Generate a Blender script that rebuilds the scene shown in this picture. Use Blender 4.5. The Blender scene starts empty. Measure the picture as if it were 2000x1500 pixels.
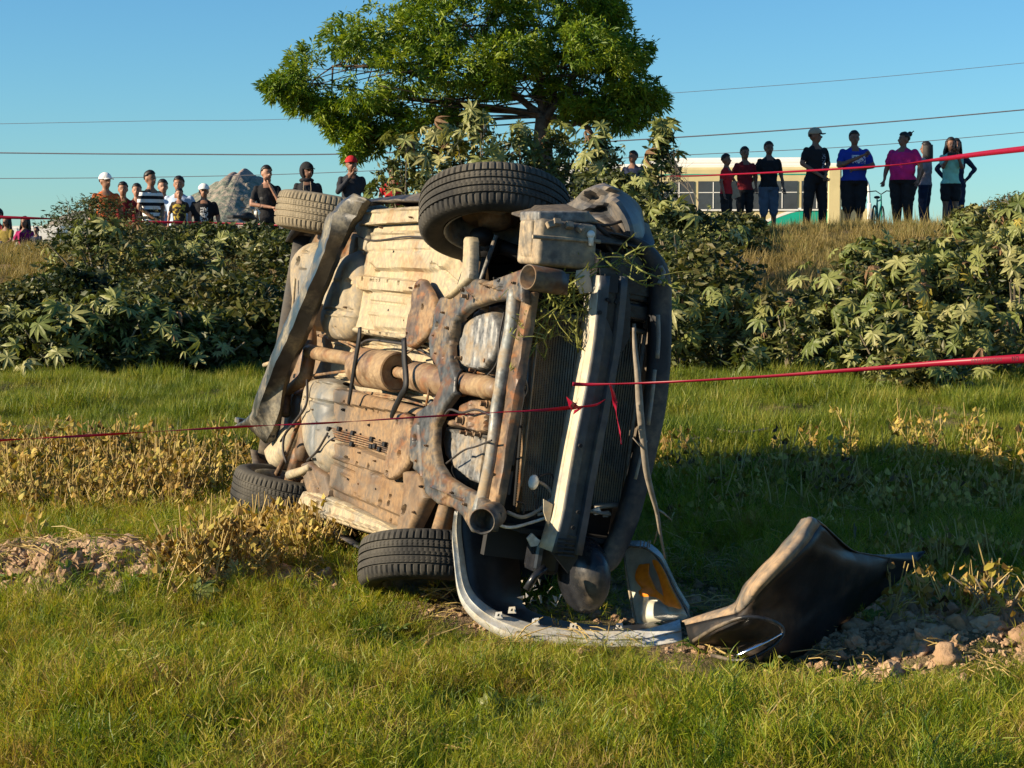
import bpy, bmesh, math, random
import numpy as np
from mathutils import Vector, Matrix, Euler, noise as mnoise

random.seed(7)
rng = np.random.default_rng(7)
R_ = math.radians
scene = bpy.context.scene
C = scene.collection

# ------------------------------------------------------------------ camera, sky, sun, exposure
F_PX = 3802.66          # focal length in pixels of the 2000 px wide photograph
PITCH = math.atan((750 - 480) / F_PX)
CAM = np.array([0.0, 0.0, 1.5])
cam_data = bpy.data.cameras.new('camera')
cam_data.sensor_width = 36.0
cam_data.lens = F_PX / 2000 * 36.0
cam_data.clip_start = 0.1
cam_data.clip_end = 5000
cam = bpy.data.objects.new('camera', cam_data)
C.objects.link(cam)
cam.location = CAM.tolist()
cam.rotation_euler = (math.pi / 2 - PITCH, 0, 0)
scene.camera = cam

SUN_AZ, SUN_EL = R_(15), R_(22)
S_DIR = Vector((-math.cos(SUN_AZ) * math.cos(SUN_EL), -math.sin(SUN_AZ) * math.cos(SUN_EL), math.sin(SUN_EL)))
world = bpy.data.worlds.new('World')
scene.world = world
world.use_nodes = True
wn = world.node_tree.nodes
wl = world.node_tree.links
wn.clear()
sky = wn.new('ShaderNodeTexSky')
sky.sky_type = 'NISHITA'
sky.sun_disc = False
sky.sun_elevation = SUN_EL
sky.sun_rotation = math.atan2(S_DIR.x, S_DIR.y) % (2 * math.pi)
sky.air_density = 1.0
sky.dust_density = 0.0
sky.ozone_density = 5.0
bg = wn.new('ShaderNodeBackground')
bg.inputs['Strength'].default_value = 0.064
wo = wn.new('ShaderNodeOutputWorld')
tint = wn.new('ShaderNodeMix'); tint.data_type = 'RGBA'; tint.blend_type = 'MULTIPLY'; tint.inputs[0].default_value = 1.0
tint.inputs[7].default_value = (0.66, 1.02, 1.14, 1)      # clear dry-air sky, a little bluer than the standard atmosphere
wl.new(sky.outputs[0], tint.inputs[6])
wl.new(tint.outputs[2], bg.inputs[0])
wl.new(bg.outputs[0], wo.inputs[0])
sun_d = bpy.data.lights.new('sun', 'SUN')
sun_d.energy = 5.0
sun_d.angle = R_(0.5)
sun_d.color = (1.0, 0.83, 0.60)
sun = bpy.data.objects.new('sun', sun_d)
C.objects.link(sun)
sun.location = (-20, -6, 12)
sun.rotation_euler = S_DIR.to_track_quat('Z', 'Y').to_euler()
scene.view_settings.view_transform = 'Standard'
scene.view_settings.look = 'None'
scene.view_settings.exposure = 0.95
scene.view_settings.gamma = 1.0
scene.cycles.max_bounces = 5
scene.cycles.diffuse_bounces = 2
scene.cycles.glossy_bounces = 3
scene.cycles.transmission_bounces = 3
scene.cycles.transparent_max_bounces = 8

# ------------------------------------------------------------------ geometry of the view and of the car
fw = np.array([0, math.cos(PITCH), -math.sin(PITCH)])
up = np.array([0, math.sin(PITCH), math.cos(PITCH)])
rt = np.array([1.0, 0, 0])
def ray(x, y):
    return fw + rt * (x - 1000) / F_PX - up * (y - 750) / F_PX
def W(x, y, d):
    """world point seen at photo pixel (x, y) whose world Y is d"""
    r = ray(x, y)
    return CAM + r * (d / r[1])
def pxof(P):
    d = np.asarray(P, float) - CAM
    z = d @ fw
    return 1000 + F_PX * (d @ rt) / z, 750 - F_PX * (d @ up) / z
# car frame: a = forward, b = towards the upper side, c = out of the underbody; origin between the wheel centres
RC = np.array([[0.34633, 0.166, -0.923309], [-0.938101, 0.056221, -0.34177], [-0.004825, 0.984522, 0.175196]])
TC = np.array([-0.6298, 9.1579, 0.9127])
CAML = RC.T @ (CAM - TC)
def K(x, y, c):
    """point of the car frame on the plane c = const seen at pixel (x, y)"""
    d = RC.T @ ray(x, y)
    return CAML + d * ((c - CAML[2]) / d[2])
def KA(x, y, a):
    d = RC.T @ ray(x, y)
    return CAML + d * ((a - CAML[0]) / d[0])
def pxcar(P):
    return pxof(P @ RC.T + TC)

# ------------------------------------------------------------------ ground height
def sst(e0, e1, x):
    t = np.clip((x - e0) / (e1 - e0), 0, 1)
    return t * t * (3 - 2 * t)
_perm = rng.random((64, 64))
def vnoise(x, y):
    x = np.asarray(x, float); y = np.asarray(y, float)
    xi = np.floor(x).astype(int); yi = np.floor(y).astype(int)
    fx = x - xi; fy = y - yi
    fx = fx * fx * (3 - 2 * fx); fy = fy * fy * (3 - 2 * fy)
    g = lambda i, j: _perm[i % 64, j % 64]
    return (g(xi, yi) * (1 - fx) + g(xi + 1, yi) * fx) * (1 - fy) + (g(xi, yi + 1) * (1 - fx) + g(xi + 1, yi + 1) * fx) * fy - 0.5
def bump2(x, y, cx, cy, rx, ry, h, ang=0):
    ca, sa = math.cos(ang), math.sin(ang)
    u = ((x - cx) * ca + (y - cy) * sa) / rx
    v = (-(x - cx) * sa + (y - cy) * ca) / ry
    return h * np.exp(-(u * u + v * v))
def GH(x, y):
    x = np.asarray(x, float); y = np.asarray(y, float)
    z = 0.26 * sst(10.6, 12.8, y) + 0.06 * sst(12.8, 17, y)
    crest = 1.565 + 0.022 * np.clip(x, -12, 12)
    z = z + (crest - 0.32) * sst(16.6, 27.5 + 1.2 * vnoise(x * .3, 3), y)
    back = 0.85 + 0.95 * sst(-5.5, 2.0, x)
    z = z + (np.minimum(back, crest) - crest) * sst(30.5, 33.0, y)
    z = z + (0.8 - np.minimum(back, crest)) * sst(40, 45, y)
    near = 1 - sst(30, 60, y)
    z = z + near * (0.10 * vnoise(x * .55, y * .55) + 0.07 * vnoise(x * 1.7 + 9, y * 1.7) + 0.06 * vnoise(x * 4.3, y * 4.3 + 5) + 0.035 * vnoise(x * 9, y * 9)) * (0.30 + 0.70 * sst(1.6, 3.6, abs(y - 9.0) + .6 * abs(x + .2)))
    z = z + bump2(x, y, -2.0, 8.55, .6, .5, .15) + bump2(x, y, -1.3, 8.4, .4, .3, .07)
    z = z + bump2(x, y, 1.9, 7.9, .4, .35, .07) + bump2(x, y, 1.7, 7.2, .4, .3, .06)
    z = z - bump2(x, y, 0.2, 8.7, 1.0, .9, .05) - bump2(x, y, -.5, 7.0, .5, .35, .05) - bump2(x, y, 1.15, 6.85, .7, .4, .05)
    z = z + bump2(x, y, -.3, 7.95, .3, .25, .07) + bump2(x, y, -1.2, 10.3, .35, .3, .07)
    return z
def gp(px, py):
    """ground point seen at pixel"""
    r = ray(px, py)
    d = 3.0
    for i in range(4000):
        P = CAM + r * d
        if P[2] <= GH(P[0], P[1]):
            break
        d += 0.02 if d < 30 else 0.1
    return CAM + r * d

# ------------------------------------------------------------------ mesh helpers
def tag(o, label=None, cat=None, group=None, kind=None):
    if label: o['label'] = label
    if cat: o['category'] = cat
    if group: o['group'] = group
    if kind: o['kind'] = kind
    return o
def mesh_obj(name, verts, faces, mats=None, parent=None, smooth=False, fmat=None):
    me = bpy.data.meshes.new(name)
    me.from_pydata([tuple(map(float, v)) for v in verts] if not isinstance(verts, np.ndarray) else verts.tolist(), [], faces if isinstance(faces, list) else faces.tolist())
    if mats is not None:
        for m in (mats if isinstance(mats, (list, tuple)) else [mats]):
            me.materials.append(m)
    if fmat is not None:
        me.polygons.foreach_set('material_index', np.asarray(fmat, dtype=np.int32))
    if smooth:
        me.polygons.foreach_set('use_smooth', np.ones(len(me.polygons), dtype=bool))
    me.update()
    o = bpy.data.objects.new(name, me)
    C.objects.link(o)
    if parent is not None:
        o.parent = parent
    return o
def empty(name, loc=(0, 0, 0), rotz=0):
    o = bpy.data.objects.new(name, None)
    o.empty_display_size = 0.1
    C.objects.link(o)
    o.location = tuple(map(float, loc)); o.rotation_euler = (0, 0, rotz)
    return o
class MB:
    """collects shapes, links them as one mesh object"""
    def __init__(s): s.v = []; s.f = []; s.m = []; s.cur = 0
    def add(s, v, f):
        n = len(s.v)
        s.v.extend([tuple(map(float, p)) for p in v])
        s.f.extend([tuple(int(i) + n for i in q) for q in f])
        s.m.extend([s.cur] * len(f))
    def box(s, c, size, rot=None, bevel=0):
        hx, hy, hz = [q / 2 for q in size]
        if bevel <= 0:
            P = [Vector((x, y, z)) for x in (-hx, hx) for y in (-hy, hy) for z in (-hz, hz)]
            F = [(0, 1, 3, 2), (4, 6, 7, 5), (0, 4, 5, 1), (2, 3, 7, 6), (0, 2, 6, 4), (1, 5, 7, 3)]
        else:
            bm = bmesh.new(); bmesh.ops.create_cube(bm, size=1)
            for v in bm.verts: v.co = Vector((v.co.x * size[0], v.co.y * size[1], v.co.z * size[2]))
            bmesh.ops.bevel(bm, geom=bm.edges[:], offset=bevel, segments=2, affect='EDGES', profile=.5)
            bm.verts.ensure_lookup_table()
            P = [v.co.copy() for v in bm.verts]; F = [tuple(v.index for v in f.verts) for f in bm.faces]; bm.free()
        if rot is not None:
            M = rot if isinstance(rot, Matrix) else Euler(rot).to_matrix()
            P = [M @ p for p in P]
        c = Vector(tuple(map(float, c)))
        s.add([p + c for p in P], F)
        return s
    def tube(s, pts, r, n=8, caps=True, flat=None):
        pts = [Vector(tuple(map(float, p))) for p in pts]
        rs = r if isinstance(r, (list, tuple, np.ndarray)) else [r] * len(pts)
        up_ = Vector((0.13, 0.21, 0.97)); V = []; N = None
        for i, p in enumerate(pts):
            t = (pts[min(i + 1, len(pts) - 1)] - pts[max(i - 1, 0)])
            if t.length < 1e-9: t = Vector((0, 0, 1))
            t.normalize()
            if N is None:
                N = t.cross(up_)
                if N.length < .1: N = t.cross(Vector((1, 0, 0)))
            else:
                N = N - t * N.dot(t)
            N.normalize(); B = t.cross(N)
            for k in range(n):
                an = 2 * math.pi * k / n
                V.append(p + (N * math.cos(an) + B * math.sin(an) * (flat or 1)) * rs[i])
        F = []
        for i in range(len(pts) - 1):
            for k in range(n):
                k2 = (k + 1) % n
                F.append((i * n + k, i * n + k2, (i + 1) * n + k2, (i + 1) * n + k))
        if caps:
            F.append(tuple(range(n))[::-1]); F.append(tuple((len(pts) - 1) * n + k for k in range(n)))
        s.add(V, F)
        return s
    def ball(s, c, r, nu=12, nv=8, rot=None):
        r = (r, r, r) if isinstance(r, (int, float)) else r
        V = [Vector((0, 0, -1))]
        for j in range(1, nv):
            ph = -math.pi / 2 + math.pi * j / nv
            for k in range(nu):
                th = 2 * math.pi * k / nu
                V.append(Vector((math.cos(ph) * math.cos(th), math.cos(ph) * math.sin(th), math.sin(ph))))
        V.append(Vector((0, 0, 1))); F = []
        for k in range(nu): F.append((0, 1 + (k + 1) % nu, 1 + k))
        for j in range(nv - 2):
            for k in range(nu):
                a = 1 + j * nu + k; b = 1 + j * nu + (k + 1) % nu
                F.append((a, b, b + nu, a + nu))
        top = len(V) - 1; o = 1 + (nv - 2) * nu
        for k in range(nu): F.append((o + k, o + (k + 1) % nu, top))
        V = [Vector((v.x * r[0], v.y * r[1], v.z * r[2])) for v in V]
        if rot is not None:
            M = Euler(rot).to_matrix(); V = [M @ v for v in V]
        c = Vector(tuple(map(float, c)))
        s.add([v + c for v in V], F)
        return s
    def grid(s, P, closed=False):
        """P: rows x cols x 3"""
        P = np.asarray(P, float); n, m = P.shape[:2]
        F = []
        for i in range(n - 1):
            for j in range(m - 1 + (1 if closed else 0)):
                j2 = (j + 1) % m
                F.append((i * m + j, i * m + j2, (i + 1) * m + j2, (i + 1) * m + j))
        s.add(P.reshape(-1, 3), F)
        return s
    def build(s, name, mats, parent=None, smooth=False, solid=0, angle=None):
        o = mesh_obj(name, s.v, s.f, mats, parent, smooth, s.m if s.cur or any(s.m) else None)
        if solid:
            md = o.modifiers.new('thickness', 'SOLIDIFY'); md.thickness = solid; md.offset = 0
        return o
def spline(pts, n=8):
    """Catmull-Rom through pts"""
    P = [np.asarray(p, float) for p in pts]
    P = [2 * P[0] - P[1]] + P + [2 * P[-1] - P[-2]]
    out = []
    for i in range(1, len(P) - 2):
        for k in range(n):
            t = k / n
            out.append(0.5 * ((2 * P[i]) + (-P[i - 1] + P[i + 1]) * t + (2 * P[i - 1] - 5 * P[i] + 4 * P[i + 1] - P[i + 2]) * t * t + (-P[i - 1] + 3 * P[i] - 3 * P[i + 1] + P[i + 2]) * t ** 3))
    out.append(P[-2])
    return out

# ------------------------------------------------------------------ materials
def nt(name):
    m = bpy.data.materials.new(name); m.use_nodes = True
    t = m.node_tree; t.nodes.clear()
    out = t.nodes.new('ShaderNodeOutputMaterial')
    return m, t, out
def N(t, kind, **kw):
    n = t.nodes.new(kind)
    for k, v in kw.items():
        if k.startswith('i_'):
            key = k[2:]
            n.inputs[int(key) if key.isdigit() else key.replace('_', ' ')].default_value = v
        else: setattr(n, k, v)
    return n
def mixc(t, fac, a, b, mode='MIX'):
    n = t.nodes.new('ShaderNodeMix'); n.data_type = 'RGBA'; n.blend_type = mode
    for sock, v in ((n.inputs[0], fac), (n.inputs[6], a), (n.inputs[7], b)):
        if hasattr(v, 'links') or isinstance(v, bpy.types.NodeSocket): t.links.new(v, sock)
        elif isinstance(v, (tuple, list)): sock.default_value = (*v[:3], 1)
        else: sock.default_value = v
    return n.outputs[2]
def ramp(t, src, stops):
    n = t.nodes.new('ShaderNodeValToRGB')
    cr = n.color_ramp
    while len(cr.elements) < len(stops): cr.elements.new(.5)
    for e, (p, c) in zip(cr.elements, stops):
        e.position = p; e.color = (*c, 1) if isinstance(c, (tuple, list)) else (c, c, c, 1)
    t.links.new(src, n.inputs[0])
    return n.outputs[0]
def tex(t, scale, detail=4, rough=.55, coord='Object', vec=None, dist=0.0, stretch=None):
    tc = t.nodes.new('ShaderNodeTexCoord') if coord != 'World' else t.nodes.new('ShaderNodeNewGeometry')
    src = tc.outputs[coord] if coord != 'World' else tc.outputs['Position']
    if stretch:
        mp = t.nodes.new('ShaderNodeMapping'); mp.inputs['Scale'].default_value = stretch
        t.links.new(src, mp.inputs[0]); src = mp.outputs[0]
    n = t.nodes.new('ShaderNodeTexNoise')
    n.inputs['Scale'].default_value = scale; n.inputs['Detail'].default_value = detail
    n.inputs['Roughness'].default_value = rough; n.inputs['Distortion'].default_value = dist
    t.links.new(src, n.inputs['Vector'])
    return n.outputs[0]
def bumpn(t, h, strength=.3, dist=.01):
    n = t.nodes.new('ShaderNodeBump'); n.inputs['Strength'].default_value = strength; n.inputs['Distance'].default_value = dist
    t.links.new(h, n.inputs['Height'])
    return n.outputs[0]
def princ(t, out, col, rough=.7, metal=0, bump=None, spec=.4, **kw):
    b = t.nodes.new('ShaderNodeBsdfPrincipled')
    if isinstance(col, bpy.types.NodeSocket): t.links.new(col, b.inputs['Base Color'])
    else: b.inputs['Base Color'].default_value = (*col[:3], 1)
    for k, v in (('Roughness', rough), ('Metallic', metal), ('Specular IOR Level', spec)):
        if isinstance(v, bpy.types.NodeSocket): t.links.new(v, b.inputs[k])
        else: b.inputs[k].default_value = v
    for k, v in kw.items(): b.inputs[k.replace('_', ' ')].default_value = v
    if bump is not None: t.links.new(bump, b.inputs['Normal'])
    t.links.new(b.outputs[0], out.inputs[0])
    return b
def simple(name, col, rough=.6, metal=0, var=.25, scale=12, bump=.15, spec=.4, bdist=.004):
    m, t, out = nt(name)
    n = tex(t, scale, 5)
    c = mixc(t, ramp(t, n, [(.3, 0.0), (.7, 1.0)]), tuple(v * (1 - var) for v in col), tuple(min(1, v * (1 + var)) for v in col))
    princ(t, out, c, rough, metal, bumpn(t, n, bump, bdist) if bump else None, spec)
    return m
def dusty(name, base, dust=(.50, .385, .235), amount=.5, scale=3.0, rust=None, rough=.75, metal=0, bump=.16, fine=40, base2=None):
    """painted or bare part under a coat of dried mud: patches, streaks, speckles"""
    m, t, out = nt(name)
    n1 = tex(t, scale, 6, .62); n2 = tex(t, scale * 4.3, 5, .6); n3 = tex(t, fine, 4, .6)
    n4 = tex(t, scale * 1.6, 5, .6, stretch=(.8, 1.6, 1), dist=.5)
    b = mixc(t, ramp(t, n2, [(.35, 0.0), (.65, 1.0)]), base, base2 or tuple(min(1, v * 1.5 + .01) for v in base))
    if rust:
        b = mixc(t, ramp(t, n4, [(.50, 0.0), (.62, .9)]), b, rust)
    d = mixc(t, ramp(t, n3, [(.3, 0.0), (.75, 1.0)]), tuple(v * .78 for v in dust), tuple(v * 1.12 for v in dust))
    d = mixc(t, ramp(t, n4, [(.45, 0.0), (.7, .6)]), d, tuple(v * q for v, q in zip(dust, (.72, .58, .42))))
    th = .5 + (.5 - amount) * .42
    mask = ramp(t, n1, [(th - .09, 0.0), (th + .07, 1.0)])
    fm = ramp(t, n3, [(.35, .55), (.6, 1.0)])
    mm = t.nodes.new('ShaderNodeMath'); mm.operation = 'MULTIPLY'
    t.links.new(mask, mm.inputs[0]); t.links.new(fm, mm.inputs[1])
    col = mixc(t, mm.outputs[0], b, d)
    r = t.nodes.new('ShaderNodeMapRange'); r.inputs[3].default_value = rough - .3; r.inputs[4].default_value = .92
    t.links.new(mm.outputs[0], r.inputs[0])
    hm = t.nodes.new('ShaderNodeMath'); hm.operation = 'ADD'
    t.links.new(n2, hm.inputs[0]); t.links.new(n3, hm.inputs[1])
    princ(t, out, col, r.outputs[0], metal, bumpn(t, hm.outputs[0], bump, .004))
    return m
def leafmat(name, cols, rough=.55, trans=.3, tint=(1, 1, 1), patch=1.2, spec=.35):
    """cols: list of colours picked by instance and by place"""
    m, t, out = nt(name)
    oi = t.nodes.new('ShaderNodeObjectInfo')
    gi = t.nodes.new('ShaderNodeNewGeometry')
    n = tex(t, patch, 3, .6, coord='World')
    ad = t.nodes.new('ShaderNodeMath'); ad.operation = 'MULTIPLY_ADD'; ad.inputs[1].default_value = .45
    t.links.new(oi.outputs['Random'], ad.inputs[0])
    ad2 = t.nodes.new('ShaderNodeMath'); ad2.operation = 'MULTIPLY_ADD'; ad2.inputs[1].default_value = .35
    t.links.new(gi.outputs['Random Per Island'], ad2.inputs[0]); 
    mr = t.nodes.new('ShaderNodeMapRange'); mr.inputs[1].default_value = .3; mr.inputs[2].default_value = .7; mr.inputs[3].default_value = -.1; mr.inputs[4].default_value = .5
    t.links.new(n, mr.inputs[0])
    t.links.new(mr.outputs[0], ad.inputs[2]); t.links.new(ad.outputs[0], ad2.inputs[2])
    k = len(cols)
    col = ramp(t, ad2.outputs[0], [(.12 + .86 * i / max(1, k - 1), c) for i, c in enumerate(cols)])
    b = t.nodes.new('ShaderNodeBsdfPrincipled')
    t.links.new(col, b.inputs['Base Color']); b.inputs['Roughness'].default_value = rough; b.inputs['Specular IOR Level'].default_value = spec
    tr = t.nodes.new('ShaderNodeBsdfTranslucent')
    tcx = mixc(t, 1.0, col, (1.25, 1.2, .55), 'MULTIPLY')
    t.links.new(tcx, tr.inputs[0])
    mx = t.nodes.new('ShaderNodeMixShader'); mx.inputs[0].default_value = trans
    t.links.new(b.outputs[0], mx.inputs[1]); t.links.new(tr.outputs[0], mx.inputs[2])
    t.links.new(mx.outputs[0], out.inputs[0])
    return m
M = {}
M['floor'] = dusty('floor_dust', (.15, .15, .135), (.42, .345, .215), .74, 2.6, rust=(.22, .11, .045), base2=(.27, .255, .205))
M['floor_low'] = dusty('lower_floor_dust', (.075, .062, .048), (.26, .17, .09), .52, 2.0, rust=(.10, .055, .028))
M['tank'] = dusty('tank_dust', (.11, .115, .11), (.35, .285, .185), .62, 2.2)
M['subframe'] = dusty('subframe_steel', (.022, .022, .023), (.24, .17, .095), .34, 5.0, rust=(.13, .055, .02), rough=.75, metal=0, base2=(.10, .10, .095))
M['arm'] = dusty('brace_steel', (.07, .045, .028), (.30, .20, .11), .46, 7.0, rust=(.22, .09, .03))
M['rustpipe'] = dusty('exhaust_steel', (.13, .08, .045), (.32, .225, .125), .48, 5.0, rust=(.22, .10, .045), rough=.7)
M['plastic'] = dusty('black_plastic', (.010, .011, .014), (.20, .16, .11), .20, 3.0, rough=.55)
M['strip'] = dusty('bumper_plastic', (.020, .022, .024), (.26, .235, .17), .34, 4.0, rough=.6, fine=60)
M['dark'] = simple('dark_metal', (.012, .012, .013), .6, .2, .4, 10)
M['steel'] = dusty('grey_steel', (.11, .115, .112), (.36, .28, .18), .42, 7.0, rough=.75, metal=.2, base2=(.26, .28, .27))
M['alu'] = dusty('cast_alloy', (.07, .07, .07), (.33, .26, .17), .38, 8.0, rough=.8, metal=.1, base2=(.24, .24, .225))
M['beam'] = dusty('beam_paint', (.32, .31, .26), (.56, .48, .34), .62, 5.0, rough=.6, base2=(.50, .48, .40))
M['airbox'] = dusty('airbox_plastic', (.08, .075, .065), (.40, .32, .21), .66, 6.0)
M['body'] = dusty('dark_car_paint', (.014, .015, .018), (.20, .165, .12), .42, 2.0, rough=.85)
M['white'] = dusty('white_plastic', (.62, .60, .53), (.50, .42, .30), .30, 12.0, rough=.5)
M['lip'] = dusty('grey_bumper_lip', (.46, .46, .43), (.60, .55, .43), .45, 9.0, rough=.55, fine=120)
M['cable'] = simple('dark_cable', (.035, .03, .027), .6)
M['hose'] = dusty('grey_hose', (.20, .19, .17), (.42, .35, .25), .5, 12)
def tyre_mat(name, dust, amt):
    m, t, out = nt(name)
    n1 = tex(t, 4, 5, .6); n2 = tex(t, 60, 4, .6)
    d = mixc(t, ramp(t, n2, [(.3, 0.0), (.7, 1.0)]), tuple(v * .7 for v in dust), dust)
    a = ramp(t, n1, [(.62 - amt * .6, 0.0), (.85 - amt * .35, min(1, .25 + amt))])
    col = mixc(t, a, (.022, .022, .021), d)
    princ(t, out, col, .82, 0, bumpn(t, n2, .25, .002), .25)
    return m
M['tyre_dusty'] = tyre_mat('dusty_tyre_rubber', (.27, .225, .15), .85)
M['tyre'] = tyre_mat('tyre_rubber', (.15, .135, .105), .42)
M['bark'] = simple('bark', (.10, .075, .055), .9, 0, .4, 14, .8, .2, .02)
M['stem'] = simple('plant_stem', (.20, .165, .11), .8, 0, .35, 20, .3)
M['twig'] = simple('dry_wood', (.24, .20, .15), .85, 0, .3, 30, .5)
M['grass'] = leafmat('grass_blades', [(.022, .060, .006), (.080, .145, .008), (.19, .25, .012), (.30, .31, .022), (.37, .30, .055), (.30, .20, .07)], .5, .4, patch=3.2)
M['grass_far'] = leafmat('meadow_blades', [(.040, .080, .008), (.11, .165, .012), (.21, .25, .022), (.33, .30, .055)], .5, .35, patch=2.0)
M['grass_dry'] = leafmat('dry_bank_grass', [(.14, .12, .035), (.24, .185, .06), (.34, .26, .10), (.16, .17, .04)], .6, .3, patch=.7)
M['castor'] = leafmat('castor_leaf', [(.045, .068, .016), (.12, .155, .034), (.24, .255, .075), (.33, .31, .12)], .5, .22, patch=1.2, spec=.35)
M['castor_yellow'] = leafmat('yellowed_leaf', [(.30, .25, .03), (.38, .30, .05)], .5, .25)
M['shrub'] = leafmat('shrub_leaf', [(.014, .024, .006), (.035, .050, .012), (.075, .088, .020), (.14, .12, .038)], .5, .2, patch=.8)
M['treeleaf'] = leafmat('tree_leaf', [(.012, .034, .004), (.040, .095, .007), (.12, .20, .010), (.24, .30, .018)], .5, .28, patch=1.8)
M['bean'] = leafmat('dry_bean_leaf', [(.05, .03, .012), (.16, .095, .028), (.40, .25, .050), (.34, .30, .06), (.56, .40, .10)], .7, .2, patch=3)
M['straw'] = leafmat('straw', [(.40, .28, .09), (.55, .42, .16), (.44, .30, .10)], .6, .2, patch=3)
# ------------------------------------------------------------------ ground sheet
def soil_mat():
    m, t, out = nt('field_soil')
    n1 = tex(t, 1.3, 6, .6, coord='World'); n2 = tex(t, 18, 6, .65, coord='World'); n3 = tex(t, 90, 3, .6, coord='World')
    c = mixc(t, ramp(t, n2, [(.3, 0.0), (.7, 1.0)]), (.20, .135, .08), (.40, .28, .18))
    g = mixc(t, ramp(t, n2, [(.35, 0.0), (.65, 1.0)]), (.035, .045, .012), (.10, .095, .035))
    col = mixc(t, ramp(t, n1, [(.40, 0.0), (.56, 1.0)]), c, g)
    hm = t.nodes.new('ShaderNodeMath'); hm.operation = 'ADD'
    t.links.new(n2, hm.inputs[0]); t.links.new(n3, hm.inputs[1])
    princ(t, out, col, .95, 0, bumpn(t, hm.outputs[0], .9, .03), .15)
    return m
M['soil'] = soil_mat()
def axis(bp):
    out = []
    for (a, b, n) in bp: out.extend(np.linspace(a, b, n, endpoint=False))
    out.append(bp[-1][1])
    return np.array(out)
gx = axis([(-2500, -300, 6), (-300, -40, 14), (-40, -10, 40), (-10, -4.5, 55), (-4.5, 4.5, 200), (4.5, 10, 55), (10, 40, 40), (40, 300, 14), (300, 2500, 6)])
gy = axis([(-300, -20, 8), (-20, 4.5, 24), (4.5, 13, 200), (13, 34, 140), (34, 60, 50), (60, 300, 20), (300, 4000, 10)])
GX, GY = np.meshgrid(gx, gy)
GZ = GH(GX, GY)
V = np.stack([GX, GY, GZ], -1).reshape(-1, 3)
ny, nx = GX.shape
ii = np.arange(ny * nx).reshape(ny, nx)
Fq = np.stack([ii[:-1, :-1], ii[:-1, 1:], ii[1:, 1:], ii[1:, :-1]], -1).reshape(-1, 4)
g = mesh_obj('ground', V, Fq, M['soil'], smooth=True); tag(g, kind='structure')

# dirt road behind the bank
M['road'] = simple('pale_dirt_road', (.34, .27, .19), .95, 0, .2, 3, .4)
rv = []
rx = np.linspace(-60, 60, 61)
for x in rx:
    for y in (45.5, 58):
        rv.append((x, y, float(GH(x, y)) + .02 + .004))
road = mesh_obj('road', rv, [(2 * i, 2 * i + 2, 2 * i + 3, 2 * i + 1) for i in range(60)], M['road']); tag(road, kind='structure')

# ------------------------------------------------------------------ geometry-node scatter for what nobody could count
def scatter(name, P, meshes, scale, rz, tilt=None, kind='stuff', label=None, cat=None, normal_align=None):
    P = np.asarray(P, float); n = len(P)
    me = bpy.data.meshes.new(name)
    me.vertices.add(n); me.vertices.foreach_set('co', P.ravel())
    def attr(nm, ty, data, key='value'):
        a = me.attributes.new(nm, ty, 'POINT'); a.data.foreach_set(key, data)
    sc_ = np.asarray(scale, float)
    if sc_.ndim == 1: sc_ = np.repeat(sc_[:, None], 3, 1)
    attr('sc', 'FLOAT_VECTOR', sc_.ravel(), 'vector')
    tl = rng.normal(0, .12, (n, 2)) if tilt is None else rng.normal(0, tilt, (n, 2))
    attr('ro', 'FLOAT_VECTOR', np.column_stack([tl, rz]).ravel(), 'vector')
    attr('ix', 'INT', rng.integers(0, len(meshes), n).astype(np.int32))
    me.update()
    o = bpy.data.objects.new(name, me); C.objects.link(o)
    col = bpy.data.collections.new(name + '_pieces')
    for m_ in meshes:
        q = bpy.data.objects.new(m_.name, m_); col.objects.link(q)
    ng = bpy.data.node_groups.new(name + '_scatter', 'GeometryNodeTree')
    ng.interface.new_socket('Geometry', in_out='INPUT', socket_type='NodeSocketGeometry')
    ng.interface.new_socket('Geometry', in_out='OUTPUT', socket_type='NodeSocketGeometry')
    gi = ng.nodes.new('NodeGroupInput'); go = ng.nodes.new('NodeGroupOutput')
    ip = ng.nodes.new('GeometryNodeInstanceOnPoints'); ci = ng.nodes.new('GeometryNodeCollectionInfo')
    ci.inputs[0].default_value = col; ci.inputs['Separate Children'].default_value = True; ci.inputs['Reset Children'].default_value = True
    def na(nm, ty):
        q = ng.nodes.new('GeometryNodeInputNamedAttribute'); q.data_type = ty; q.inputs[0].default_value = nm
        return q.outputs[0]
    L = ng.links.new
    L(gi.outputs[0], ip.inputs['Points']); L(ci.outputs[0], ip.inputs['Instance'])
    ip.inputs['Pick Instance'].default_value = True
    L(na('ix', 'INT'), ip.inputs['Instance Index']); L(na('ro', 'FLOAT_VECTOR'), ip.inputs['Rotation']); L(na('sc', 'FLOAT_VECTOR'), ip.inputs['Scale'])
    L(ip.outputs[0], go.inputs[0])
    md = o.modifiers.new('scatter', 'NODES'); md.node_group = ng
    tag(o, label, cat, None, kind)
    return o
def blade(V, F, base, h, w, az, lean, curl, seg=3):
    n0 = len(V)
    dx, dy = math.cos(az), math.sin(az); sx, sy = -dy, dx
    for i in range(seg + 1):
        t = i / seg
        off = lean * h * t + curl * h * t * t
        z = h * t * math.sqrt(max(.15, 1 - (lean + curl * t) ** 2 * .6))
        ww = w * (1 - t ** 1.6) * .5
        x = base[0] + dx * off; y = base[1] + dy * off
        if i < seg:
            V.append((x - sx * ww, y - sy * ww, base[2] + z)); V.append((x + sx * ww, y + sy * ww, base[2] + z))
        else: V.append((x, y, base[2] + z))
    for i in range(seg - 1):
        a = n0 + 2 * i; F.append((a, a + 1, a + 3, a + 2))
    a = n0 + 2 * (seg - 1); F.append((a, a + 1, a + 2))
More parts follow.
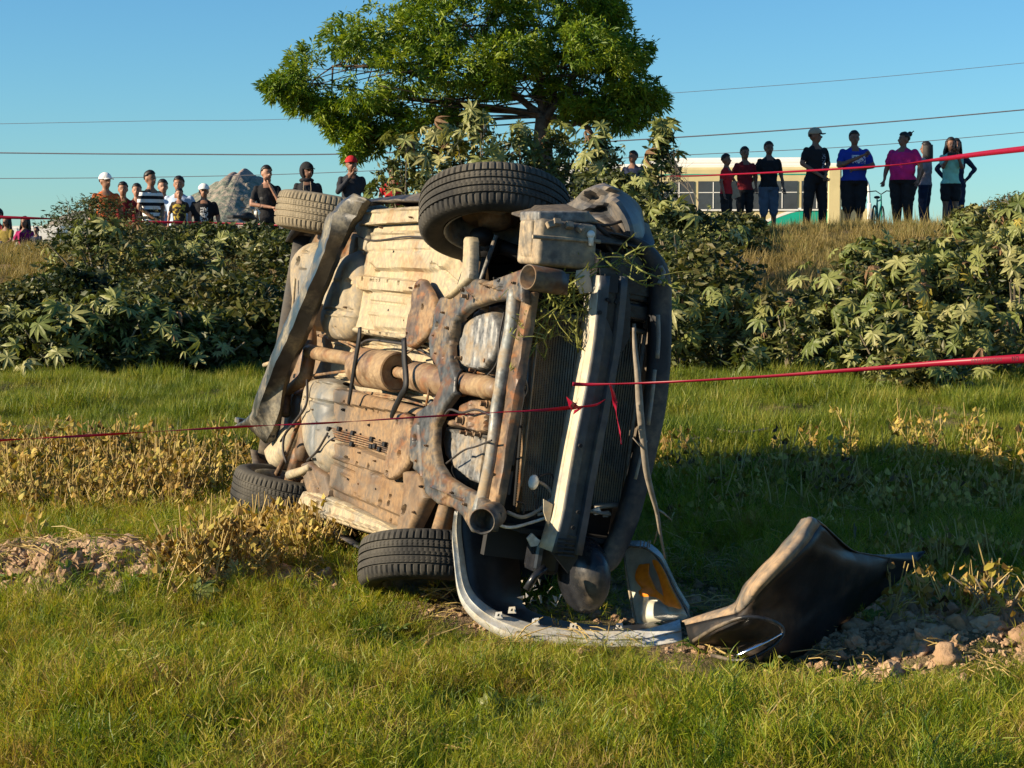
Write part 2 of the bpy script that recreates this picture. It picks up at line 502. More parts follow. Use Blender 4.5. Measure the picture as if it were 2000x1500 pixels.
def tuft(name, n, rad, hmin, hmax, w, mat, leanmax=.9, seg=3, runners=0):
    V = []; F = []
    for i in range(n):
        r = rad * math.sqrt(random.random()); th = random.random() * 6.283
        blade(V, F, (r * math.cos(th), r * math.sin(th), -.01), random.uniform(hmin, hmax), w * random.uniform(.6, 1.2), random.random() * 6.283, random.uniform(0, leanmax), random.uniform(-.1, .8), seg)
    for i in range(runners):      # creeping stems with small side blades
        th = random.random() * 6.283; l = random.uniform(.08, .16); x = y = 0; z = .02
        px, py, pz = x, y, z
        for k in range(4):
            th += random.uniform(-.5, .5)
            nx_, ny_, nz_ = px + math.cos(th) * l / 4, py + math.sin(th) * l / 4, max(.008, pz + random.uniform(-.01, .02))
            s0 = len(V); sx, sy = -math.sin(th) * .0011, math.cos(th) * .0011
            V += [(px - sx, py - sy, pz), (px + sx, py + sy, pz), (nx_ + sx, ny_ + sy, nz_), (nx_ - sx, ny_ - sy, nz_)]; F.append((s0, s0 + 1, s0 + 2, s0 + 3))
            for s in (-1, 1): blade(V, F, (nx_, ny_, nz_), random.uniform(.02, .045), w * .8, th + s * random.uniform(.5, 1.2), .6, .3, 2)
            px, py, pz = nx_, ny_, nz_
    me = bpy.data.meshes.new(name); me.from_pydata(V, [], F); me.materials.append(mat); me.update()
    return me
def wedge_points(n, y0, y1, margin=.6, power=1.0):
    y = y0 + (y1 - y0) * rng.random(n) ** power
    half = y * (1000 / F_PX) + margin
    x = (rng.random(n) * 2 - 1) * half
    return x, y
def ell(x, y, cx, cy, rx, ry, soft=.3):
    d = np.sqrt(((x - cx) / rx) ** 2 + ((y - cy) / ry) ** 2)
    return 1 - sst(1 - soft, 1 + soft, d)
def bare(x, y):
    """how bare the soil is, 0..1"""
    b = ell(x, y, -2.0, 8.5, .70, .62) + ell(x, y, -1.3, 8.4, .5, .30) * .85
    b = b + ell(x, y, 1.9, 7.9, .55, .4) * .9 + ell(x, y, 1.65, 7.25, .5, .42) * .85 + ell(x, y, 1.75, 5.9, .25, .3) * .5
    b = b + ell(x, y, 1.15, 6.95, .75, .30, .35) * .9 + ell(x, y, .7, 7.75, 1.15, .62, .2) + ell(x, y, 1.5, 7.35, .5, .4) * .9
    b = b + ell(x, y, .25, 8.9, 1.0, .9) * .85 + ell(x, y, -.5, 7.9, .5, .3) * .8 + ell(x, y, -1.0, 9.4, .9, .6) * .4
    b = b + .75 * sst(.08, .26, vnoise(x * 2.3 + 11, y * 2.9)) + .5 * sst(.15, .3, vnoise(x * 6.3 + 3, y * 7.9))
    b = b + ell(x, y, -.45, 7.05, .14, .11) * .9 + ell(x, y, -.25, 6.2, .16, .14) * .6 + ell(x, y, -.95, 5.75, .18, .12) * .6
    return np.clip(b, 0, 1)
short = [tuft('grass_tuft', 28, .06, .014, .050, .0029, M['grass'], 1.6, 3, 6) for i in range(4)]
mid = [tuft('grass_tuft', 22, .08, .06, .15, .006, M['grass_far'], .7, 2, 0) for i in range(3)]
tall = [tuft('tall_grass_tuft', 26, .10, .06, .22, .008, M['grass_dry'], .5, 3, 0) for i in range(3)]
# near lawn
x, y = wedge_points(56000, 5.0, 11.6, .4, .85)
keep = (rng.random(len(x)) > bare(x, y) * .97) & (vnoise(x * 3 + 5, y * 3) + .5 > .12 * rng.random(len(x)))
x, y = x[keep], y[keep]
s = .7 + .6 * rng.random(len(x)) + .9 * np.clip(vnoise(x * 1.6, y * 1.6 + 3), -.4, .5)
s = s * (1 - .5 * ell(x, y, .5, 7.2, 1.2, .5, .3)) * (1 - .45 * ell(x, y, 1.2, 6.7, .9, .4, .4))
scatter('short_grass', np.column_stack([x, y, GH(x, y)]), short, s, rng.random(len(x)) * 6.28, .5, label='short green and yellowing grass carpeting the near field', cat='grass')
# mid meadow up to the bank
x, y = wedge_points(32000, 11.0, 19.6, .8)
keep = (x < 9)
x, y = x[keep], y[keep]
s = .6 + .5 * rng.random(len(x)) + 1.5 * np.clip(vnoise(x * 2.6, y * 1.5 + 3), -.3, .5)
scatter('meadow_grass', np.column_stack([x, y, GH(x, y)]), mid, s, rng.random(len(x)) * 6.28, .2, label='sunlit green meadow grass between the crashed car and the bank', cat='grass')
# bank
x, y = wedge_points(14000, 19.5, 31.5, 1.5)
s = .55 + .6 * rng.random(len(x))
scatter('bank_grass', np.column_stack([x, y, GH(x, y)]), tall, s, rng.random(len(x)) * 6.28, .2, label='dry golden grass growing over the raised bank', cat='grass')

# small broad-leaved weeds between the blades
def weed_mesh(i):
    V = []; F = []
    for k in range(9):
        a = k * 2.4 + random.random() * .5; l = random.uniform(.018, .04); w = l * .34; z = random.uniform(.012, .04); c_, s_ = math.cos(a), math.sin(a); n0 = len(V)
        for (u, v, h) in ((.1, 0, .3), (.5, 1, .9), (1.0, .55, .8), (1.3, 0, .5), (1.0, -.55, .8), (.5, -1, .9), (.6, 0, .7)): V.append((c_ * u * l - s_ * v * w, s_ * u * l + c_ * v * w, z * h))
        F += [(n0 + q, n0 + q + 1, n0 + 6) for q in range(5)] + [(n0 + 5, n0, n0 + 6)]
    me = bpy.data.meshes.new('broadleaf_weed'); me.from_pydata(V, [], F); me.materials.append(M['weedleaf']); me.update(); return me
M['weedleaf'] = leafmat('weed_leaf', [(.04, .085, .02), (.10, .17, .035), (.19, .25, .06)], .5, .25)
wm = [weed_mesh(i) for i in range(3)]
x, y = wedge_points(1500, 5.2, 10.5, .3); k_ = vnoise(x * 1.3 + 40, y * 1.3) > .02; x, y = x[k_], y[k_]
scatter('broadleaf_weeds', np.column_stack([x, y, GH(x, y) + .01]), wm, .6 + .9 * rng.random(len(x)), rng.random(len(x)) * 6.28, .3, label='small broad-leaved weeds growing among the grass in the foreground', cat='weeds')
# clods of dug soil
def clod_mesh(i):
    bm = bmesh.new(); bmesh.ops.create_icosphere(bm, subdivisions=3, radius=1)
    off = Vector((i * 7.3, 1.7 * i, 3.1))
    for v in bm.verts:
        p = v.co.normalized()
        r = 1 + .6 * mnoise.noise(p * 1.2 + off) + .5 * abs(mnoise.noise(p * 2.6 + off)) - .2 + .28 * mnoise.noise(p * 6 + off)
        v.co = Vector((p.x * r, p.y * r * .85, p.z * r * .7))
    me = bpy.data.meshes.new('soil_clod'); bm.to_mesh(me); bm.free(); me.materials.append(M['clod'])
    for p in me.polygons: p.use_smooth = (i % 2 == 0)
    return me
def clod_mat():
    m, t, out = nt('dry_clod')
    n1 = tex(t, 2.2, 5, .6); n2 = tex(t, 9, 4, .7)
    oi = t.nodes.new('ShaderNodeObjectInfo')
    c = mixc(t, ramp(t, n1, [(.3, 0.0), (.7, 1.0)]), (.23, .14, .078), (.42, .275, .165))
    c = mixc(t, oi.outputs['Random'], c, (.46, .32, .20))
    princ(t, out, c, .95, 0, bumpn(t, n2, .35, .10), .1)
    return m
M['clod'] = clod_mat()
clods = [clod_mesh(i) for i in range(6)]
def cl(cx, cy, sx, sy, n): return rng.normal(cx, sx, n), rng.normal(cy, sy, n)
G_c = [cl(-1.95, 8.5, .38, .30, 700), cl(-1.3, 8.4, .3, .16, 260), cl(1.85, 7.9, .3, .22, 250), cl(1.65, 7.25, .30, .25, 260), cl(.25, 8.7, .6, .5, 200), cl(-.45, 7.85, .4, .2, 130), cl(-.25, 6.2, .10, .08, 16), cl(.9, 7.3, .6, .2, 60)]
x1 = np.concatenate([q[0] for q in G_c] + [rng.uniform(-2.6, 2.6, 70)]); y1 = np.concatenate([q[1] for q in G_c] + [rng.uniform(5.6, 10, 70)])
s = .008 + .060 * rng.random(len(x1)) ** 3.0
s[:880] *= 1.15
s[1480:] *= .6
scatter('soil_clods', np.column_stack([x1, y1, GH(x1, y1) + s * .05]), clods, s, rng.random(len(x1)) * 6.28, .5, label='dry brown clods of dug up soil lying in the field', cat='soil clods')
# small crumbs
x2 = np.concatenate([rng.normal(-1.8, .50, 9200), rng.normal(1.75, .40, 4600), rng.normal(0, .8, 1800)]); y2 = np.concatenate([rng.normal(8.45, .34, 9200), rng.normal(7.45, .40, 4600), rng.normal(8.4, .6, 1800)])
s = .004 + .016 * rng.random(len(x2)) ** 2.5
scatter('soil_crumbs', np.column_stack([x2, y2, GH(x2, y2)]), clods[:3], s, rng.random(len(x2)) * 6.28, .5, label='small crumbs of dry soil among the clods', cat='soil crumbs')

# dried bean plants: stalks with shrivelled leaves
def bean_mesh(i, nst=5, h=.30):
    mb = MB(); 
    for k in range(nst):
        th = random.random() * 6.283; r = random.random() * .05
        hh = h * random.uniform(.55, 1.1); lean = random.uniform(-.06, .06), random.uniform(-.06, .06)
        b0 = Vector((r * math.cos(th), r * math.sin(th), -.02))
        pts = [b0, b0 + Vector((lean[0] * .5, lean[1] * .5, hh * .5)), b0 + Vector((lean[0] * 1.4, lean[1] * 1.4, hh))]
        mb.cur = 0; mb.tube(pts, [.0035, .003, .002], 4)
        mb.cur = 1
        for q in range(random.randint(2, 5)):
            t_ = random.uniform(.3, 1); c = pts[0].lerp(pts[2], t_) + Vector((random.uniform(-.04, .04), random.uniform(-.04, .04), random.uniform(-.02, .02)))
            s = random.uniform(.014, .032); az = random.random() * 6.28; cu = random.uniform(.2, .9)
            V = []; 
            for (u, v) in ((0, -1), (-.75, -.2), (-.55, .6), (0, 1.1), (.55, .6), (.75, -.2), (0, .1)):
                z = -abs(u) * cu + (.3 if v > 1 else 0) * cu - v * .6
                V.append((c.x + s * (u * math.cos(az) - v * .5 * math.sin(az)), c.y + s * (u * math.sin(az) + v * .5 * math.cos(az)), c.z + s * z))
            mb.add(V, [(0, 6, 1), (1, 6, 2), (2, 6, 3), (3, 6, 4), (4, 6, 5), (5, 6, 0)])
    me = bpy.data.meshes.new('dry_bean_plant'); me.from_pydata(mb.v, [], mb.f); me.materials.append(M['straw']); me.materials.append(M['bean'])
    me.polygons.foreach_set('material_index', np.array(mb.m, dtype=np.int32)); me.update()
    return me
beans = [bean_mesh(i, random.randint(4, 8), .26) for i in range(6)]
bx = []; by = []
def row(px0, py0, px1, py1, n, sp):
    A = gp(px0, py0); B = gp(px1, py1)
    t = rng.random(n)
    bx.extend(A[0] + (B[0] - A[0]) * t + rng.normal(0, sp * .5, n)); by.extend(A[1] + (B[1] - A[1]) * t + rng.normal(0, sp, n))
row(-40, 985, 425, 1000, 270, .30)
row(-40, 925, 450, 950, 190, .28)
row(330, 1165, 720, 1075, 95, .16)
row(480, 1080, 720, 1060, 60, .16)
row(1300, 1000, 2040, 960, 150, .55)
row(1750, 1140, 2040, 1120, 24, .2)
row(1640, 1200, 2040, 1225, 14, .12)
row(60, 1075, 90, 1075, 3, .03)
bx = np.array(bx); by = np.array(by)
s = .7 + .5 * rng.random(len(bx))
scatter('dried_bean_plants', np.column_stack([bx, by, GH(bx, by)]), beans, s, rng.random(len(bx)) * 6.28, .22, label='rows of dead yellow and brown bean plants left standing in the field', cat='dead plants')
# straw and stalk litter lying flat
def litter_mesh(i):
    mb = MB()
    for k in range(7):
        a = random.random() * 3.14; l = random.uniform(.06, .2); c = Vector((random.uniform(-.08, .08), random.uniform(-.08, .08), random.uniform(.004, .05)))
        d = Vector((math.cos(a), math.sin(a), random.uniform(-.15, .3))) * l * .5
        mb.tube([c - d, c + Vector((0, 0, random.uniform(0, .02))), c + d], [.0028, .0025, .001], 4)
    me = bpy.data.meshes.new('straw_litter'); me.from_pydata(mb.v, [], mb.f); me.materials.append(M['straw']); return me
lits = [litter_mesh(i) for i in range(4)]
x3 = np.concatenate([rng.uniform(.2, 3.4, 330), rng.uniform(-2.6, 0, 160), rng.uniform(-2, 2, 150)]); y3 = np.concatenate([rng.uniform(8.4, 12, 330), rng.uniform(8.2, 10.2, 160), rng.uniform(5.3, 8, 150)])
scatter('straw_litter', np.column_stack([x3, y3, GH(x3, y3) + .01]), lits, .6 + .6 * rng.random(len(x3)), rng.random(len(x3)) * 6.28, .3, label='broken straw and stalks strewn over the ground around the car', cat='straw')
# ------------------------------------------------------------------ palmate (castor) leaves
def palmate(i, lobes, mat, droop=.25, width=.20):
    V = [(0, 0, 0)]; F = []
    for k in range(lobes):
        an = (k - (lobes - 1) / 2) * (math.radians(300) / (lobes - 1 + .4)) + random.uniform(-.06, .06)
        L_ = (1 - .30 * abs(k - (lobes - 1) / 2) / ((lobes - 1) / 2)) * random.uniform(.88, 1.08)
        c, s = math.cos(an), math.sin(an)
        fold = random.uniform(.02, .07)
        def q(u, v, z): return (u * c - v * s, u * s + v * c, z)
        dz = lambda u: .10 * u - droop * u * u
        n = len(V)
        V += [q(.30 * L_, width * .55, dz(.3)), q(.30 * L_, -width * .55, dz(.3)), q(.34 * L_, 0, dz(.34) - fold),
              q(.62 * L_, width * .62, dz(.62)), q(.62 * L_, -width * .62, dz(.62)), q(.66 * L_, 0, dz(.66) - fold * .7), q(L_, 0, dz(1.0))]
        F += [(0, n + 2, n), (0, n + 1, n + 2), (n, n + 2, n + 5, n + 3), (n + 2, n + 1, n + 4, n + 5), (n + 3, n + 5, n + 6), (n + 5, n + 4, n + 6)]
    me = bpy.data.meshes.new('castor_leaf'); me.from_pydata(V, [], F); me.materials.append(mat); me.update()
    return me
leafs = [palmate(i, l, M['castor'], d) for i, (l, d) in enumerate(((7, .2), (8, .45), (7, .7), (9, .35), (6, .9)))]
leaf_y = [palmate(9, 7, M['castor_yellow'], .5)]
M['castor_brown'] = leafmat('withered_leaf', [(.12, .065, .03), (.22, .13, .06)], .7, .1)
leaf_b = [palmate(9, 6, M['castor_brown'], 1.1)]
def oval_cluster(V, F, c, rad, n, size, narrow=.55):
    for k in range(n):
        d = Vector((random.gauss(0, 1), random.gauss(0, 1), random.gauss(0, .8))); d = d.normalized() * rad * random.random() ** .5
        p = c + d; s = size * random.uniform(.6, 1.3)
        u = Vector((random.gauss(0, 1), random.gauss(0, 1), random.gauss(-.2, .6))).normalized()
        w = u.cross(Vector((random.gauss(0, 1), random.gauss(0, 1), random.gauss(0, 1)))).normalized()
        nrm = u.cross(w)
        n0 = len(V)
        V.extend([tuple(p - u * s), tuple(p + w * s * narrow + nrm * s * .12), tuple(p + u * s), tuple(p - w * s * narrow + nrm * s * .12)])
        F.extend([(n0, n0 + 1, n0 + 2), (n0, n0 + 2, n0 + 3)])
def leaf_rot(out_dir, face_up=.4):
    """leaf plane normal mixes outward and up; tip points outward and down"""
    nrm = (Vector(out_dir) * random.uniform(.4, 1.1) + Vector((0, 0, face_up + random.uniform(-.3, .5))) + Vector((random.gauss(0, .35), random.gauss(0, .35), random.gauss(0, .25)))).normalized()
    tip = (Vector(out_dir) + Vector((random.gauss(0, .6), random.gauss(0, .6), random.uniform(-1.2, .1))))
    tip = (tip - nrm * tip.dot(nrm)).normalized()
    y_ = nrm.cross(tip)
    return Matrix((tip, y_, nrm)).transposed().to_quaternion()
def castor(px, d, top_px, width_m, nleaf, size=.16, label='', fill=260, yellow=.02, group='castor bean plants growing on the bank', low=0.15, depth=None):
    if d < 21: d -= 1.1
    X = (px - 1000) * d / F_PX
    z0 = float(GH(X, d)); top = W(px, top_px, d)[2]; h = max(.35, top - z0)
    root = empty('castor_plant', (X, d, z0)); tag(root, label, 'castor plant', group)
    mb = MB(); ends = []
    ns = max(3, int(3 + width_m * 3.0))
    for k in range(ns):
        th = random.random() * 6.283; rr = width_m * .5 * random.random() ** .5
        dx, dy = rr * math.cos(th), rr * math.sin(th) * .8
        hh = h * (1 - .38 * (rr / (width_m * .5)) ** 2) * random.uniform(.82, 1.0)
        p = [Vector((dx * .15, dy * .15, -.05)), Vector((dx * .5, dy * .5, hh * .45)), Vector((dx, dy, hh * .95))]
        mb.tube(spline([tuple(q) for q in p], 3), [.016, .015, .014, .012, .011, .009, .006], 5)
        ends.append(p)
    mb.build('stem', M['stem'], root)
    hw = width_m / 2
    for i in range(int(nleaf * 1.15)):
        # point in the plant's shell, biased to the outside and the top
        th = random.random() * 6.283; u = random.random() ** .45; zf = low + (1 - low) * random.random() ** .8
        prof = math.sqrt(max(.05, 1 - max(0, zf - .45) ** 2 / .33)) * (.75 + .25 * min(1, zf / .3))
        wob = 1 + .22 * math.sin(th * 3 + px) + .15 * math.sin(th * 5 + d)
        p = Vector((hw * prof * u * wob * math.cos(th), hw * .8 * prof * u * wob * math.sin(th), h * (zf + random.uniform(-.04, .05))))
        od = Vector((math.cos(th), math.sin(th), .15))
        me = random.choice(leafs) if random.random() > yellow else leaf_y[0]
        if random.random() < .05: me = leaf_b[0]
        o = bpy.data.objects.new('leaf', me); C.objects.link(o); o.parent = root
        o.location = p; o.rotation_mode = 'QUATERNION'; o.rotation_quaternion = leaf_rot(od)
        s = .88 * size * random.choice((.5, .7, .85, 1.0, 1.25)) * random.uniform(.85, 1.15); o.scale = (s, s, s)
    if fill:
        V = []; F = []
        for i in range(fill):
            th = random.random() * 6.283; u = random.random() ** .6; zf = random.random() ** .9
            prof = math.sqrt(max(.05, 1 - max(0, zf - .4) ** 2 / .36))
            c = Vector((hw * .92 * prof * u * math.cos(th), hw * .75 * prof * u * math.sin(th), h * .92 * zf))
            oval_cluster(V, F, c, .10, 9, .05, .4)
        f = mesh_obj('foliage', V, F, M['shrub'], root); f['kind'] = 'stuff'  # darker leaf colour inside paints the shade between the castor leaves
    return root
def shrub(px, d, top_px, width_m, n, size=.045, label='', mat='shrub', group='leafy shrubs on the bank', narrow=.5, name='shrub'):
    if d < 21: d -= 1.0
    X = (px - 1000) * d / F_PX
    z0 = float(GH(X, d)); h = max(.3, W(px, top_px, d)[2] - z0)
    root = empty(name, (X, d, z0)); tag(root, label, 'shrub', group)
    mb = MB()
    for k in range(6):
        th = random.random() * 6.283; rr = width_m * .4 * random.random() ** .5
        mb.tube([(0, 0, -.05), (rr * .5 * math.cos(th), rr * .4 * math.sin(th), h * .5), (rr * math.cos(th), rr * .8 * math.sin(th), h * .9)], [.014, .010, .004], 5)
    mb.build('stem', M['stem'], root)
    V = []; F = []
    for i in range(n):
        th = random.random() * 6.283; u = random.random() ** .5; zf = random.random()
        prof = math.sqrt(max(.04, 1 - max(0, zf - .4) ** 2 / .36)) * (1 + .2 * math.sin(th * 4 + px * .1) + .15 * math.sin(zf * 9 + th * 2))
        c = Vector((width_m * .5 * prof * u * math.cos(th), width_m * .4 * prof * u * math.sin(th), h * zf))
        oval_cluster(V, F, c, .11, 10, size, narrow)
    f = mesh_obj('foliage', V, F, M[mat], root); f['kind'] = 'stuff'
    return root

# left mass, front rank first:  px, distance, top px, width, leaves, leaf size
LEFT = [
 (20, 18.6, 605, 1.3, 60, .17, 'pale green castor plant at the left edge, at the foot of the bank'),
 (120, 18.4, 590, 1.3, 70, .17, 'castor plant with one yellowed leaf low at the foot of the left bank'),
 (215, 18.5, 575, 1.2, 60, .16, 'low castor plant below the tall weeds, between two bigger castor plants'),
 (300, 18.7, 590, 1.2, 60, .16, 'wide-leaved castor plant at the foot of the bank under the boys'),
 (395, 18.9, 600, 1.1, 46, .14, 'small castor plant at the meadow edge left of the crashed car'),
 (70, 21.5, 560, 1.6, 60, .17, 'castor plant half way up the bank below the seated women'),
 (195, 22, 432, 1.5, 60, .15, 'tall castor plant in front of the red motorcycle'),
 (330, 23, 480, 1.6, 70, .16, 'castor plant on the slope in front of the boy in the printed shirt'),
 (470, 24, 455, 1.7, 70, .17, 'castor plant with star leaves below the black motorcycle'),
 (560, 24, 455, 1.3, 50, .17, 'dark castor plant just left of the upper rear wheel'),
]
for (px, d, tp, w, nl, sz, lb) in LEFT:
    castor(px, d, tp, w, nl, sz, lb, fill=150)
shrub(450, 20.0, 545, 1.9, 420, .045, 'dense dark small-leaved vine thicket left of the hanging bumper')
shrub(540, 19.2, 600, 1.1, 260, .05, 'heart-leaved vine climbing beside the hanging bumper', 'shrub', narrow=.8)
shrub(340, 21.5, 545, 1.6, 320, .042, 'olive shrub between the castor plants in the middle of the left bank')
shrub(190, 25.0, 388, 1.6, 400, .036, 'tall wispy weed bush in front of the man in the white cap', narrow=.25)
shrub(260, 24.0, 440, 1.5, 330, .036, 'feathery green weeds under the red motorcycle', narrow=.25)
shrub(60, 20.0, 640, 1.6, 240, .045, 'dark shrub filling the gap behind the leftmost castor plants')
# behind the car
MID = [
 (790, 26, 262, 1.0, 60, .20, 'tall castor plant with a red seed head, left of the upturned front wheel'),
 (860, 27, 240, 1.1, 60, .20, 'tall castor plant under the left half of the tree'),
 (935, 26.5, 215, 1.1, 80, .20, 'tallest castor plant directly above the upturned front wheel'),
 (1020, 27, 240, 1.1, 60, .19, 'castor plant in front of the tree trunk'),
 (1090, 27, 248, 1.1, 60, .19, 'castor plant right of the tree trunk'),
 (1170, 26, 250, .8, 50, .20, 'castor plant above the crumpled fender'),
 (1292, 26, 236, .55, 36, .20, 'slender castor plant reaching over the man hidden by leaves'),
 (715, 25, 395, .7, 22, .15, 'small castor plant peeking over the hanging bumper'),
]
for (px, d, tp, w, nl, sz, lb) in MID:
    castor(px, d, tp, w, nl, sz, lb, fill=110, low=.25, yellow=.03)
RIGHT = [
 (1255, 22, 350, 1.2, 60, .16, 'castor plant with yellowish leaves behind the crumpled fender'),
 (1335, 21, 395, 1.3, 70, .15, 'castor plant hiding the lower part of the yellow bus'),
 (1410, 24, 440, 1.1, 60, .16, 'dark castor plant in front of the boy in the red shirt'),
 (1320, 18.6, 560, 1.0, 46, .15, 'shaded castor plant right beside the front of the crashed car'),
 (1400, 19, 560, 1.1, 46, .14, 'shaded castor plant at the foot of the dark part of the bank'),
 (1545, 18.2, 585, .55, 34, .13, 'slim upright castor plant standing alone in front of the dark bank'),
 (1465, 17.4, 705, .35, 14, .15, 'small star-leaved castor seedling in the meadow just above the tape'),
 (1590, 18.6, 660, .8, 34, .12, 'drooping half-dry castor plant at the foot of the bank'),
 (1700, 19.0, 470, 1.5, 120, .16, 'big pale castor plant on the left side of the right-hand thicket'),
 (1800, 18.6, 500, 1.5, 130, .16, 'castor plant with a bare grey branch in the middle of the right-hand thicket'),
 (1900, 19.0, 455, 1.5, 120, .16, 'castor plant under the woman in the mint shirt'),
 (1990, 18.6, 440, 1.4, 110, .17, 'castor plant cut by the right edge of the photo, above the tape'),
 (1740, 17.6, 610, 1.2, 80, .15, 'lower castor plant with a bright yellow leaf just above the right tape'),
 (1880, 17.5, 600, 1.3, 80, .15, 'lower castor plant touching the right tape'),
 (1985, 24, 395, 1.2, 60, .18, 'castor plant on the crest at the right edge, beside bare twigs'),
 (1900, 25, 405, .9, 40, .19, 'castor plant on the crest right of the mint-shirted woman'),
 (1790, 16.4, 735, .9, 44, .11, 'low sprawling castor plant under the right tape'),
]
for (px, d, tp, w, nl, sz, lb) in RIGHT:
    castor(px, d, tp, w, nl, sz, lb, fill=110 if w > .6 else 20, yellow=.03 if px > 1640 else .01)
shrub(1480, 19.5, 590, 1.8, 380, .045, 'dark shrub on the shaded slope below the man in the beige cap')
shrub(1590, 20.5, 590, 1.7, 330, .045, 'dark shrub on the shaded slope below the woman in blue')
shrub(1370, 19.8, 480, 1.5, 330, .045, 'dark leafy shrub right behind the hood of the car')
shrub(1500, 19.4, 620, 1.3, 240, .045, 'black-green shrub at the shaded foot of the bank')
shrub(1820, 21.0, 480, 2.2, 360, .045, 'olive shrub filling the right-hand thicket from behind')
shrub(1985, 30, 385, 1.2, 240, .04, 'grey-green bush on the crest at the right edge', narrow=.3)
shrub(960, 27.5, 330, 3.2, 480, .05, 'dark undergrowth around the foot of the tree')
shrub(1200, 24.5, 345, 1.4, 260, .05, 'brown-green shrub between the crumpled fender and the bus')

# bare twiggy saplings
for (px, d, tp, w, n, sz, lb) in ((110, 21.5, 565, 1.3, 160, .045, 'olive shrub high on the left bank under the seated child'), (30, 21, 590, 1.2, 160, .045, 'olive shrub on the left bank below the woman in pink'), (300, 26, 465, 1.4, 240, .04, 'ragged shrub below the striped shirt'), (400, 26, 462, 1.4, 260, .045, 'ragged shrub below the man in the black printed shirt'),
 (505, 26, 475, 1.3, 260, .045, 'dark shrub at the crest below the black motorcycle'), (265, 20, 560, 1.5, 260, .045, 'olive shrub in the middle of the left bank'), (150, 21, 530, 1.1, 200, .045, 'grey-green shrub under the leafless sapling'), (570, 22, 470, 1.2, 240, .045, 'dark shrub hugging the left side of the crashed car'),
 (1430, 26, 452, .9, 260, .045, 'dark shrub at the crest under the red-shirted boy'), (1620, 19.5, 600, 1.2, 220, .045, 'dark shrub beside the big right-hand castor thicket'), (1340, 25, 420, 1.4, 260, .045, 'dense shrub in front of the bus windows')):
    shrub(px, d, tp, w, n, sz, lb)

def bare_twigs(px, d, top_px, wid, label, seedn):
    rr = random.Random(seedn)
    X = (px - 1000) * d / F_PX; z0 = float(GH(X, d)); h = W(px, top_px, d)[2] - z0
    mb = MB()
    def br(p, dr, l, r, k):
        q = p + dr * l
        mb.tube([p, p.lerp(q, .5) + Vector((rr.gauss(0, .02), 0, rr.gauss(0, .02))), q], [r, r * .8, r * .55], 4)
        if k == 0: return
        for i in range(3 if k > 1 else 4):
            nd = (dr + Vector((rr.gauss(0, .55) * wid, rr.gauss(0, .4), rr.gauss(.05, .3)))).normalized()
            br(p.lerp(q, rr.uniform(.35, 1)), nd, l * rr.uniform(.5, .8), r * .55, k - 1)
    br(Vector((0, 0, -.05)), Vector((.1, 0, 1)).normalized(), h * .5, .012, 3)
    o = mb.build('bare_sapling', M['twig']); o.location = (X, d, z0)
    tag(o, label, 'sapling', 'bare twiggy saplings')
bare_twigs(1352, 24, 262, 1.0, 'leafless sapling standing in front of the yellow bus', 3)
bare_twigs(140, 26, 372, 1.1, 'leafless sapling on the left bank beside the white trailer', 5)
bare_twigs(1955, 27, 355, 1.3, 'leafless twiggy bush on the crest at the right edge', 8)
bare_twigs(655, 27, 362, 1.0, 'thin leafless stalks between the hooded man and the man in the red cap', 11)
# bare branch lying over the right thicket
mb = MB(); p = [W(1858, 570, 17.6), W(1895, 548, 17.7), W(1925, 520, 17.9), W(1942, 485, 18.1)]
mb.tube(spline(p, 5), list(np.linspace(.022, .010, 16)), 6); mb.tube([W(1925, 520, 17.9), W(1905, 490, 18.0), W(1880, 470, 18.2)], [.008, .006, .004], 5)
tag(mb.build('bare_branch', M['twig']), 'pale bare branch sticking out of the right-hand thicket', 'branch')
# tall seeding grass on the crest in front of the right people
V = []; F = []
for i in range(260):
    px = random.uniform(1560, 1900); d = random.uniform(27.5, 30); X = (px - 1000) * d / F_PX
    blade(V, F, (X, d, float(GH(X, d)) - .02), random.uniform(.12, .45), .010, random.random() * 6.28, random.uniform(0, .35), .1, 3)
for i in range(200):
    px = random.uniform(-20, 330); d = random.uniform(27.5, 30); X = (px - 1000) * d / F_PX
    blade(V, F, (X, d, float(GH(X, d)) - .02), random.uniform(.08, .25), .010, random.random() * 6.28, random.uniform(0, .35), .1, 3)
o = mesh_obj('crest_grass', V, F, M['grass_dry']); tag(o, 'tall seeding grass stalks standing along the crest of the bank', 'grass', kind='stuff')

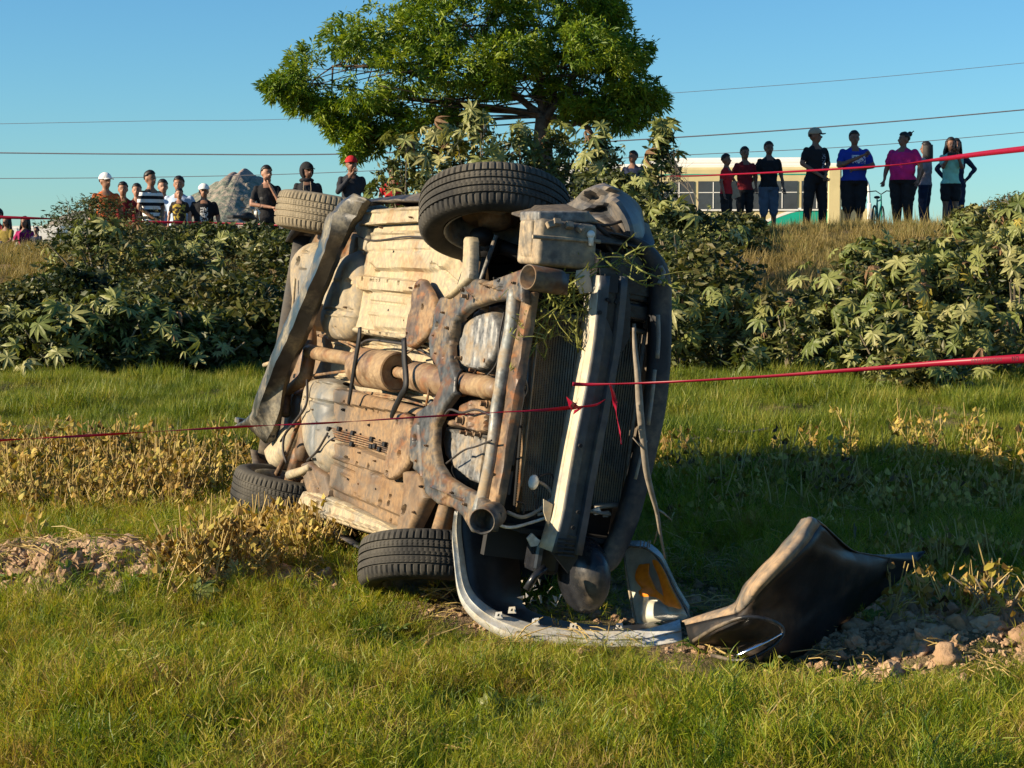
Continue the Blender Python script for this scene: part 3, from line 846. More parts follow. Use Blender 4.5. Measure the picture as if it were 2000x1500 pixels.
# ------------------------------------------------------------------ the tree
TD = 34.0
TX = (1052 - 1000) * TD / F_PX
tz = float(GH(TX, TD))
tree = empty('broad_tree', (TX, TD, tz)); tag(tree, 'broad spreading tree with narrow bright green leaves standing on the bank behind the crashed car', 'tree')
T0 = np.array([TX, TD, tz])
def TP(px, py, dd=0.0): return W(px, py, TD + dd) - T0
LOBES = [(575, 165, 42, 30, -.1), (615, 130, 62, 50, 0), (650, 195, 65, 38, .2), (690, 85, 78, 58, -.4), (700, 170, 70, 50, -.6), (760, 60, 85, 60, .2), (790, 130, 85, 60, -.7), (745, 225, 55, 38, .3),
         (860, 50, 95, 66, -.3), (890, 120, 90, 55, -.8), (860, 180, 75, 38, .5), (960, 30, 90, 62, .3), (985, 110, 78, 52, -.6), (975, 170, 60, 26, -.5), (1065, 60, 85, 62, -.2), (1080, 130, 70, 40, .7), (1085, 175, 45, 24, .2), (1130, 95, 82, 55, -.7), (1160, 45, 75, 52, .2),
         (1190, 125, 72, 55, -.3), (1225, 85, 52, 48, .3), (1240, 160, 55, 50, 0), (1185, 195, 78, 30, .3), (1262, 195, 42, 38, .2), (700, 262, 26, 30, 0), (1020, -30, 110, 50, 0), (860, -20, 100, 40, 0), (1140, -10, 70, 38, .1), (1125, 215, 38, 16, 0), (640, 222, 26, 18, 0), (770, 262, 26, 14, .2), (668, 252, 34, 22, .1), (722, 278, 30, 24, .2), (830, 238, 60, 24, .1), (910, 228, 50, 18, .3), (1215, 232, 46, 24, .1), (545, 172, 34, 20, 0), (690, 300, 18, 16, .1), (1180, 20, 40, 34, .1), (600, 205, 40, 24, .3), (1150, 218, 40, 20, .3)]
mb = MB()
trunk_base = np.array([0, 0, -.15])
fork = TP(1058, 225)
mb.tube(spline([trunk_base, TP(1050, 330), fork], 5), list(np.linspace(.15, .10, 11)), 10)
mb.tube(spline([np.array([.18, .1, -.15]), TP(1072, 320, .1), TP(1068, 235, .1), TP(1090, 150, .2)], 5), list(np.linspace(.10, .05, 16)), 8)
mb.build('trunk', M['bark'], tree, smooth=True)
limbs = [[(1058, 228, 0), (1010, 190, 0), (930, 160, -.2), (850, 120, -.2)], [(1058, 228, 0), (1000, 215, .1), (900, 200, .3), (790, 195, .3), (690, 170, .2)], [(1058, 225, 0), (1050, 150, 0), (1040, 60, 0)],
         [(1062, 228, 0), (1095, 190, 0), (1130, 140, 0), (1180, 90, 0)], [(1070, 225, 0), (1110, 242, .1), (1150, 228, .1), (1190, 205, .1), (1240, 170, .1)], [(930, 160, -.2), (860, 165, -.3), (770, 130, -.2), (650, 130, 0)],
         [(900, 200, .3), (840, 236, .2), (770, 226, .2), (700, 215, .1)], [(1010, 190, 0), (960, 120, .4), (900, 50, .4)], [(1130, 232, .1), (1150, 250, .1), (1165, 270, .1)]]
lm = MB()
for li in limbs:
    sp = spline([TP(*q) + rng.normal(0, .02, 3) for q in li], 5)
    lm.tube(sp, list(np.linspace(.075, .018, len(sp))), 6)
for (cx, cy, rx, ry, dd) in LOBES:     # small twigs feeding each lobe
    for k in range(2):
        a = random.choice(limbs); s0 = min(a, key=lambda q: abs(q[0] - cx) + abs(q[1] - cy)); st = TP(*s0)
        e = TP(cx + random.uniform(-.8, .8) * rx, cy + random.uniform(-.7, .7) * ry, dd + random.uniform(-.5, .5))
        mid_ = (st + e) / 2 + rng.normal(0, .07, 3)
        lm.tube(spline([st, mid_, e], 3), list(np.linspace(.018, .005, 7)), 4)
lm.build('limb', M['bark'], tree, smooth=True)
def tree_leaves():
    V = []; F = []
    for (cx, cy, rx, ry, dd) in LOBES:
        c = TP(cx, cy, dd); ax = rx * .90 * TD / F_PX; az = ry * .86 * TD / F_PX; ay = .55 + ax * .5
        nclus = int(40 + 330 * ax * az)
        for k in range(nclus):
            d = rng.normal(0, 1, 3); d /= np.linalg.norm(d)
            r = random.uniform(.45, 1.06) ** .5
            if random.random() < .25: r = random.random()
            r *= 1 + .25 * float(mnoise.noise(Vector(d.tolist()) * 2.2 + Vector((cx * .1, 0, 0))))
            p = c + np.array([d[0] * ax, d[1] * ay, d[2] * az]) * r
            if mnoise.noise(Vector((p * 1.25).tolist())) < -.24: continue
            od = Vector((d[0] * .7, d[1] * .7, d[2] * .5 + .12)).normalized()
            for q in range(24):
                u = (od * .8 + Vector((random.gauss(0, .6), random.gauss(0, .6), random.gauss(-.1, .55)))).normalized()
                b = Vector(p.tolist()) + Vector((random.gauss(0, .045), random.gauss(0, .045), random.gauss(0, .045)))
                l = random.uniform(.08, .17); w = u.cross(Vector((random.gauss(0, 1), random.gauss(0, 1), random.gauss(0, 1)))).normalized() * l * .12
                n0 = len(V); m_ = b + u * l * .5; e = b + u * l + Vector((0, 0, -l * .18))
                V.extend([tuple(b), tuple(m_ + w), tuple(e), tuple(m_ - w)]); F.append((n0, n0 + 1, n0 + 2, n0 + 3))
    return V, F
V, F = tree_leaves()
o = mesh_obj('crown', V, F, M['treeleaf'], tree); o['kind'] = 'stuff'
# ------------------------------------------------------------------ rocky hill far behind
prof_px = [(-400, 475), (40, 470), (90, 442), (130, 420), (200, 402), (300, 392), (380, 385), (420, 362), (445, 345), (462, 334), (480, 331), (498, 338), (512, 350), (530, 358), (560, 378), (600, 392), (660, 415), (740, 440), (860, 462), (1500, 470), (2600, 476)]
HD = 900.0
hx = np.array([W(p[0], p[1], HD)[0] for p in prof_px]); hz = np.array([W(p[0], p[1], HD)[2] for p in prof_px])
xs = np.concatenate([np.linspace(hx[0], hx[1], 40)[:-1], np.linspace(hx[1], hx[-4], 420)[:-1], np.linspace(hx[-4], hx[-1], 60)]); ys = np.linspace(HD - 170, HD + 170, 90)
HX, HY = np.meshgrid(xs, ys)
base = np.interp(HX, hx, hz)
rid = np.exp(-((HY - HD) / 75.0) ** 2)
mult = vnoise(HX * .06, HY * .06) * 4 + vnoise(HX * .17, HY * .17 + 4) * 2.5 + vnoise(HX * .5, HY * .5) * 1.4
rock = np.exp(-((HX - W(478, 0, HD)[0]) / 14) ** 2) * np.exp(-((HY - HD) / 30) ** 2)
HZ = base * rid + mult * rid * np.clip(base / 25, 0, 1) * (1 - np.exp(-((HY - HD) / 18.0) ** 2) * .75) + rock * (2.2 * np.abs(np.sin(HX * .45)) - 1)
def hill_mat():
    m, t, out = nt('scrubby_hill')
    n1 = tex(t, .16, 6, .7, coord='World'); n2 = tex(t, .30, 4, .75, coord='World')
    c = mixc(t, ramp(t, n1, [(.3, 0.0), (.7, 1.0)]), (.22, .17, .11), (.36, .27, .18))
    c = mixc(t, ramp(t, n2, [(.42, 0.0), (.54, .95)]), c, (.085, .10, .045))
    gi = t.nodes.new('ShaderNodeNewGeometry'); sx = t.nodes.new('ShaderNodeSeparateXYZ'); t.links.new(gi.outputs['Position'], sx.inputs[0])
    mr = t.nodes.new('ShaderNodeMapRange'); mr.inputs[1].default_value = 30; mr.inputs[2].default_value = 34
    t.links.new(sx.outputs['Z'], mr.inputs[0])
    n3 = tex(t, .35, 5, .7, coord='World', stretch=(3, 3, .6))
    rk = mixc(t, ramp(t, n3, [(.35, 0.0), (.65, 1.0)]), (.13, .085, .07), (.40, .27, .19))
    c = mixc(t, mr.outputs[0], c, rk)
    c = mixc(t, .22, c, (.30, .36, .40))  # blue-grey distance haze mixed into the surface colour
    princ(t, out, c, .95, 0, bumpn(t, n2, .8, 1.5), .1)
    return m
M['hill'] = hill_mat()
ny2, nx2 = HX.shape; ii = np.arange(ny2 * nx2).reshape(ny2, nx2)
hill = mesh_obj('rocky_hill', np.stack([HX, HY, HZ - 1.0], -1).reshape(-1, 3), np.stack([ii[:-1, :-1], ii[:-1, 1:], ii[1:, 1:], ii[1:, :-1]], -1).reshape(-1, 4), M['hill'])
tag(hill, kind='structure')

# ------------------------------------------------------------------ power lines
M['wire'] = simple('weathered_wire', (.20, .20, .22), .6, .3, .1, 5, 0)
def wire(pts, d, r, label):
    P = [W(x, y, d) for x, y in pts]
    sp = spline(P, 10)
    mb = MB(); mb.tube(sp, r, 6)
    tag(mb.build('power_line', M['wire']), label, 'power line', 'power lines crossing the sky')
wire([(-60, 298), (300, 301), (740, 299), (1310, 269), (1700, 241), (2080, 207)], 60, .020, 'thickest power line, level with the top of the heads on the right')
wire([(-60, 349), (300, 346), (670, 336), (1290, 305), (1700, 284), (2080, 251)], 60, .011, 'lowest power line, passing just above the people')
wire([(-60, 243), (300, 236), (640, 229), (1310, 182), (1700, 152), (2080, 115)], 62, .008, 'highest thin power line, hidden in the middle by the tree')

# ------------------------------------------------------------------ bus
M['cream'] = simple('cream_bus_paint', (.62, .52, .26), .5, 0, .08, 2, .02)
M['white_paint'] = simple('white_paint', (.80, .78, .70), .4, 0, .06, 2, .02)
M['green'] = simple('green_bus_paint', (.01, .36, .24), .4, 0, .06, 2, .02)
M['glass'] = simple('dark_window_glass', (.055, .06, .065), .12, 0, .2, 3, 0, .6)
M['rubber'] = simple('black_rubber', (.02, .02, .02), .7, 0, .2, 8, .1)
M['redpaint'] = simple('red_paint', (.55, .02, .03), .35, 0, .1, 5, 0)
M['chrome'] = simple('chrome', (.75, .75, .75), .15, 1, .05, 5, 0)
BD = 50.0; by_ = R_(-7)
bx0 = W(1690, 400, BD)[0]; bz0 = float(GH(bx0, BD + 1)) + .02
bus = empty('old_bus', (bx0, BD, bz0)); bus.rotation_euler = (0, 0, by_)
tag(bus, 'old cream and green minibus parked on the road behind the people on the right', 'bus')
# local: x from -7.2 (rear) to 0 (front), y 0 (near side) .. 2.3, z up from road
BL, BW_ = 7.2, 2.3
zt = 3.5 - bz0 + .02
def bbox(nm, x0, x1, y0, y1, z0, z1, mt, parent=bus, bev=0):
    mb = MB(); mb.box(((x0 + x1) / 2, (y0 + y1) / 2, (z0 + z1) / 2), (x1 - x0, y1 - y0, z1 - z0), bevel=bev)
    o = mb.build(nm, M[mt], parent); return o
bbox('body', -BL, -.6, 0, BW_, .45, zt, 'cream', bev=.06)
bbox('roof', -BL + .1, -.7, .12, BW_ - .12, zt - .05, zt + .10, 'white_paint', bev=.04)
bbox('roof_pod', -5.6, -1.0, .35, BW_ - .35, zt + .1, zt + .26, 'white_paint', bev=.05)
bbox('hood', -.6, .25, .12, BW_ - .12, .5, 1.65, 'cream', bev=.06)
for i in range(7):
    x0 = -6.9 + i * .88
    w = bbox('window', x0, x0 + .78, -.02, .02, zt - 1.08, zt - .36, 'glass')
    
    for q_ in (.39,): bbox('window_bar', x0 + q_ - .012, x0 + q_ + .012, -.03, .0, zt - 1.06, zt - .38, 'white_paint', w)
    bbox('window_bar', x0 + .01, x0 + .77, -.03, .0, zt - .66, zt - .64, 'white_paint', w)
    f = bbox('sill', x0 - .03, x0 + .81, -.035, -.004, zt - 1.12, zt - 1.082, 'white_paint', w)
# side stripes: green swoosh polygons 4 mm proud of the side
def side_poly(nm, pts, mt, proud=.006):
    V = [(x, -proud, z) for x, z in pts] + [(x, .01, z) for x, z in pts]; n = len(pts)
    F = [tuple(range(n))[::-1], tuple(range(n, 2 * n))] + [(i, (i + 1) % n, n + (i + 1) % n, n + i) for i in range(n)]
    return mesh_obj(nm, V, F, M[mt], bus)
sw = [(-7.1, .55)] + [(-7.1 + 6.3 * t, 1.28 + .34 * math.sin(t * 8.2 + .3) * (1 if t > .3 else .6)) for t in np.linspace(0, 1, 30)] + [(-.8, .55)]
side_poly('green_stripe', sw, 'green')
side_poly('white_stripe', [(x, z + .012) for x, z in sw[1:-1]] + [(x, z + .085) for x, z in sw[1:-1]][::-1], 'white_paint', .010)
side_poly('roof_line', [(-7.1, zt - .20), (-.7, zt - .20), (-.7, zt - .175), (-7.1, zt - .175)], 'green', .012)
side_poly('window_emblem', [(-2.62, zt - .50), (-2.36, zt - .46), (-2.36, zt - .58), (-2.42, zt - .60), (-2.42, zt - .86), (-2.56, zt - .86), (-2.56, zt - .60), (-2.62, zt - .58)], 'cream', .026)
bbox('door_post', -.95, -.62, -.10, .2, .35, zt - .06, 'cream', bev=.03)
bbox('windscreen', -.62, -.585, .15, BW_ - .15, 1.7, zt - .3, 'glass')
ma = MB(); ma.tube(spline([(-.6, -.05, zt - .35), (-.25, -.3, zt - .28), (.02, -.42, zt - .42), (.08, -.42, zt - .95)], 6), .035, 8)
ob = ma.build('mirror_arm', M['white_paint'], bus, smooth=True)
mm_ = MB(); mm_.box((.08, -.42, zt - 1.15), (.10, .22, .42), bevel=.03); mm_.build('mirror', M['white_paint'], ob)
for x in (-5.9, -.9):
    wb = MB(); 
    for yy in (.12, BW_ - .12):
        wb.tube([(x, yy - .12, .45), (x, yy + .12, .45)], .45, 20)
    wb.build('wheel', M['rubber'], bus)
# pale sedan / pickup roof and white cab seen through leaves left of the bus
# ------------------------------------------------------------------ white vehicle with red stripe between bus and fender
vX = W(1182, 380, 44)[0]; vz = float(GH(vX, 44))
van = empty('parked_van', (vX, 44, vz)); tag(van, 'white van with a red stripe half hidden by leaves behind the crumpled fender', 'van')
vt = W(1182, 318, 44)[2] - vz
mb = MB()
prof = [(-1.4, .35), (-1.4, vt * .62), (-1.15, vt * .95), (-.9, vt), (.25, vt), (.8, vt * .62), (1.25, vt * .52), (1.35, .35)]
V = [(x, 0, z) for x, z in prof] + [(x, 1.8, z) for x, z in prof]; n = len(prof)
mb.add(V, [tuple(range(n)), tuple(range(n, 2 * n))[::-1]] + [(i, n + i, n + (i + 1) % n, (i + 1) % n) for i in range(n)])
mb.build('body', M['white_paint'], van)
mb = MB(); mb.box((-.1, -.01, vt * .50), (2.4, .03, .16)); mb.build('red_stripe', M['redpaint'], van)
mb = MB(); mb.box((-.35, -.012, vt * .78), (.9, .03, vt * .26)); mb.build('window', M['glass'], van)
for x in (-.85, .8):
    mb = MB()
    for yy in (.1, 1.7): mb.tube([(x, yy - .1, .33), (x, yy + .1, .33)], .33, 18)
    mb.build('wheel', M['rubber'], van)

# ------------------------------------------------------------------ white trailer at the left
tX = W(118, 470, 52)[0]; tz0 = float(GH(tX, 52))
tr = empty('box_trailer', (tX, 52, tz0)); tag(tr, 'white panelled box trailer parked behind the seated women at the left edge', 'trailer')
tt = W(118, 441, 52)[2] - tz0
mb = MB(); mb.box((-2.2, 1.1, (tt + .5) / 2), (4.4, 2.2, tt - .5)); mb.build('body', M['white_paint'], tr)
M['panel'] = simple('white_panel', (.82, .80, .72), .5, 0, .05, 3, 0)
for i in range(8):
    mb = MB(); mb.box((-4.15 + i * .53 + .12, -.012, (tt + .5) / 2), (.47, .03, tt - .6), bevel=.008); mb.build('panel', M['panel'], tr)
for x in (-3.3, -1.0):
    mb = MB()
    for yy in (.15, 2.05): mb.tube([(x, yy - .1, .36), (x, yy + .1, .36)], .36, 18)
    mb.build('wheel', M['rubber'], tr)

# ------------------------------------------------------------------ motorcycles and bicycle
def motorcycle(px, d, top_px, rz, paint, label, name='motorcycle'):
    X = W(px, top_px, d)[0]; z0 = float(GH(X, d))
    sc = (W(px, top_px, d)[2] - z0) / 1.28
    r = empty(name, (X, d, z0)); r.rotation_euler = (0, 0, rz); r.scale = (sc, sc, sc)
    tag(r, label, 'motorcycle', 'motorcycles behind the bank')
    for x in (-.62, .62):
        mb = MB(); rg = [(x + .30 * math.cos(a), 0, .30 + .30 * math.sin(a)) for a in np.linspace(0, 2 * math.pi, 25)]
        mb.tube(rg, .05, 8, caps=False); w = mb.build('wheel', M['rubber'], r, smooth=True)
        hb = MB(); hb.tube([(x, -.06, .30), (x, .06, .30)], .06, 10)
        for k in range(8):
            a = k * math.pi / 4; hb.tube([(x, 0, .3), (x + .27 * math.cos(a), 0, .3 + .27 * math.sin(a))], .006, 4)
        hb.build('hub', M['chrome'], w)
    mb = MB(); mb.ball((.12, 0, .80), (.28, .14, .13)); mb.build('fuel_tank', M[paint], r, smooth=True)
    mb = MB(); mb.box((-.35, 0, .80), (.62, .22, .09), bevel=.03); mb.build('seat', M['rubber'], r)
    mb = MB(); mb.box((.0, 0, .48), (.34, .24, .34), bevel=.04); mb.tube([(-.1, .1, .35), (-.7, .14, .33)], .04, 8); mb.build('engine', M['alu'], r)
    mb = MB(); mb.tube([(.44, -.07, 1.0), (.62, -.09, .3)], .025, 8); mb.tube([(.44, .07, 1.0), (.62, .09, .3)], .025, 8); mb.build('fork', M['chrome'], r)
    mb = MB(); mb.tube([(.30, -.36, 1.07), (.40, -.18, 1.03), (.42, 0, 1.0), (.40, .18, 1.03), (.30, .36, 1.07)], .014, 6); mb.build('handlebar', M['rubber'], r)
    mb = MB(); mb.ball((.54, 0, .92), (.09, .09, .09)); mb.build('headlight', M['white_paint'], r, smooth=True)
    mb = MB(); mb.box((.30, 0, .66), (.3, .2, .3), bevel=.05); mb.box((.62, 0, .64), (.34, .10, .03)); mb.box((-.62, 0, .66), (.36, .14, .04)); mb.build('fairing', M[paint], r)
    for s in (-1, 1):
        mb = MB(); mb.tube([(.34, s * .22, 1.05), (.32, s * .30, 1.22)], .007, 5); mb.ball((.32, s * .31, 1.28), (.02, .07, .055)); mb.build('mirror', M['rubber'], r)
motorcycle(478, 30.6, 388, R_(62), 'dark', 'black motorcycle with a raised mirror parked below the man in the black shirt')
motorcycle(250, 31.0, 408, R_(15), 'redpaint', 'red motorcycle almost hidden by weeds in front of the boys')
def bicycle(px, d, top_px, label):
    X = W(px, top_px, d)[0]; z0 = float(GH(X, d)); r = empty('bicycle', (X, d, z0)); r.rotation_euler = (0, 0, R_(70))
    sc = (W(px, top_px, d)[2] - z0) / 1.0; r.scale = (sc, sc, sc)
    tag(r, label, 'bicycle')
    for x in (-.5, .5):
        mb = MB(); rg = [(x + .32 * math.cos(a), 0, .33 + .32 * math.sin(a)) for a in np.linspace(0, 2 * math.pi, 25)]
        mb.tube(rg, .02, 6, caps=False)
        for k in range(10):
            a = k * math.pi / 5; mb.tube([(x, 0, .33), (x + .31 * math.cos(a), 0, .33 + .31 * math.sin(a))], .003, 3)
        mb.build('wheel', M['rubber'], r)
    mb = MB()
    for a, b in (((-.5, 0, .33), (-.05, 0, .30)), ((-.05, 0, .30), (-.18, 0, .80)), ((-.18, 0, .75), (.36, 0, .80)), ((-.05, 0, .30), (.38, 0, .72)), ((-.18, 0, .72), (-.5, 0, .33)), ((.34, 0, .9), (.5, 0, .33))): mb.tube([a, b], .018, 6)
    mb.build('frame', M['green'], r)
    mb = MB(); mb.tube([(.30, -.3, .98), (.36, -.12, 1.0), (.34, 0, .92), (.36, .12, 1.0), (.30, .3, .98)], .014, 6); mb.build('handlebar', M['rubber'], r)
    mb = MB(); mb.ball((-.2, 0, .84), (.13, .07, .035)); mb.build('saddle', M['rubber'], r)
bicycle(1716, 37, 372, 'bicycle with black handlebars standing between the woman in blue and the woman in pink')
# ------------------------------------------------------------------ the crashed car
car = bpy.data.objects.new('overturned_car', None); C.objects.link(car)
MW = Matrix(((*RC[0], TC[0]), (*RC[1], TC[1]), (*RC[2], TC[2]), (0, 0, 0, 1)))
car.matrix_world = MW
tag(car, 'dark sedan lying on its side, muddy underbody facing the camera, front bumper torn off', 'car')

def seg_dist(px, py, poly, closed):
    P = np.asarray(poly, float); Q = np.roll(P, -1, 0) if closed else P[1:]
    if not closed: P = P[:-1]
    best = np.full(px.shape, 1e9); bxp = np.zeros(px.shape); byp = np.zeros(px.shape)
    for (x0, y0), (x1, y1) in zip(P, Q):
        dx, dy = x1 - x0, y1 - y0; l2 = dx * dx + dy * dy + 1e-12
        t = np.clip(((px - x0) * dx + (py - y0) * dy) / l2, 0, 1)
        cx, cy = x0 + t * dx, y0 + t * dy
        d = np.hypot(px - cx, py - cy); m = d < best
        best = np.where(m, d, best); bxp = np.where(m, cx, bxp); byp = np.where(m, cy, byp)
    return best, bxp, byp
def inside(px, py, poly):
    P = np.asarray(poly, float); r = np.zeros(px.shape, bool); j = len(P) - 1
    for i in range(len(P)):
        xi, yi = P[i]; xj, yj = P[j]
        c = ((yi > py) != (yj > py)) & (px < (xj - xi) * (py - yi) / (yj - yi + 1e-12) + xi)
        r ^= c; j = i
    return r
def relief(name, poly, c, mat, parent=car, edge=.02, bulge=.02, feats=(), res=(.010, .007), skirt=.03, noise=.0008, smooth_poly=0, holes=()):
    """stamped sheet lying on the car plane c; outline and features are drawn where the photograph shows them"""
    if smooth_poly:
        P_ = [np.array(p, float) for p in poly]; n = len(P_); out = []
        for i in range(n):
            p0, p1, p2, p3 = P_[i - 1], P_[i], P_[(i + 1) % n], P_[(i + 2) % n]
            for k in range(smooth_poly):
                t = k / smooth_poly
                out.append(.5 * ((2 * p1) + (-p0 + p2) * t + (2 * p0 - 5 * p1 + 4 * p2 - p3) * t * t + (-p0 + 3 * p1 - 3 * p2 + p3) * t ** 3))
        poly = out
    L = np.array([K(x, y, c + bulge * .5)[:2] for x, y in poly])
    a0, b0 = L.min(0) - res[0]; a1, b1 = L.max(0) + res[0]
    na = int((a1 - a0) / res[0]) + 2; nb = int((b1 - b0) / res[1]) + 2
    A, B = np.meshgrid(np.linspace(a0, a1, na), np.linspace(b0, b1, nb), indexing='ij')
    ins = inside(A, B, L)
    d, ca, cb = seg_dist(A, B, L, True)
    cell = ins[:-1, :-1] | ins[1:, :-1] | ins[:-1, 1:] | ins[1:, 1:]
    # holes: cells dropped (px polygons)
    A2 = np.where(ins, A, ca); B2 = np.where(ins, B, cb)
    dd = np.where(ins, d, 0)
    h = bulge * np.sqrt(np.clip(1 - (1 - np.clip(dd / max(edge, 1e-6), 0, 1)) ** 2, 0, 1)) if edge > 0 else np.full(A.shape, bulge)
    hb = h.copy()
    for ft in feats:
        kind = ft[0]; hh = ft[-1]
        P3 = np.stack([A2, B2, np.full(A2.shape, c + bulge + hh)], -1)
        X, Y = pxcar(P3.reshape(-1, 3)); X = np.asarray(X).reshape(A2.shape); Y = np.asarray(Y).reshape(A2.shape)
        if kind == 'bead':     # ('bead', pts, width_px, h)
            q, _, _ = seg_dist(X, Y, ft[1], False)
            w = ft[2]; h = h + hh * (1 - sst(w * .45, w * 1.0, q))
        elif kind == 'panel':  # ('panel', poly, edge_px, h)
            q, _, _ = seg_dist(X, Y, ft[1], True); q = np.where(inside(X, Y, ft[1]), q, -q)
            h = h + hh * sst(-ft[2] * .5, ft[2] * .5, q)
        elif kind == 'hole':   # ('hole', (x,y), rx, ry, angle, h)
            (cx, cy), rx, ry, an = ft[1], ft[2], ft[3], ft[4]
            u = ((X - cx) * math.cos(an) + (Y - cy) * math.sin(an)) / rx; v = (-(X - cx) * math.sin(an) + (Y - cy) * math.cos(an)) / ry
            h = h + hh * (1 - sst(.75, 1.1, np.sqrt(u * u + v * v)))
    Cc = c + h
    if noise:
        s = noise
        Cc = Cc + s * (vnoise(A2 * 9 + c * 50, B2 * 9) * 2 + vnoise(A2 * 31, B2 * 31 + 7) * .8)
    keep = cell.copy()
    for hp in holes:
        HP = np.array([K(x, y, c + bulge)[:2] for x, y in hp])
        Am = (A2[:-1, :-1] + A2[1:, 1:]) / 2; Bm = (B2[:-1, :-1] + B2[1:, 1:]) / 2
        keep &= ~inside(Am, Bm, HP)
    idx = -np.ones(A.shape, int)
    use = np.zeros(A.shape, bool)
    for di in (0, 1):
        for dj in (0, 1):
            use[di:na - 1 + di, dj:nb - 1 + dj] |= keep
    idx[use] = np.arange(use.sum())
    V = np.stack([A2[use], B2[use], Cc[use]], -1)
    i, j = np.nonzero(keep)
    F = np.stack([idx[i, j], idx[i + 1, j], idx[i + 1, j + 1], idx[i, j + 1]], -1)
    bm = bmesh.new()
    vs = [bm.verts.new(v) for v in V.tolist()]
    for f in F.tolist():
        try: bm.faces.new([vs[k] for k in f])
        except ValueError: pass
    bmesh.ops.remove_doubles(bm, verts=bm.verts, dist=.0005)
    bmesh.ops.dissolve_degenerate(bm, edges=bm.edges, dist=.0002)
    if skirt:
        be = [e for e in bm.edges if e.is_boundary]
        ex = bmesh.ops.extrude_edge_only(bm, edges=be)
        for v in [g_ for g_ in ex['geom'] if isinstance(g_, bmesh.types.BMVert)]: v.co.z -= skirt
        for f in [g_ for g_ in ex['geom'] if isinstance(g_, bmesh.types.BMFace)]: f.smooth = False
    me = bpy.data.meshes.new(name)
    for f in bm.faces: f.smooth = True
    bmesh.ops.recalc_face_normals(bm, faces=bm.faces)
    bm.to_mesh(me); bm.free()
    me.materials.append(M[mat] if isinstance(mat, str) else mat)
    try: me.set_sharp_from_angle(angle=R_(38))
    except Exception: pass
    o = bpy.data.objects.new(name, me); C.objects.link(o); o.parent = parent
    return o
def ctube(name, pts, r, mat, n=12, parent=car, sp=5, flat=None, smooth=True):
    P = [K(*p) for p in pts]
    if sp and len(P) > 2: P2 = spline(P, sp)
    else: P2 = P
    rr = r
    if isinstance(r, (list, tuple)):
        rr = list(np.interp(np.linspace(0, len(r) - 1, len(P2)), range(len(r)), r))
    mb = MB(); mb.tube(P2, rr, n, flat=flat)
    return mb.build(name, M[mat], parent, smooth=smooth)
PI = math.pi
# backing floor, everything else stands proud of it
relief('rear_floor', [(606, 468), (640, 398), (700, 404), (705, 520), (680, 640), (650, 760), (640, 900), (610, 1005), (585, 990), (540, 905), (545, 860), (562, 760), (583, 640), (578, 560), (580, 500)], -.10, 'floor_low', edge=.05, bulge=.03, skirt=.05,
       feats=[('bead', [(588, 650), (566, 760)], 7, -.03), ('bead', [(610, 640), (600, 760)], 5, .03), ('hole', (583, 570), 5, 8, 0, -.04), ('panel', [(595, 660), (640, 650), (630, 740), (590, 740)], 8, .03)])
# upper floor half
relief('upper_floor_pan', [(700, 446), (760, 436), (860, 430), (905, 470), (930, 545), (905, 562), (884, 590), (862, 640), (850, 668), (760, 662), (690, 650), (676, 640), (690, 560), (698, 500)], .015, 'floor', edge=.03, bulge=.02,
       feats=[('panel', [(712, 476), (722, 468), (845, 466), (880, 500), (868, 522), (830, 528), (735, 526), (716, 510)], 9, .022),
              ('bead', [(735, 482), (730, 512)], 5, .008), ('bead', [(722, 494), (850, 490)], 4, -.006),
              ('panel', [(683, 540), (700, 537), (812, 549), (812, 572), (700, 566), (683, 556)], 4, .032),
              ('panel', [(722, 568), (806, 580), (802, 645), (728, 640), (716, 610)], 8, .018),
              ('bead', [(728, 590), (800, 597)], 4, -.007), ('bead', [(724, 612), (796, 620)], 4, .006),
              ('bead', [(690, 644), (760, 655), (850, 660)], 7, .02),
              ('bead', [(705, 457), (860, 450)], 3, .010), ('bead', [(742, 528), (830, 531)], 4, -.008),
              ('bead', [(690, 520), (700, 480)], 5, -.012), ('bead', [(862, 520), (905, 560)], 4, -.012), ('bead', [(868, 545), (885, 585)], 4, .010),
              ('hole', (719, 500), 2.0, 5, .2, -.02), ('hole', (743, 530), 5, 1.6, .1, -.02), ('hole', (860, 520), 2.2, 5, .1, -.02),
              ('hole', (718, 548), 1.7, 3, 0, -.03), ('hole', (731, 549), 1.7, 3, 0, -.03), ('hole', (748, 551), 1.5, 3, 0, -.03), ('hole', (753, 551), 1.5, 3, 0, -.03), ('hole', (759, 552), 1.5, 3, 0, -.03), ('hole', (765, 552), 1.5, 3, 0, -.03), ('hole', (781, 553), 1.7, 3, 0, -.03), ('hole', (803, 556), 1.7, 3, 0, -.03),
              ('hole', (735, 572), 6, 1.4, .25, -.02), ('hole', (686, 649), 2, 4, 0, -.03), ('hole', (727, 652), 1.7, 3, 0, -.03), ('hole', (739, 653), 1.7, 3, 0, -.03), ('hole', (761, 655), 1.7, 3, 0, -.03), ('hole', (774, 656), 1.7, 3, 0, -.03),
              ('bead', [(722, 575), (716, 640)], 6, -.014)])
relief('upper_sill', [(708, 409), (745, 407), (818, 402), (870, 400), (870, 442), (820, 434), (745, 438), (703, 443)], .045, 'floor', edge=.012, bulge=.025,
       feats=[('bead', [(704, 437), (742, 436), (820, 431)], 3.5, .03)] + [('bead', [(x, 424 - (x - 720) * .05), (x + 2, 412 - (x - 720) * .05)], 2.2, -.010) for x in (726, 743, 762, 782, 800)] + [('bead', [(706, 414), (820, 407)], 2.5, .008)])
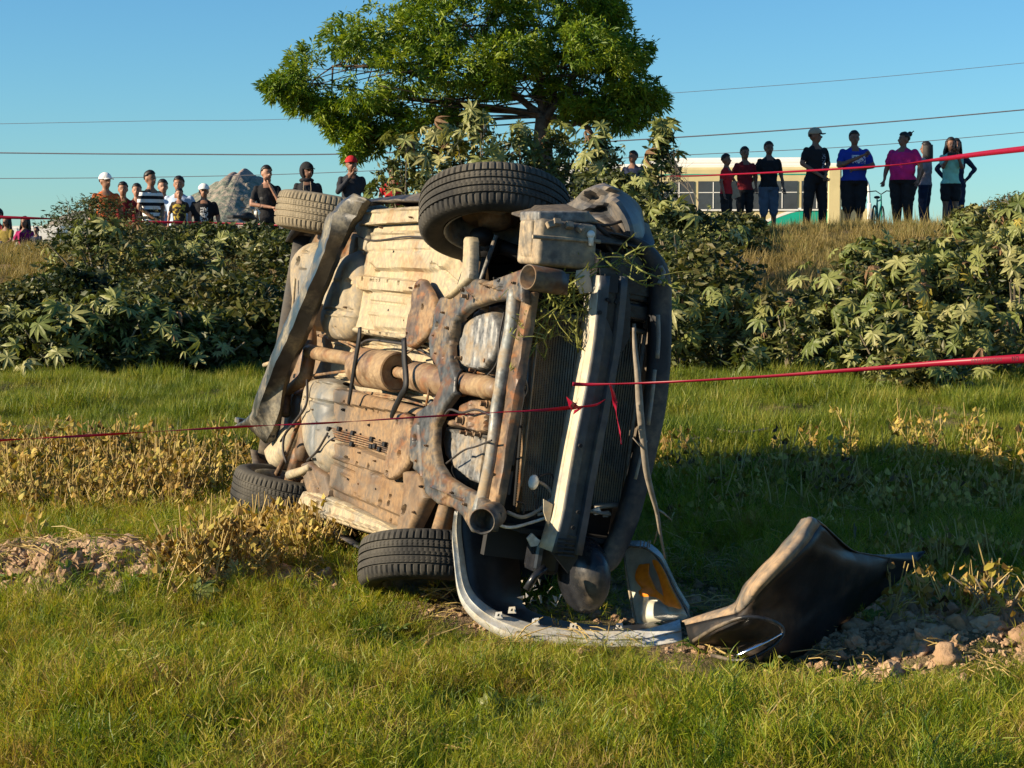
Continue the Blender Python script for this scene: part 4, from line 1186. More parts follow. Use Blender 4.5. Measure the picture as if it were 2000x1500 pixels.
# fuel tank, two saddles with pressed grooves
relief('fuel_tank', [(668, 500), (688, 490), (704, 490), (708, 540), (700, 600), (690, 640), (676, 660), (640, 660), (630, 640), (634, 605), (648, 560), (655, 530)], .01, 'tank', edge=.10, bulge=.075, smooth_poly=3,
       feats=[('bead', [(664, 553), (663, 592)], 8, -.022), ('bead', [(690, 553), (687, 596)], 8, -.030), ('bead', [(640, 604), (684, 606)], 3, -.012), ('bead', [(634, 615), (690, 617)], 3, .008), ('hole', (672, 540), 1.2, 7, .1, -.01), ('bead', [(650, 640), (652, 652)], 2.5, -.012), ('bead', [(656, 640), (657, 652)], 2.5, -.012)])
o = relief('fuel_tank', [(603, 745), (612, 738), (646, 740), (650, 778), (646, 800), (660, 850), (664, 890), (640, 922), (625, 920), (606, 902), (596, 870), (592, 800), (597, 775)], .01, 'tank', edge=.12, bulge=.085, smooth_poly=3,
       feats=[('bead', [(604, 742), (650, 745)], 4, .015), ('bead', [(618, 748), (617, 778)], 5, -.014), ('bead', [(636, 750), (634, 776)], 5, -.012), ('bead', [(600, 778), (648, 790)], 4, -.014), ('bead', [(617, 842), (616, 900)], 5, .012), ('hole', (622, 828), 1.2, 4, 0, -.012), ('bead', [(598, 780), (618, 830), (612, 905)], 5, -.012)])
# tunnel (recessed) with heat shield
relief('tunnel', [(640, 640), (690, 645), (850, 655), (880, 700), (880, 790), (800, 800), (700, 772), (645, 758), (620, 735), (620, 680)], -.09, 'floor', edge=.05, bulge=.02, noise=.0015,
       feats=[('bead', [(640, 655), (700, 668), (760, 672), (860, 672)], 3, .012), ('bead', [(640, 668), (700, 680), (860, 690)], 3, .010), ('bead', [(650, 735), (700, 738), (780, 742), (860, 770)], 3, .015), ('bead', [(650, 745), (720, 752), (860, 790)], 4, .015), ('bead', [(740, 755), (830, 780)], 4, .02), ('bead', [(770, 762), (850, 788)], 3, .02)])
for (p, r) in (([(622, 655, .0), (650, 662, .0), (690, 672, .0), (720, 690, .0)], .007), ([(640, 660, .01), (668, 668, .0), (700, 685, .0)], .005), ([(600, 735, .03), (650, 728, .02), (700, 722, .0)], .008), ([(805, 668, .04), (830, 672, .04), (856, 690, .04), (868, 712, .03)], .006), ([(800, 672, .04), (826, 690, .04), (852, 700, .03)], .005), ([(795, 690, .02), (812, 680, .05), (838, 684, .04), (850, 715, .02)], .005), ([(680, 760, .03), (730, 772, .03), (790, 780, .03)], .006), ([(700, 765, .03), (760, 772, .03), (830, 792, .03)], .005)):
    ctube('brake_line', p, r, 'arm', 6)
# lower floor half
low_holes = []
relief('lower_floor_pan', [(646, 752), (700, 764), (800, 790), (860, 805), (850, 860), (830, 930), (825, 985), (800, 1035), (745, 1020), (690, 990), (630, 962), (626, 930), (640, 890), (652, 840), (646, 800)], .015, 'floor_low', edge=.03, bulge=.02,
       feats=[('panel', [(649, 758), (700, 764), (852, 800), (846, 816), (740, 800), (648, 786)], 4, .034),
              ('hole', (668, 771), 1.7, 3, 0, -.03), ('hole', (696, 790), 1.7, 3, 0, -.03), ('hole', (706, 792), 1.7, 3, 0, -.03), ('hole', (742, 802), 1.7, 3, 0, -.03), ('hole', (750, 805), 1.7, 3, 0, -.03),
              ('panel', [(638, 868), (650, 864), (690, 872), (738, 892), (764, 905), (760, 930), (732, 922), (690, 908), (640, 892)], 4, .034),
              ('hole', (676, 890), 1.8, 3, 0, -.03), ('hole', (700, 898), 5, 3, .3, -.03), ('hole', (706, 902), 1.8, 3, 0, -.03), ('hole', (722, 908), 1.8, 3, 0, -.03), ('hole', (745, 914), 1.8, 4, 0, -.03),
              ('panel', [(644, 900), (660, 892), (720, 918), (780, 942), (800, 975), (790, 1012), (740, 992), (664, 962), (640, 950)], 7, .022),
              ('bead', [(672, 925), (692, 935), (700, 962)], 3, .010), ('bead', [(716, 922), (708, 968)], 4, .010), ('bead', [(734, 930), (724, 976)], 4, .010), ('bead', [(745, 936), (735, 982)], 3, .008), ('bead', [(758, 942), (746, 988)], 3, .008),
              ('hole', (649, 925), 1.8, 5, .2, -.03), ('hole', (764, 985), 3, 6, .3, -.03), ('hole', (780, 987), 2, 5, .3, -.03), ('hole', (784, 972), 2, 4, .3, -.03), ('hole', (775, 1018), 1.8, 4, .3, -.03),
              ('bead', [(660, 905), (704, 924)], 3, -.010), ('bead', [(700, 870), (800, 885)], 5, .012)])
relief('lower_sill', [(588, 975), (597, 958), (625, 962), (690, 988), (745, 1018), (800, 1040), (812, 1062), (770, 1056), (700, 1036), (640, 1016), (592, 1008), (583, 996)], .04, 'floor', edge=.014, bulge=.03,
       feats=[('bead', [(600, 966), (690, 996), (800, 1048)], 3, -.016), ('bead', [(590, 992), (640, 1006), (730, 1034)], 4, .018), ('hole', (615, 983), 1.6, 4, 0, -.02), ('hole', (630, 985), 1.6, 4, 0, -.02), ('hole', (652, 1000), 1.6, 4, 0, -.02)])
relief('rear_sill_bracket', [(590, 905), (606, 900), (640, 926), (648, 958), (640, 1000), (612, 985), (600, 955), (594, 930)], .03, 'floor_low', edge=.02, bulge=.03, feats=[('bead', [(612, 918), (628, 960)], 5, -.02), ('hole', (634, 955), 2, 5, 0, -.03)])
# brake and fuel lines clipped on the lower pan
for k in range(5):
    ctube('brake_line', [(640 + k * .5, 834 + k * 5, .06), (670, 842 + k * 4.6, .06), (700, 850 + k * 4.4, .065), (740, 862 + k * 4.2, .065), (765, 870 + k * 4, .06)], .004, 'arm', 6)
for (x, y) in ((643, 838), (644, 855), (663, 838), (690, 846), (688, 868), (727, 858), (733, 872), (742, 878), (726, 872), (752, 868)):
    mb = MB(); mb.box(K(x, y, .07), (.035, .022, .022), bevel=.004); mb.build('pipe_clip', M['dark'], car)
# braces with oval holes
relief('brace', [(812, 552), (826, 545), (834, 556), (850, 588), (846, 640), (812, 676), (796, 678), (792, 666), (798, 620)], .085, 'arm', edge=.012, bulge=.014, skirt=.012, smooth_poly=2,
       feats=[('hole', (818, 598), 5, 20, .12, -.05), ('hole', (824, 562), 2, 3, 0, -.03), ('hole', (830, 562), 2, 3, 0, -.03), ('hole', (838, 602), 2.5, 5, 0, -.03), ('bead', [(806, 570), (800, 660)], 4, .006), ('hole', (806, 655), 2, 3, 0, -.03)])
relief('brace', [(778, 808), (800, 812), (804, 840), (802, 890), (790, 918), (766, 936), (752, 932), (752, 912), (762, 862)], .085, 'arm', edge=.012, bulge=.014, skirt=.012, smooth_poly=2,
       feats=[('hole', (771, 880), 5, 20, .1, -.05), ('hole', (792, 888), 3, 6, .3, -.03), ('bead', [(776, 820), (760, 910)], 4, .006), ('hole', (790, 826), 2, 4, 0, -.03), ('hole', (768, 924), 2, 3, 0, -.03)])
# stays across the tunnel
ctube('tunnel_stay', [(703, 640, .16), (701, 664, .16), (693, 712, .15), (684, 770, .13), (681, 788, .12)], [.013, .016, .015, .013, .012], 'dark', 8, flat=.5)
ctube('tunnel_stay', [(789, 662, .16), (790, 700, .16), (793, 752, .155), (782, 775, .15), (770, 800, .13), (764, 815, .12)], [.016, .018, .018, .016, .016, .012], 'dark', 8, flat=.5)
# subframe
sub = [(1022, 524), (985, 538), (955, 549), (935, 544), (912, 542), (900, 558), (886, 580), (862, 580), (852, 600), (847, 635), (838, 662), (842, 698), (856, 722), (862, 752), (848, 782), (815, 805), (804, 840), (800, 890), (806, 915), (828, 938), (832, 965), (855, 985), (885, 992), (905, 1010), (922, 1040),
       (960, 1036), (968, 1000), (936, 966), (900, 948), (872, 930), (856, 905), (850, 870), (852, 832), (868, 798), (890, 770), (893, 735), (882, 700), (880, 665), (890, 628), (918, 602), (960, 588), (1000, 583), (1022, 592)]
relief('subframe', sub, .11, 'subframe', edge=.013, bulge=.016, res=(.006, .005), skirt=.018, noise=.001,
       feats=[('hole', (866, 585), 6, 7, 0, -.05), ('hole', (897, 575), 3, 6, .1, -.03), ('hole', (988, 550), 3, 4, 0, -.03), ('hole', (974, 557), 4, 4, 0, .01), ('hole', (858, 638), 3, 9, .1, -.012), ('hole', (818, 862), 4, 12, 0, -.02), ('hole', (812, 910), 8, 8, 0, -.03), ('bead', [(935, 552), (975, 566)], 2.5, .01), ('bead', [(896, 620), (868, 700)], 3, -.008),
              ('hole', (904, 1012), 2, 4, 0, -.03), ('bead', [(905, 560), (930, 585)], 3, .008), ('bead', [(820, 830), (826, 930)], 3, -.008), ('bead', [(840, 950), (900, 975)], 3, .008), ('bead', [(962, 540), (968, 585)], 2, -.008), ('bead', [(860, 975), (884, 960)], 2, .006)])
def can(name, p, axis_pt, r, mat, inner=True, n=24, L=.10):
    """open pipe stub between two pixel points"""
    A = K(*p); B = K(*axis_pt); d = (B - A); d = d / np.linalg.norm(d)
    mb = MB(); A = Vector(A.tolist()); d = Vector(d.tolist())
    prof = [(L, r * .98), (0, r), (-.002, r * .95), (.0, r * .88), (L * .8, r * .80), (L * .82, 0.001)]
    u = d.orthogonal().normalized(); v = d.cross(u); P = []
    for (s, rr) in prof: P.append([tuple(A + d * s + (u * math.cos(t) + v * math.sin(t)) * rr) for t in np.linspace(0, 2 * PI, n, endpoint=False)])
    mb.grid(P, closed=True)
    return mb.build(name, M[mat], car, smooth=True)
can('subframe_tube', (1031, 541, .175), (1072, 548, .08), .047, 'subframe', L=.15)
can('subframe_tube', (942, 1018, .175), (972, 1000, .06), .050, 'subframe', L=.15)
ctube('subframe_tube', [(1035, 545, .12), (1075, 552, .06), (1110, 556, .0)], .04, 'subframe', 14)
# control arm / strut blade of the upper front wheel
relief('control_arm', [(908, 468), (916, 462), (922, 470), (921, 535), (916, 548), (900, 562), (880, 580), (868, 582), (880, 570), (898, 552), (906, 520)], .13, 'floor', edge=.012, bulge=.02, smooth_poly=2, res=(.006, .005), skirt=.02)
# lower front bracket at the wheel housing
relief('wheel_housing_panel', [(790, 918), (822, 922), (832, 955), (835, 972), (812, 1020), (798, 1050), (776, 1048), (786, 1000), (792, 960)], .06, 'floor_low', edge=.02, bulge=.03, feats=[('bead', [(822, 925), (826, 970), (800, 1040)], 4, .018), ('hole', (786, 970), 2, 5, 0, -.02), ('hole', (805, 998), 4, 10, .4, -.04)])
relief('wheel_housing_panel', [(870, 430), (905, 440), (930, 480), (935, 545), (905, 560), (885, 520), (868, 480)], .0, 'floor_low', edge=.03, bulge=.03)
# engine side: oil pan, gearbox, cross member
relief('engine_block', [(880, 620), (960, 595), (1010, 600), (1000, 780), (985, 950), (960, 985), (900, 950), (860, 900), (856, 830), (890, 770)], -.12, 'dark', edge=.05, bulge=.05, noise=.01)
relief('oil_pan', [(914, 632), (935, 616), (962, 608), (972, 614), (978, 640), (976, 668), (968, 700), (950, 722), (925, 722), (902, 712), (895, 690), (900, 665), (908, 655)], .05, 'alu', edge=.012, bulge=.03, smooth_poly=2, skirt=.10, res=(.003, .006), noise=.0005,
       feats=[('bead', [(919, 636), (908, 712)], 4.2, .007), ('bead', [(933, 622), (920, 718)], 4.2, .007), ('bead', [(947, 615), (934, 720)], 4.2, .008), ('bead', [(960, 612), (948, 718)], 4.2, .007)])
relief('oil_pan_flange', [(905, 630), (940, 602), (975, 594), (990, 605), (988, 700), (965, 735), (920, 732), (890, 715), (888, 690)], .0, 'arm', edge=.01, bulge=.02, res=(.009, .008))
relief('gearbox_case', [(875, 832), (905, 842), (955, 850), (946, 905), (938, 946), (918, 938), (890, 915), (872, 890), (868, 860)], .03, 'alu', edge=.012, bulge=.02, skirt=.12, feats=[('bead', [(926, 855), (915, 930)], 2.5, .012), ('bead', [(875, 838), (955, 856)], 4, .014), ('hole', (885, 858), 2, 2, 0, -.01)])
relief('gearbox_bracket', [(903, 790), (925, 780), (960, 782), (962, 845), (935, 846), (905, 836), (880, 834), (872, 826), (878, 818), (898, 820)], .05, 'arm', edge=.012, bulge=.03, skirt=.07, feats=[('bead', [(915, 792), (912, 838)], 4, .02), ('bead', [(928, 786), (926, 840)], 3, -.02), ('bead', [(945, 788), (944, 840)], 3, .02)])
for (x, y, c, r) in ((888, 660, .05, .012), (883, 680, .06, .016), (905, 822, .10, .012), (925, 848, .08, .008), (940, 850, .08, .008), (912, 846, .08, .008), (952, 790, .10, .010), (933, 600, .04, .012), (952, 600, .05, .014), (915, 580, .15, .008), (902, 700, .08, .006), (930, 724, .06, .008), (958, 706, .06, .008)):
    p = Vector(K(x, y, c).tolist()); mb = MB(); mb.tube([p, p + Vector((0, 0, .03))], r, 6); mb.tube([p, p + Vector((0, 0, .008))], r * 1.6, 10); mb.build('bolt', M['arm'], car)
ctube('engine_mount_rod', [(890, 640, .07), (885, 678, .07)], .010, 'steel', 8, sp=0)
ctube('front_crossmember', [(1006, 566, .11), (1000, 640, .10), (988, 700, .10), (980, 752, .10), (970, 800, .10), (966, 850, .10), (958, 905, .10), (946, 965, .10), (938, 1000, .10)], [.030, .030, .030, .028, .024, .026, .026, .028, .034], 'steel', 14)
relief('crossmember_flange', [(1016, 560), (1040, 570), (1030, 640), (1019, 700), (1008, 780), (996, 850), (985, 910), (976, 965), (968, 1000), (955, 995), (962, 940), (975, 870), (988, 790), (998, 700), (1008, 640)], .075, 'arm', edge=.008, bulge=.016, res=(.008, .007), skirt=.02,
       feats=[('hole', (1005, 620), 3, 3, 0, -.02), ('hole', (975, 930), 3, 3, 0, -.02)])
# toothed air seal beside the radiator
for k in range(6):
    y0 = 630 + k * 58; y1 = y0 + 46
    fx = lambda y: 1022 - (y - 640) * .135
    relief('air_seal', [(fx(y0), y0), (fx(y0) + 12, y0), (fx(y1) + 12, y1), (fx(y1), y1)], .05, 'rubber', edge=.004, bulge=.006, res=(.01, .008), skirt=.01)
# exhaust
ctube('exhaust_pipe', [(604, 640, .04), (606, 664, .045), (604, 690, .05), (600, 718, .05), (594, 738, .05), (570, 758, .05), (560, 772, .05), (558, 812, .05)], [.034, .036, .037, .037, .036, .028, .026, .025], 'rustpipe', 14)
ctube('exhaust_pipe', [(606, 686, .07), (640, 694, .07), (672, 699, .07), (704, 708, .06)], [.038, .036, .034, .040], 'rustpipe', 14)
def rev(name, p0, p1, prof, mat, n=28, parent=car, flat=1.0):
    A = Vector(K(*p0).tolist()); B = Vector(K(*p1).tolist()); d = (B - A); Ln = d.length; d.normalize()
    u = Vector((0, 0, 1)); u = (u - d * u.dot(d)).normalized(); v = d.cross(u); P = []
    for (s, rr) in prof: P.append([tuple(A + d * (s * Ln) + (u * math.cos(t) * flat + v * math.sin(t)) * rr) for t in np.linspace(0, 2 * PI, n, endpoint=False)])
    mb = MB(); mb.grid(P, closed=True)
    return mb.build(name, M[mat], parent, smooth=True)
o = rev('muffler', (700, 716, .06), (778, 727, .06), [(0, .03), (.0, .06), (.03, .082), (.10, .092), (.14, .094), (.88, .090), (.90, .093), (.98, .090), (.985, .082), (.97, .078), (.96, .03)], 'rustpipe', flat=.9)
o.data.set_sharp_from_angle(angle=R_(30))
ctube('exhaust_pipe', [(776, 727, .06), (792, 730, .06), (808, 735, .06)], [.026, .026, .030], 'rustpipe', 12)
o = rev('catalytic_converter', (801, 732, .06), (905, 756, .07), [(0, .03), (.04, .052), (.12, .062), (.30, .064), (.33, .068), (.37, .064), (.44, .064), (.47, .068), (.50, .062), (.80, .052), (1.0, .040), (1.0, .02)], 'rustpipe', flat=.9)
fp = [(0, .030)]
for k in range(9): fp += [(.06 + k * .075, .044), (.06 + k * .075 + .035, .036)]
fp += [(.78, .044), (.80, .048), (.84, .048), (.86, .040), (1.2, .038), (1.2, .01)]
rev('flex_pipe', (902, 748, .075), (966, 759, .09), fp, 'rustpipe')
ctube('heat_shield_clamp', [(902, 722, .11), (893, 738, .13), (893, 758, .12), (900, 772, .08)], .006, 'dark', 6)
ctube('hanger', [(838, 752, .11), (836, 772, .10), (832, 792, .08)], .010, 'arm', 6, flat=.4)
mb = MB()
for k in range(8): mb.ball(K(846 + 4 * (k % 4) + rng.normal(0, 1.5), 770 + 7 * (k // 2) + rng.normal(0, 2), .03), (.018, .014, .014))
mb.build('steering_joint', M['alu'], car, smooth=True)
# rear suspension bits
relief('spare_wheel_well', [(598, 474), (612, 470), (626, 476), (632, 520), (625, 560), (606, 600), (590, 642), (580, 610), (575, 560), (577, 515), (586, 488)], .0, 'tank', edge=.10, bulge=.10, smooth_poly=3, skirt=.08,
       feats=[('hole', (599, 513), 4, 9, .2, -.05), ('bead', [(590, 525), (602, 526)], 2, -.015), ('bead', [(602, 478), (595, 492), (606, 494)], 2.5, -.02), ('bead', [(588, 500), (590, 560)], 3, .008)])
relief('rear_body_panel', [(545, 850), (556, 830), (572, 835), (566, 870), (548, 905), (532, 915), (522, 898), (523, 872)], .02, 'floor', edge=.06, bulge=.06, smooth_poly=3, skirt=.08)
relief('rear_body_panel', [(566, 775), (592, 760), (598, 830), (585, 900), (566, 890), (556, 850)], -.02, 'floor_low', edge=.05, bulge=.04, smooth_poly=2)
ctube('trailing_arm', [(588, 815, .08), (570, 860, .09), (556, 895, .10), (542, 925, .10)], [.012, .012, .013, .018], 'arm', 8)
ctube('trailing_arm', [(566, 928, .07), (590, 920, .07), (606, 912, .05)], [.026, .022, .018], 'floor', 10)
ctube('brake_hose', [(600, 742, .10), (598, 790, .11), (574, 826, .12), (556, 850, .12), (553, 880, .12), (560, 905, .10)], .007, 'cable', 8)
ctube('brake_hose', [(596, 770, .08), (585, 812, .10), (562, 840, .11), (548, 862, .11)], .006, 'cable', 8)
ctube('rear_axle_beam', [(545, 905, .0), (575, 850, -.02), (600, 700, -.04), (625, 560, -.05), (640, 440, -.04)], .05, 'arm', 12)
relief('rear_rail', [(668, 470), (690, 452), (700, 462), (697, 500), (680, 520), (664, 540), (655, 560), (648, 545), (655, 510)], .02, 'arm', edge=.02, bulge=.03, skirt=.06, feats=[('bead', [(688, 470), (672, 510)], 5, -.02)])
relief('rear_rail', [(690, 430), (705, 425), (722, 446), (716, 492), (702, 488), (700, 462)], .04, 'floor', edge=.012, bulge=.02, feats=[('hole', (709, 466), 2.6, 6, 0, -.03), ('hole', (704, 479), 2, 3, 0, -.03)])
relief('rear_rail', [(626, 540), (640, 555), (650, 610), (655, 655), (640, 660), (634, 610), (622, 570)], .03, 'floor', edge=.012, bulge=.02, feats=[('hole', (636, 580), 2, 4, 0, -.03), ('hole', (640, 600), 2, 4, 0, -.03)])
ctube('rear_bumper_stay', [(576, 545, .12), (572, 600, .13), (566, 645, .14)], .008, 'floor', 8)
ctube('rear_bumper_stay', [(516, 713, .1), (532, 708, .1)], .012, 'floor', 8, sp=0)

# plugs, bolts and torn bits over the underbody
for (x, y, c, r, mt) in ((770, 492, .05, .016, 'rubber'), (808, 500, .05, .012, 'arm'), (760, 606, .05, .016, 'rubber'), (790, 626, .05, .012, 'arm'), (742, 444, .10, .008, 'arm'), (800, 424, .09, .008, 'arm'), (690, 555, .05, .008, 'dark'), (800, 562, .08, .008, 'dark'), (700, 884, .08, .008, 'dark'), (730, 900, .08, .008, 'dark'), (680, 935, .06, .015, 'rubber'),
    (735, 955, .06, .015, 'rubber'), (700, 945, .06, .010, 'arm'), (820, 950, .10, .010, 'dark'), (806, 1000, .10, .010, 'dark'), (812, 900, .13, .011, 'dark'), (830, 870, .14, .008, 'dark'), (870, 640, .14, .011, 'dark'), (862, 610, .14, .008, 'dark'), (900, 566, .14, .012, 'dark'), (950, 560, .14, .008, 'dark'), (1000, 552, .15, .009, 'dark'), (880, 962, .14, .009, 'dark'),
    (905, 985, .14, .010, 'dark'), (845, 655, .13, .008, 'dark'), (850, 690, .13, .008, 'dark'), (668, 800, .05, .012, 'rubber'), (720, 830, .04, .012, 'rubber'), (780, 850, .05, .010, 'arm'), (648, 860, .10, .009, 'dark'), (610, 800, .10, .009, 'dark'), (672, 600, .09, .009, 'dark'), (660, 520, .08, .009, 'dark')):
    p = Vector(K(x, y, c).tolist()); mb = MB(); r *= .62; mb.tube([p + Vector((0, 0, -.015)), p], r, 8); mb.tube([p, p + Vector((0, 0, .006))], r * .6, 6); mb.build('plug' if mt == 'rubber' else 'bolt', M['arm' if mt == 'dark' else mt], car)
for (p, r) in (([(690, 458, .06), (730, 470, .06), (800, 462, .06), (870, 470, .07)], .005), ([(700, 676, .02), (720, 664, .05), (760, 668, .06), (806, 676, .06), (846, 700, .06), (868, 730, .08)], .006), ([(868, 812, .10), (880, 800, .12), (902, 806, .12), (930, 800, .12), (960, 812, .12)], .005), ([(872, 905, .10), (905, 880, .11), (930, 872, .11), (960, 860, .14)], .004), ([(985, 610, .09), (975, 660, .10), (972, 705, .10), (950, 735, .10), (930, 742, .10)], .004), ([(600, 900, .08), (620, 880, .11), (640, 846, .10)], .006)):
    ctube('wire', p, r, 'cable', 6)
# ------------------------------------------------------------------ tyres and wheels
def tyre_mesh(mat, R=.312, w=.195, nseg=272):
    # cross profile: (lateral, radius, kind) kind: 0 plain, 1 shoulder block, 2 centre block
    hw = w / 2; pr = []
    def add(x, r, k=0): pr.append((x, r, k))
    add(-hw * .60, .205); add(-hw * .80, .207); add(-hw * .95, .222); add(-hw * 1.03, .245); add(-hw * 1.04, .262); add(-hw * 1.0, .280); add(-hw * .95, .293); add(-hw * .88, .301, 1)
    gro = [-.50, -.17, .17, .50]
    xs_ = [-.80, -.56]
    add(-hw * .80, .3055, 1); add(-hw * .66, .309, 1); add(-hw * .545, .3105, 1)
    for i, gx_ in enumerate(gro):
        add(hw * (gx_ - .040), .3105 if True else 0, 0 if i == 0 else 0); add(hw * (gx_ - .030), .3025); add(hw * (gx_ + .030), .3025); add(hw * (gx_ + .040), .311)
        if i < 3:
            add(hw * (gx_ + .10), .312, 2); add(hw * (gx_ + .165), .3125); add(hw * (gx_ + .23), .312, 2)
    add(hw * .545, .3105, 1); add(hw * .66, .309, 1); add(hw * .80, .3055, 1); add(hw * .88, .301, 1); add(hw * .95, .293); add(hw * 1.0, .280); add(hw * 1.04, .262); add(hw * 1.03, .245); add(hw * .95, .222); add(hw * .80, .207); add(hw * .60, .205)
    P = []
    for k in range(nseg):
        th = 2 * PI * k / nseg; rowp = []
        for (x, r, kd) in pr:
            rr = r
            if kd == 1 and k % 4 == 0: rr -= .0065
            if kd == 2 and (k + (2 if x > 0 else 0)) % 3 == 0: rr -= .0045
            x2 = th + (x * .35 if kd == 2 else 0)
            rowp.append((rr * math.cos(x2), x, rr * math.sin(x2)))
        P.append(rowp)
    P.append(P[0])
    mb = MB(); mb.grid(P)
    me = bpy.data.meshes.new('tyre'); me.from_pydata(mb.v, [], mb.f); me.materials.append(mat)
    bm = bmesh.new(); bm.from_mesh(me); bmesh.ops.remove_doubles(bm, verts=bm.verts, dist=.0002); bmesh.ops.recalc_face_normals(bm, faces=bm.faces); bm.to_mesh(me); bm.free()
    for p in me.polygons: p.use_smooth = True
    me.set_sharp_from_angle(angle=R_(28))
    return me
ty_dust = tyre_mesh(M['tyre_dusty']); ty_norm = tyre_mesh(M['tyre'])
def rim_mesh(outer):    # outer = +1 if the outer face looks to +y
    mb = MB(); n = 40
    prof = [(-.085, .207), (-.08, .195), (-.05, .188), (.03, .185), (.06, .190), (.085, .200), (.09, .207)]
    P = [[(r * math.cos(t), x * outer, r * math.sin(t)) for t in np.linspace(0, 2 * PI, n, endpoint=False)] for x, r in prof]
    mb.grid(P, closed=True)
    prof = [(.06, .188), (.045, .17), (.05, .13), (.03, .09), (.035, .05), (.05, .045), (.05, .001)]
    P = [[(r * math.cos(t), x * outer, r * math.sin(t)) for t in np.linspace(0, 2 * PI, n, endpoint=False)] for x, r in prof]
    mb.grid(P, closed=True)
    return mb
def wheel(px, py, c, bside, steer, dusty_, a_off=0, label=None):
    P = K(px, py, c)
    rb = rim_mesh(bside); o = rb.build('wheel', M['steel'] if not dusty_ else M['arm'], car, smooth=True)
    o.location = P; o.rotation_euler = (0, 0, steer)
    t = bpy.data.objects.new('tyre', ty_dust if dusty_ else ty_norm); C.objects.link(t); t.parent = o
    t.rotation_euler = (0, random.random() * 6, 0)
    mb = MB()
    Pd = [[(r * math.cos(t_), -bside * x, r * math.sin(t_)) for t_ in np.linspace(0, 2 * PI, 32, endpoint=False)] for x, r in ((-.02, .06), (-.01, .135), (.006, .135), (.01, .07), (.05, .065), (.06, .03), (.06, .001))]
    mb.grid(Pd, closed=True); mb.build('brake_disc', M['arm'], o, smooth=True)
    mb = MB(); mb.box((.105, -bside * .0, .05), (.06, .09, .12), bevel=.015); mb.build('brake_caliper', M['alu'], o)
    return o
# rear pair, front pair; c keeps the true wheel height in the car, the pixel sets the place
w_ru = wheel(652, 424, 0.0, 1, R_(-1), True)
w_rl = wheel(567, 963, 0.0, -1, R_(-4), False)
w_fu = wheel(966, 419, 0.0, 1, R_(23), False)
w_fl = wheel(847, 1105, 0.0, -1, R_(18), False)
for w_, hub in ((w_ru, 0), (w_rl, 0)):
    pass
# wheel side of the upper front corner: strut, spring, drive shaft, knuckle
P0 = np.array(w_fu.location)
mb = MB(); A = P0 + np.array([0, -.12, -.02]); B = P0 + np.array([-.03, -.20, -.55])
mb.tube([A, B], .03, 12); mb.build('strut', M['dark'], car, smooth=True)
sp_ = []
for k in range(90):
    t = k / 89; th = t * 2 * PI * 5; c_ = A * (1 - (.25 + .6 * t)) + B * (.25 + .6 * t)
    sp_.append(c_ + np.array([.065 * math.cos(th), .065 * math.sin(th), 0]))
mb = MB(); mb.tube(sp_, .008, 6, caps=True); mb.build('coil_spring', M['dark'], car, smooth=True)
mb = MB(); mb.tube(spline([P0 + np.array([0, -.08, 0]), P0 + np.array([.0, -.25, .01]), P0 + np.array([.02, -.5, .0])], 4), .016, 10)
mb.tube([P0 + np.array([0, -.10, 0]), P0 + np.array([0, -.18, 0.0])], [.055, .035], 14); mb.build('drive_shaft', M['dark'], car, smooth=True)
mb = MB(); mb.tube([P0 + np.array([-.02, -.10, .05]), P0 + np.array([.0, -.30, .09]), P0 + np.array([.0, -.48, .10])], [.022, .026, .030], 8, flat=.6); mb.build('control_arm', M['dark'], car, smooth=True)
mb = MB(); mb.tube([P0 + np.array([.12, -.09, .02]), P0 + np.array([.10, -.3, .05]), P0 + np.array([.06, -.52, .06])], .010, 8); mb.build('tie_rod', M['alu'], car, smooth=True)
mb = MB(); mb.ball(P0 + np.array([.03, -.10, .05]), (.05, .04, .05)); mb.ball(P0 + np.array([-.06, -.12, .0]), (.06, .05, .04)); mb.build('steering_knuckle', M['dark'], car, smooth=True)
for w_, s in ((w_ru, -1), (w_rl, 1), (w_fl, 1)):
    q = np.array(w_.location); mb = MB(); mb.tube([q + np.array([0, s * .06, 0]), q + np.array([.0, s * .34, -.02])], [.045, .03], 12); mb.tube([q + np.array([.05, s * .08, 0]), q + np.array([.1, s * .34, -.3])], .022, 8); mb.build('axle_stub', M['arm'], car, smooth=True)

# ------------------------------------------------------------------ body shell (sides, roof, hood, trunk); roof looks away from the camera
def body_c(a):      # height profile of the upper body (car heights measured as -c)
    return np.interp(a, [-2.0, -1.9, -1.75, -1.2, -.75, -.1, .35, 1.05, 1.6, 2.0, 2.1], [.30, .55, .66, .74, 1.0, 1.07, 1.03, .60, .50, .40, .32])
def half_w(a): return np.interp(a, [-2.05, -1.85, -1.2, 0, 1.2, 1.8, 2.08], [.62, .75, .83, .845, .83, .74, .62])
As = np.concatenate([np.linspace(-2.02, -1.0, 34), np.linspace(-.98, .95, 34), np.linspace(.98, 2.07, 38)])
def side_shell(sgn):
    P = []
    for a in (As if sgn > 0 else As[As < 1.0]):      # the lower front wing is torn away
        arch = 0
        for ac in (-1.25, 1.25):
            q = .36 ** 2 - (a - ac) ** 2
            if q > 0: arch = max(arch, math.sqrt(q))
        c_low = -arch if arch > 0 else .06
        hw = half_w(a); top = min(body_c(a), .62)
        row_ = []
        for k in range(13):
            t = k / 12; c_ = c_low * (1 - t) - top * t
            bul = .03 * math.sin(PI * np.clip((-c_) / .62, 0, 1)) - (.05 * max(0, (-c_ - .45) / .17) ** 2) - (.04 if c_ > 0 else 0)
            wob = .012 * float(vnoise(a * 3.1 + sgn, c_ * 4)) + .006 * float(vnoise(a * 8, c_ * 9 + sgn))
            row_.append((a, sgn * (hw + bul + wob), c_))
        P.append(row_)
    mb = MB(); mb.grid(P)
    o = mb.build('side_panel', M['body'], car, smooth=True, solid=.008)
    return o
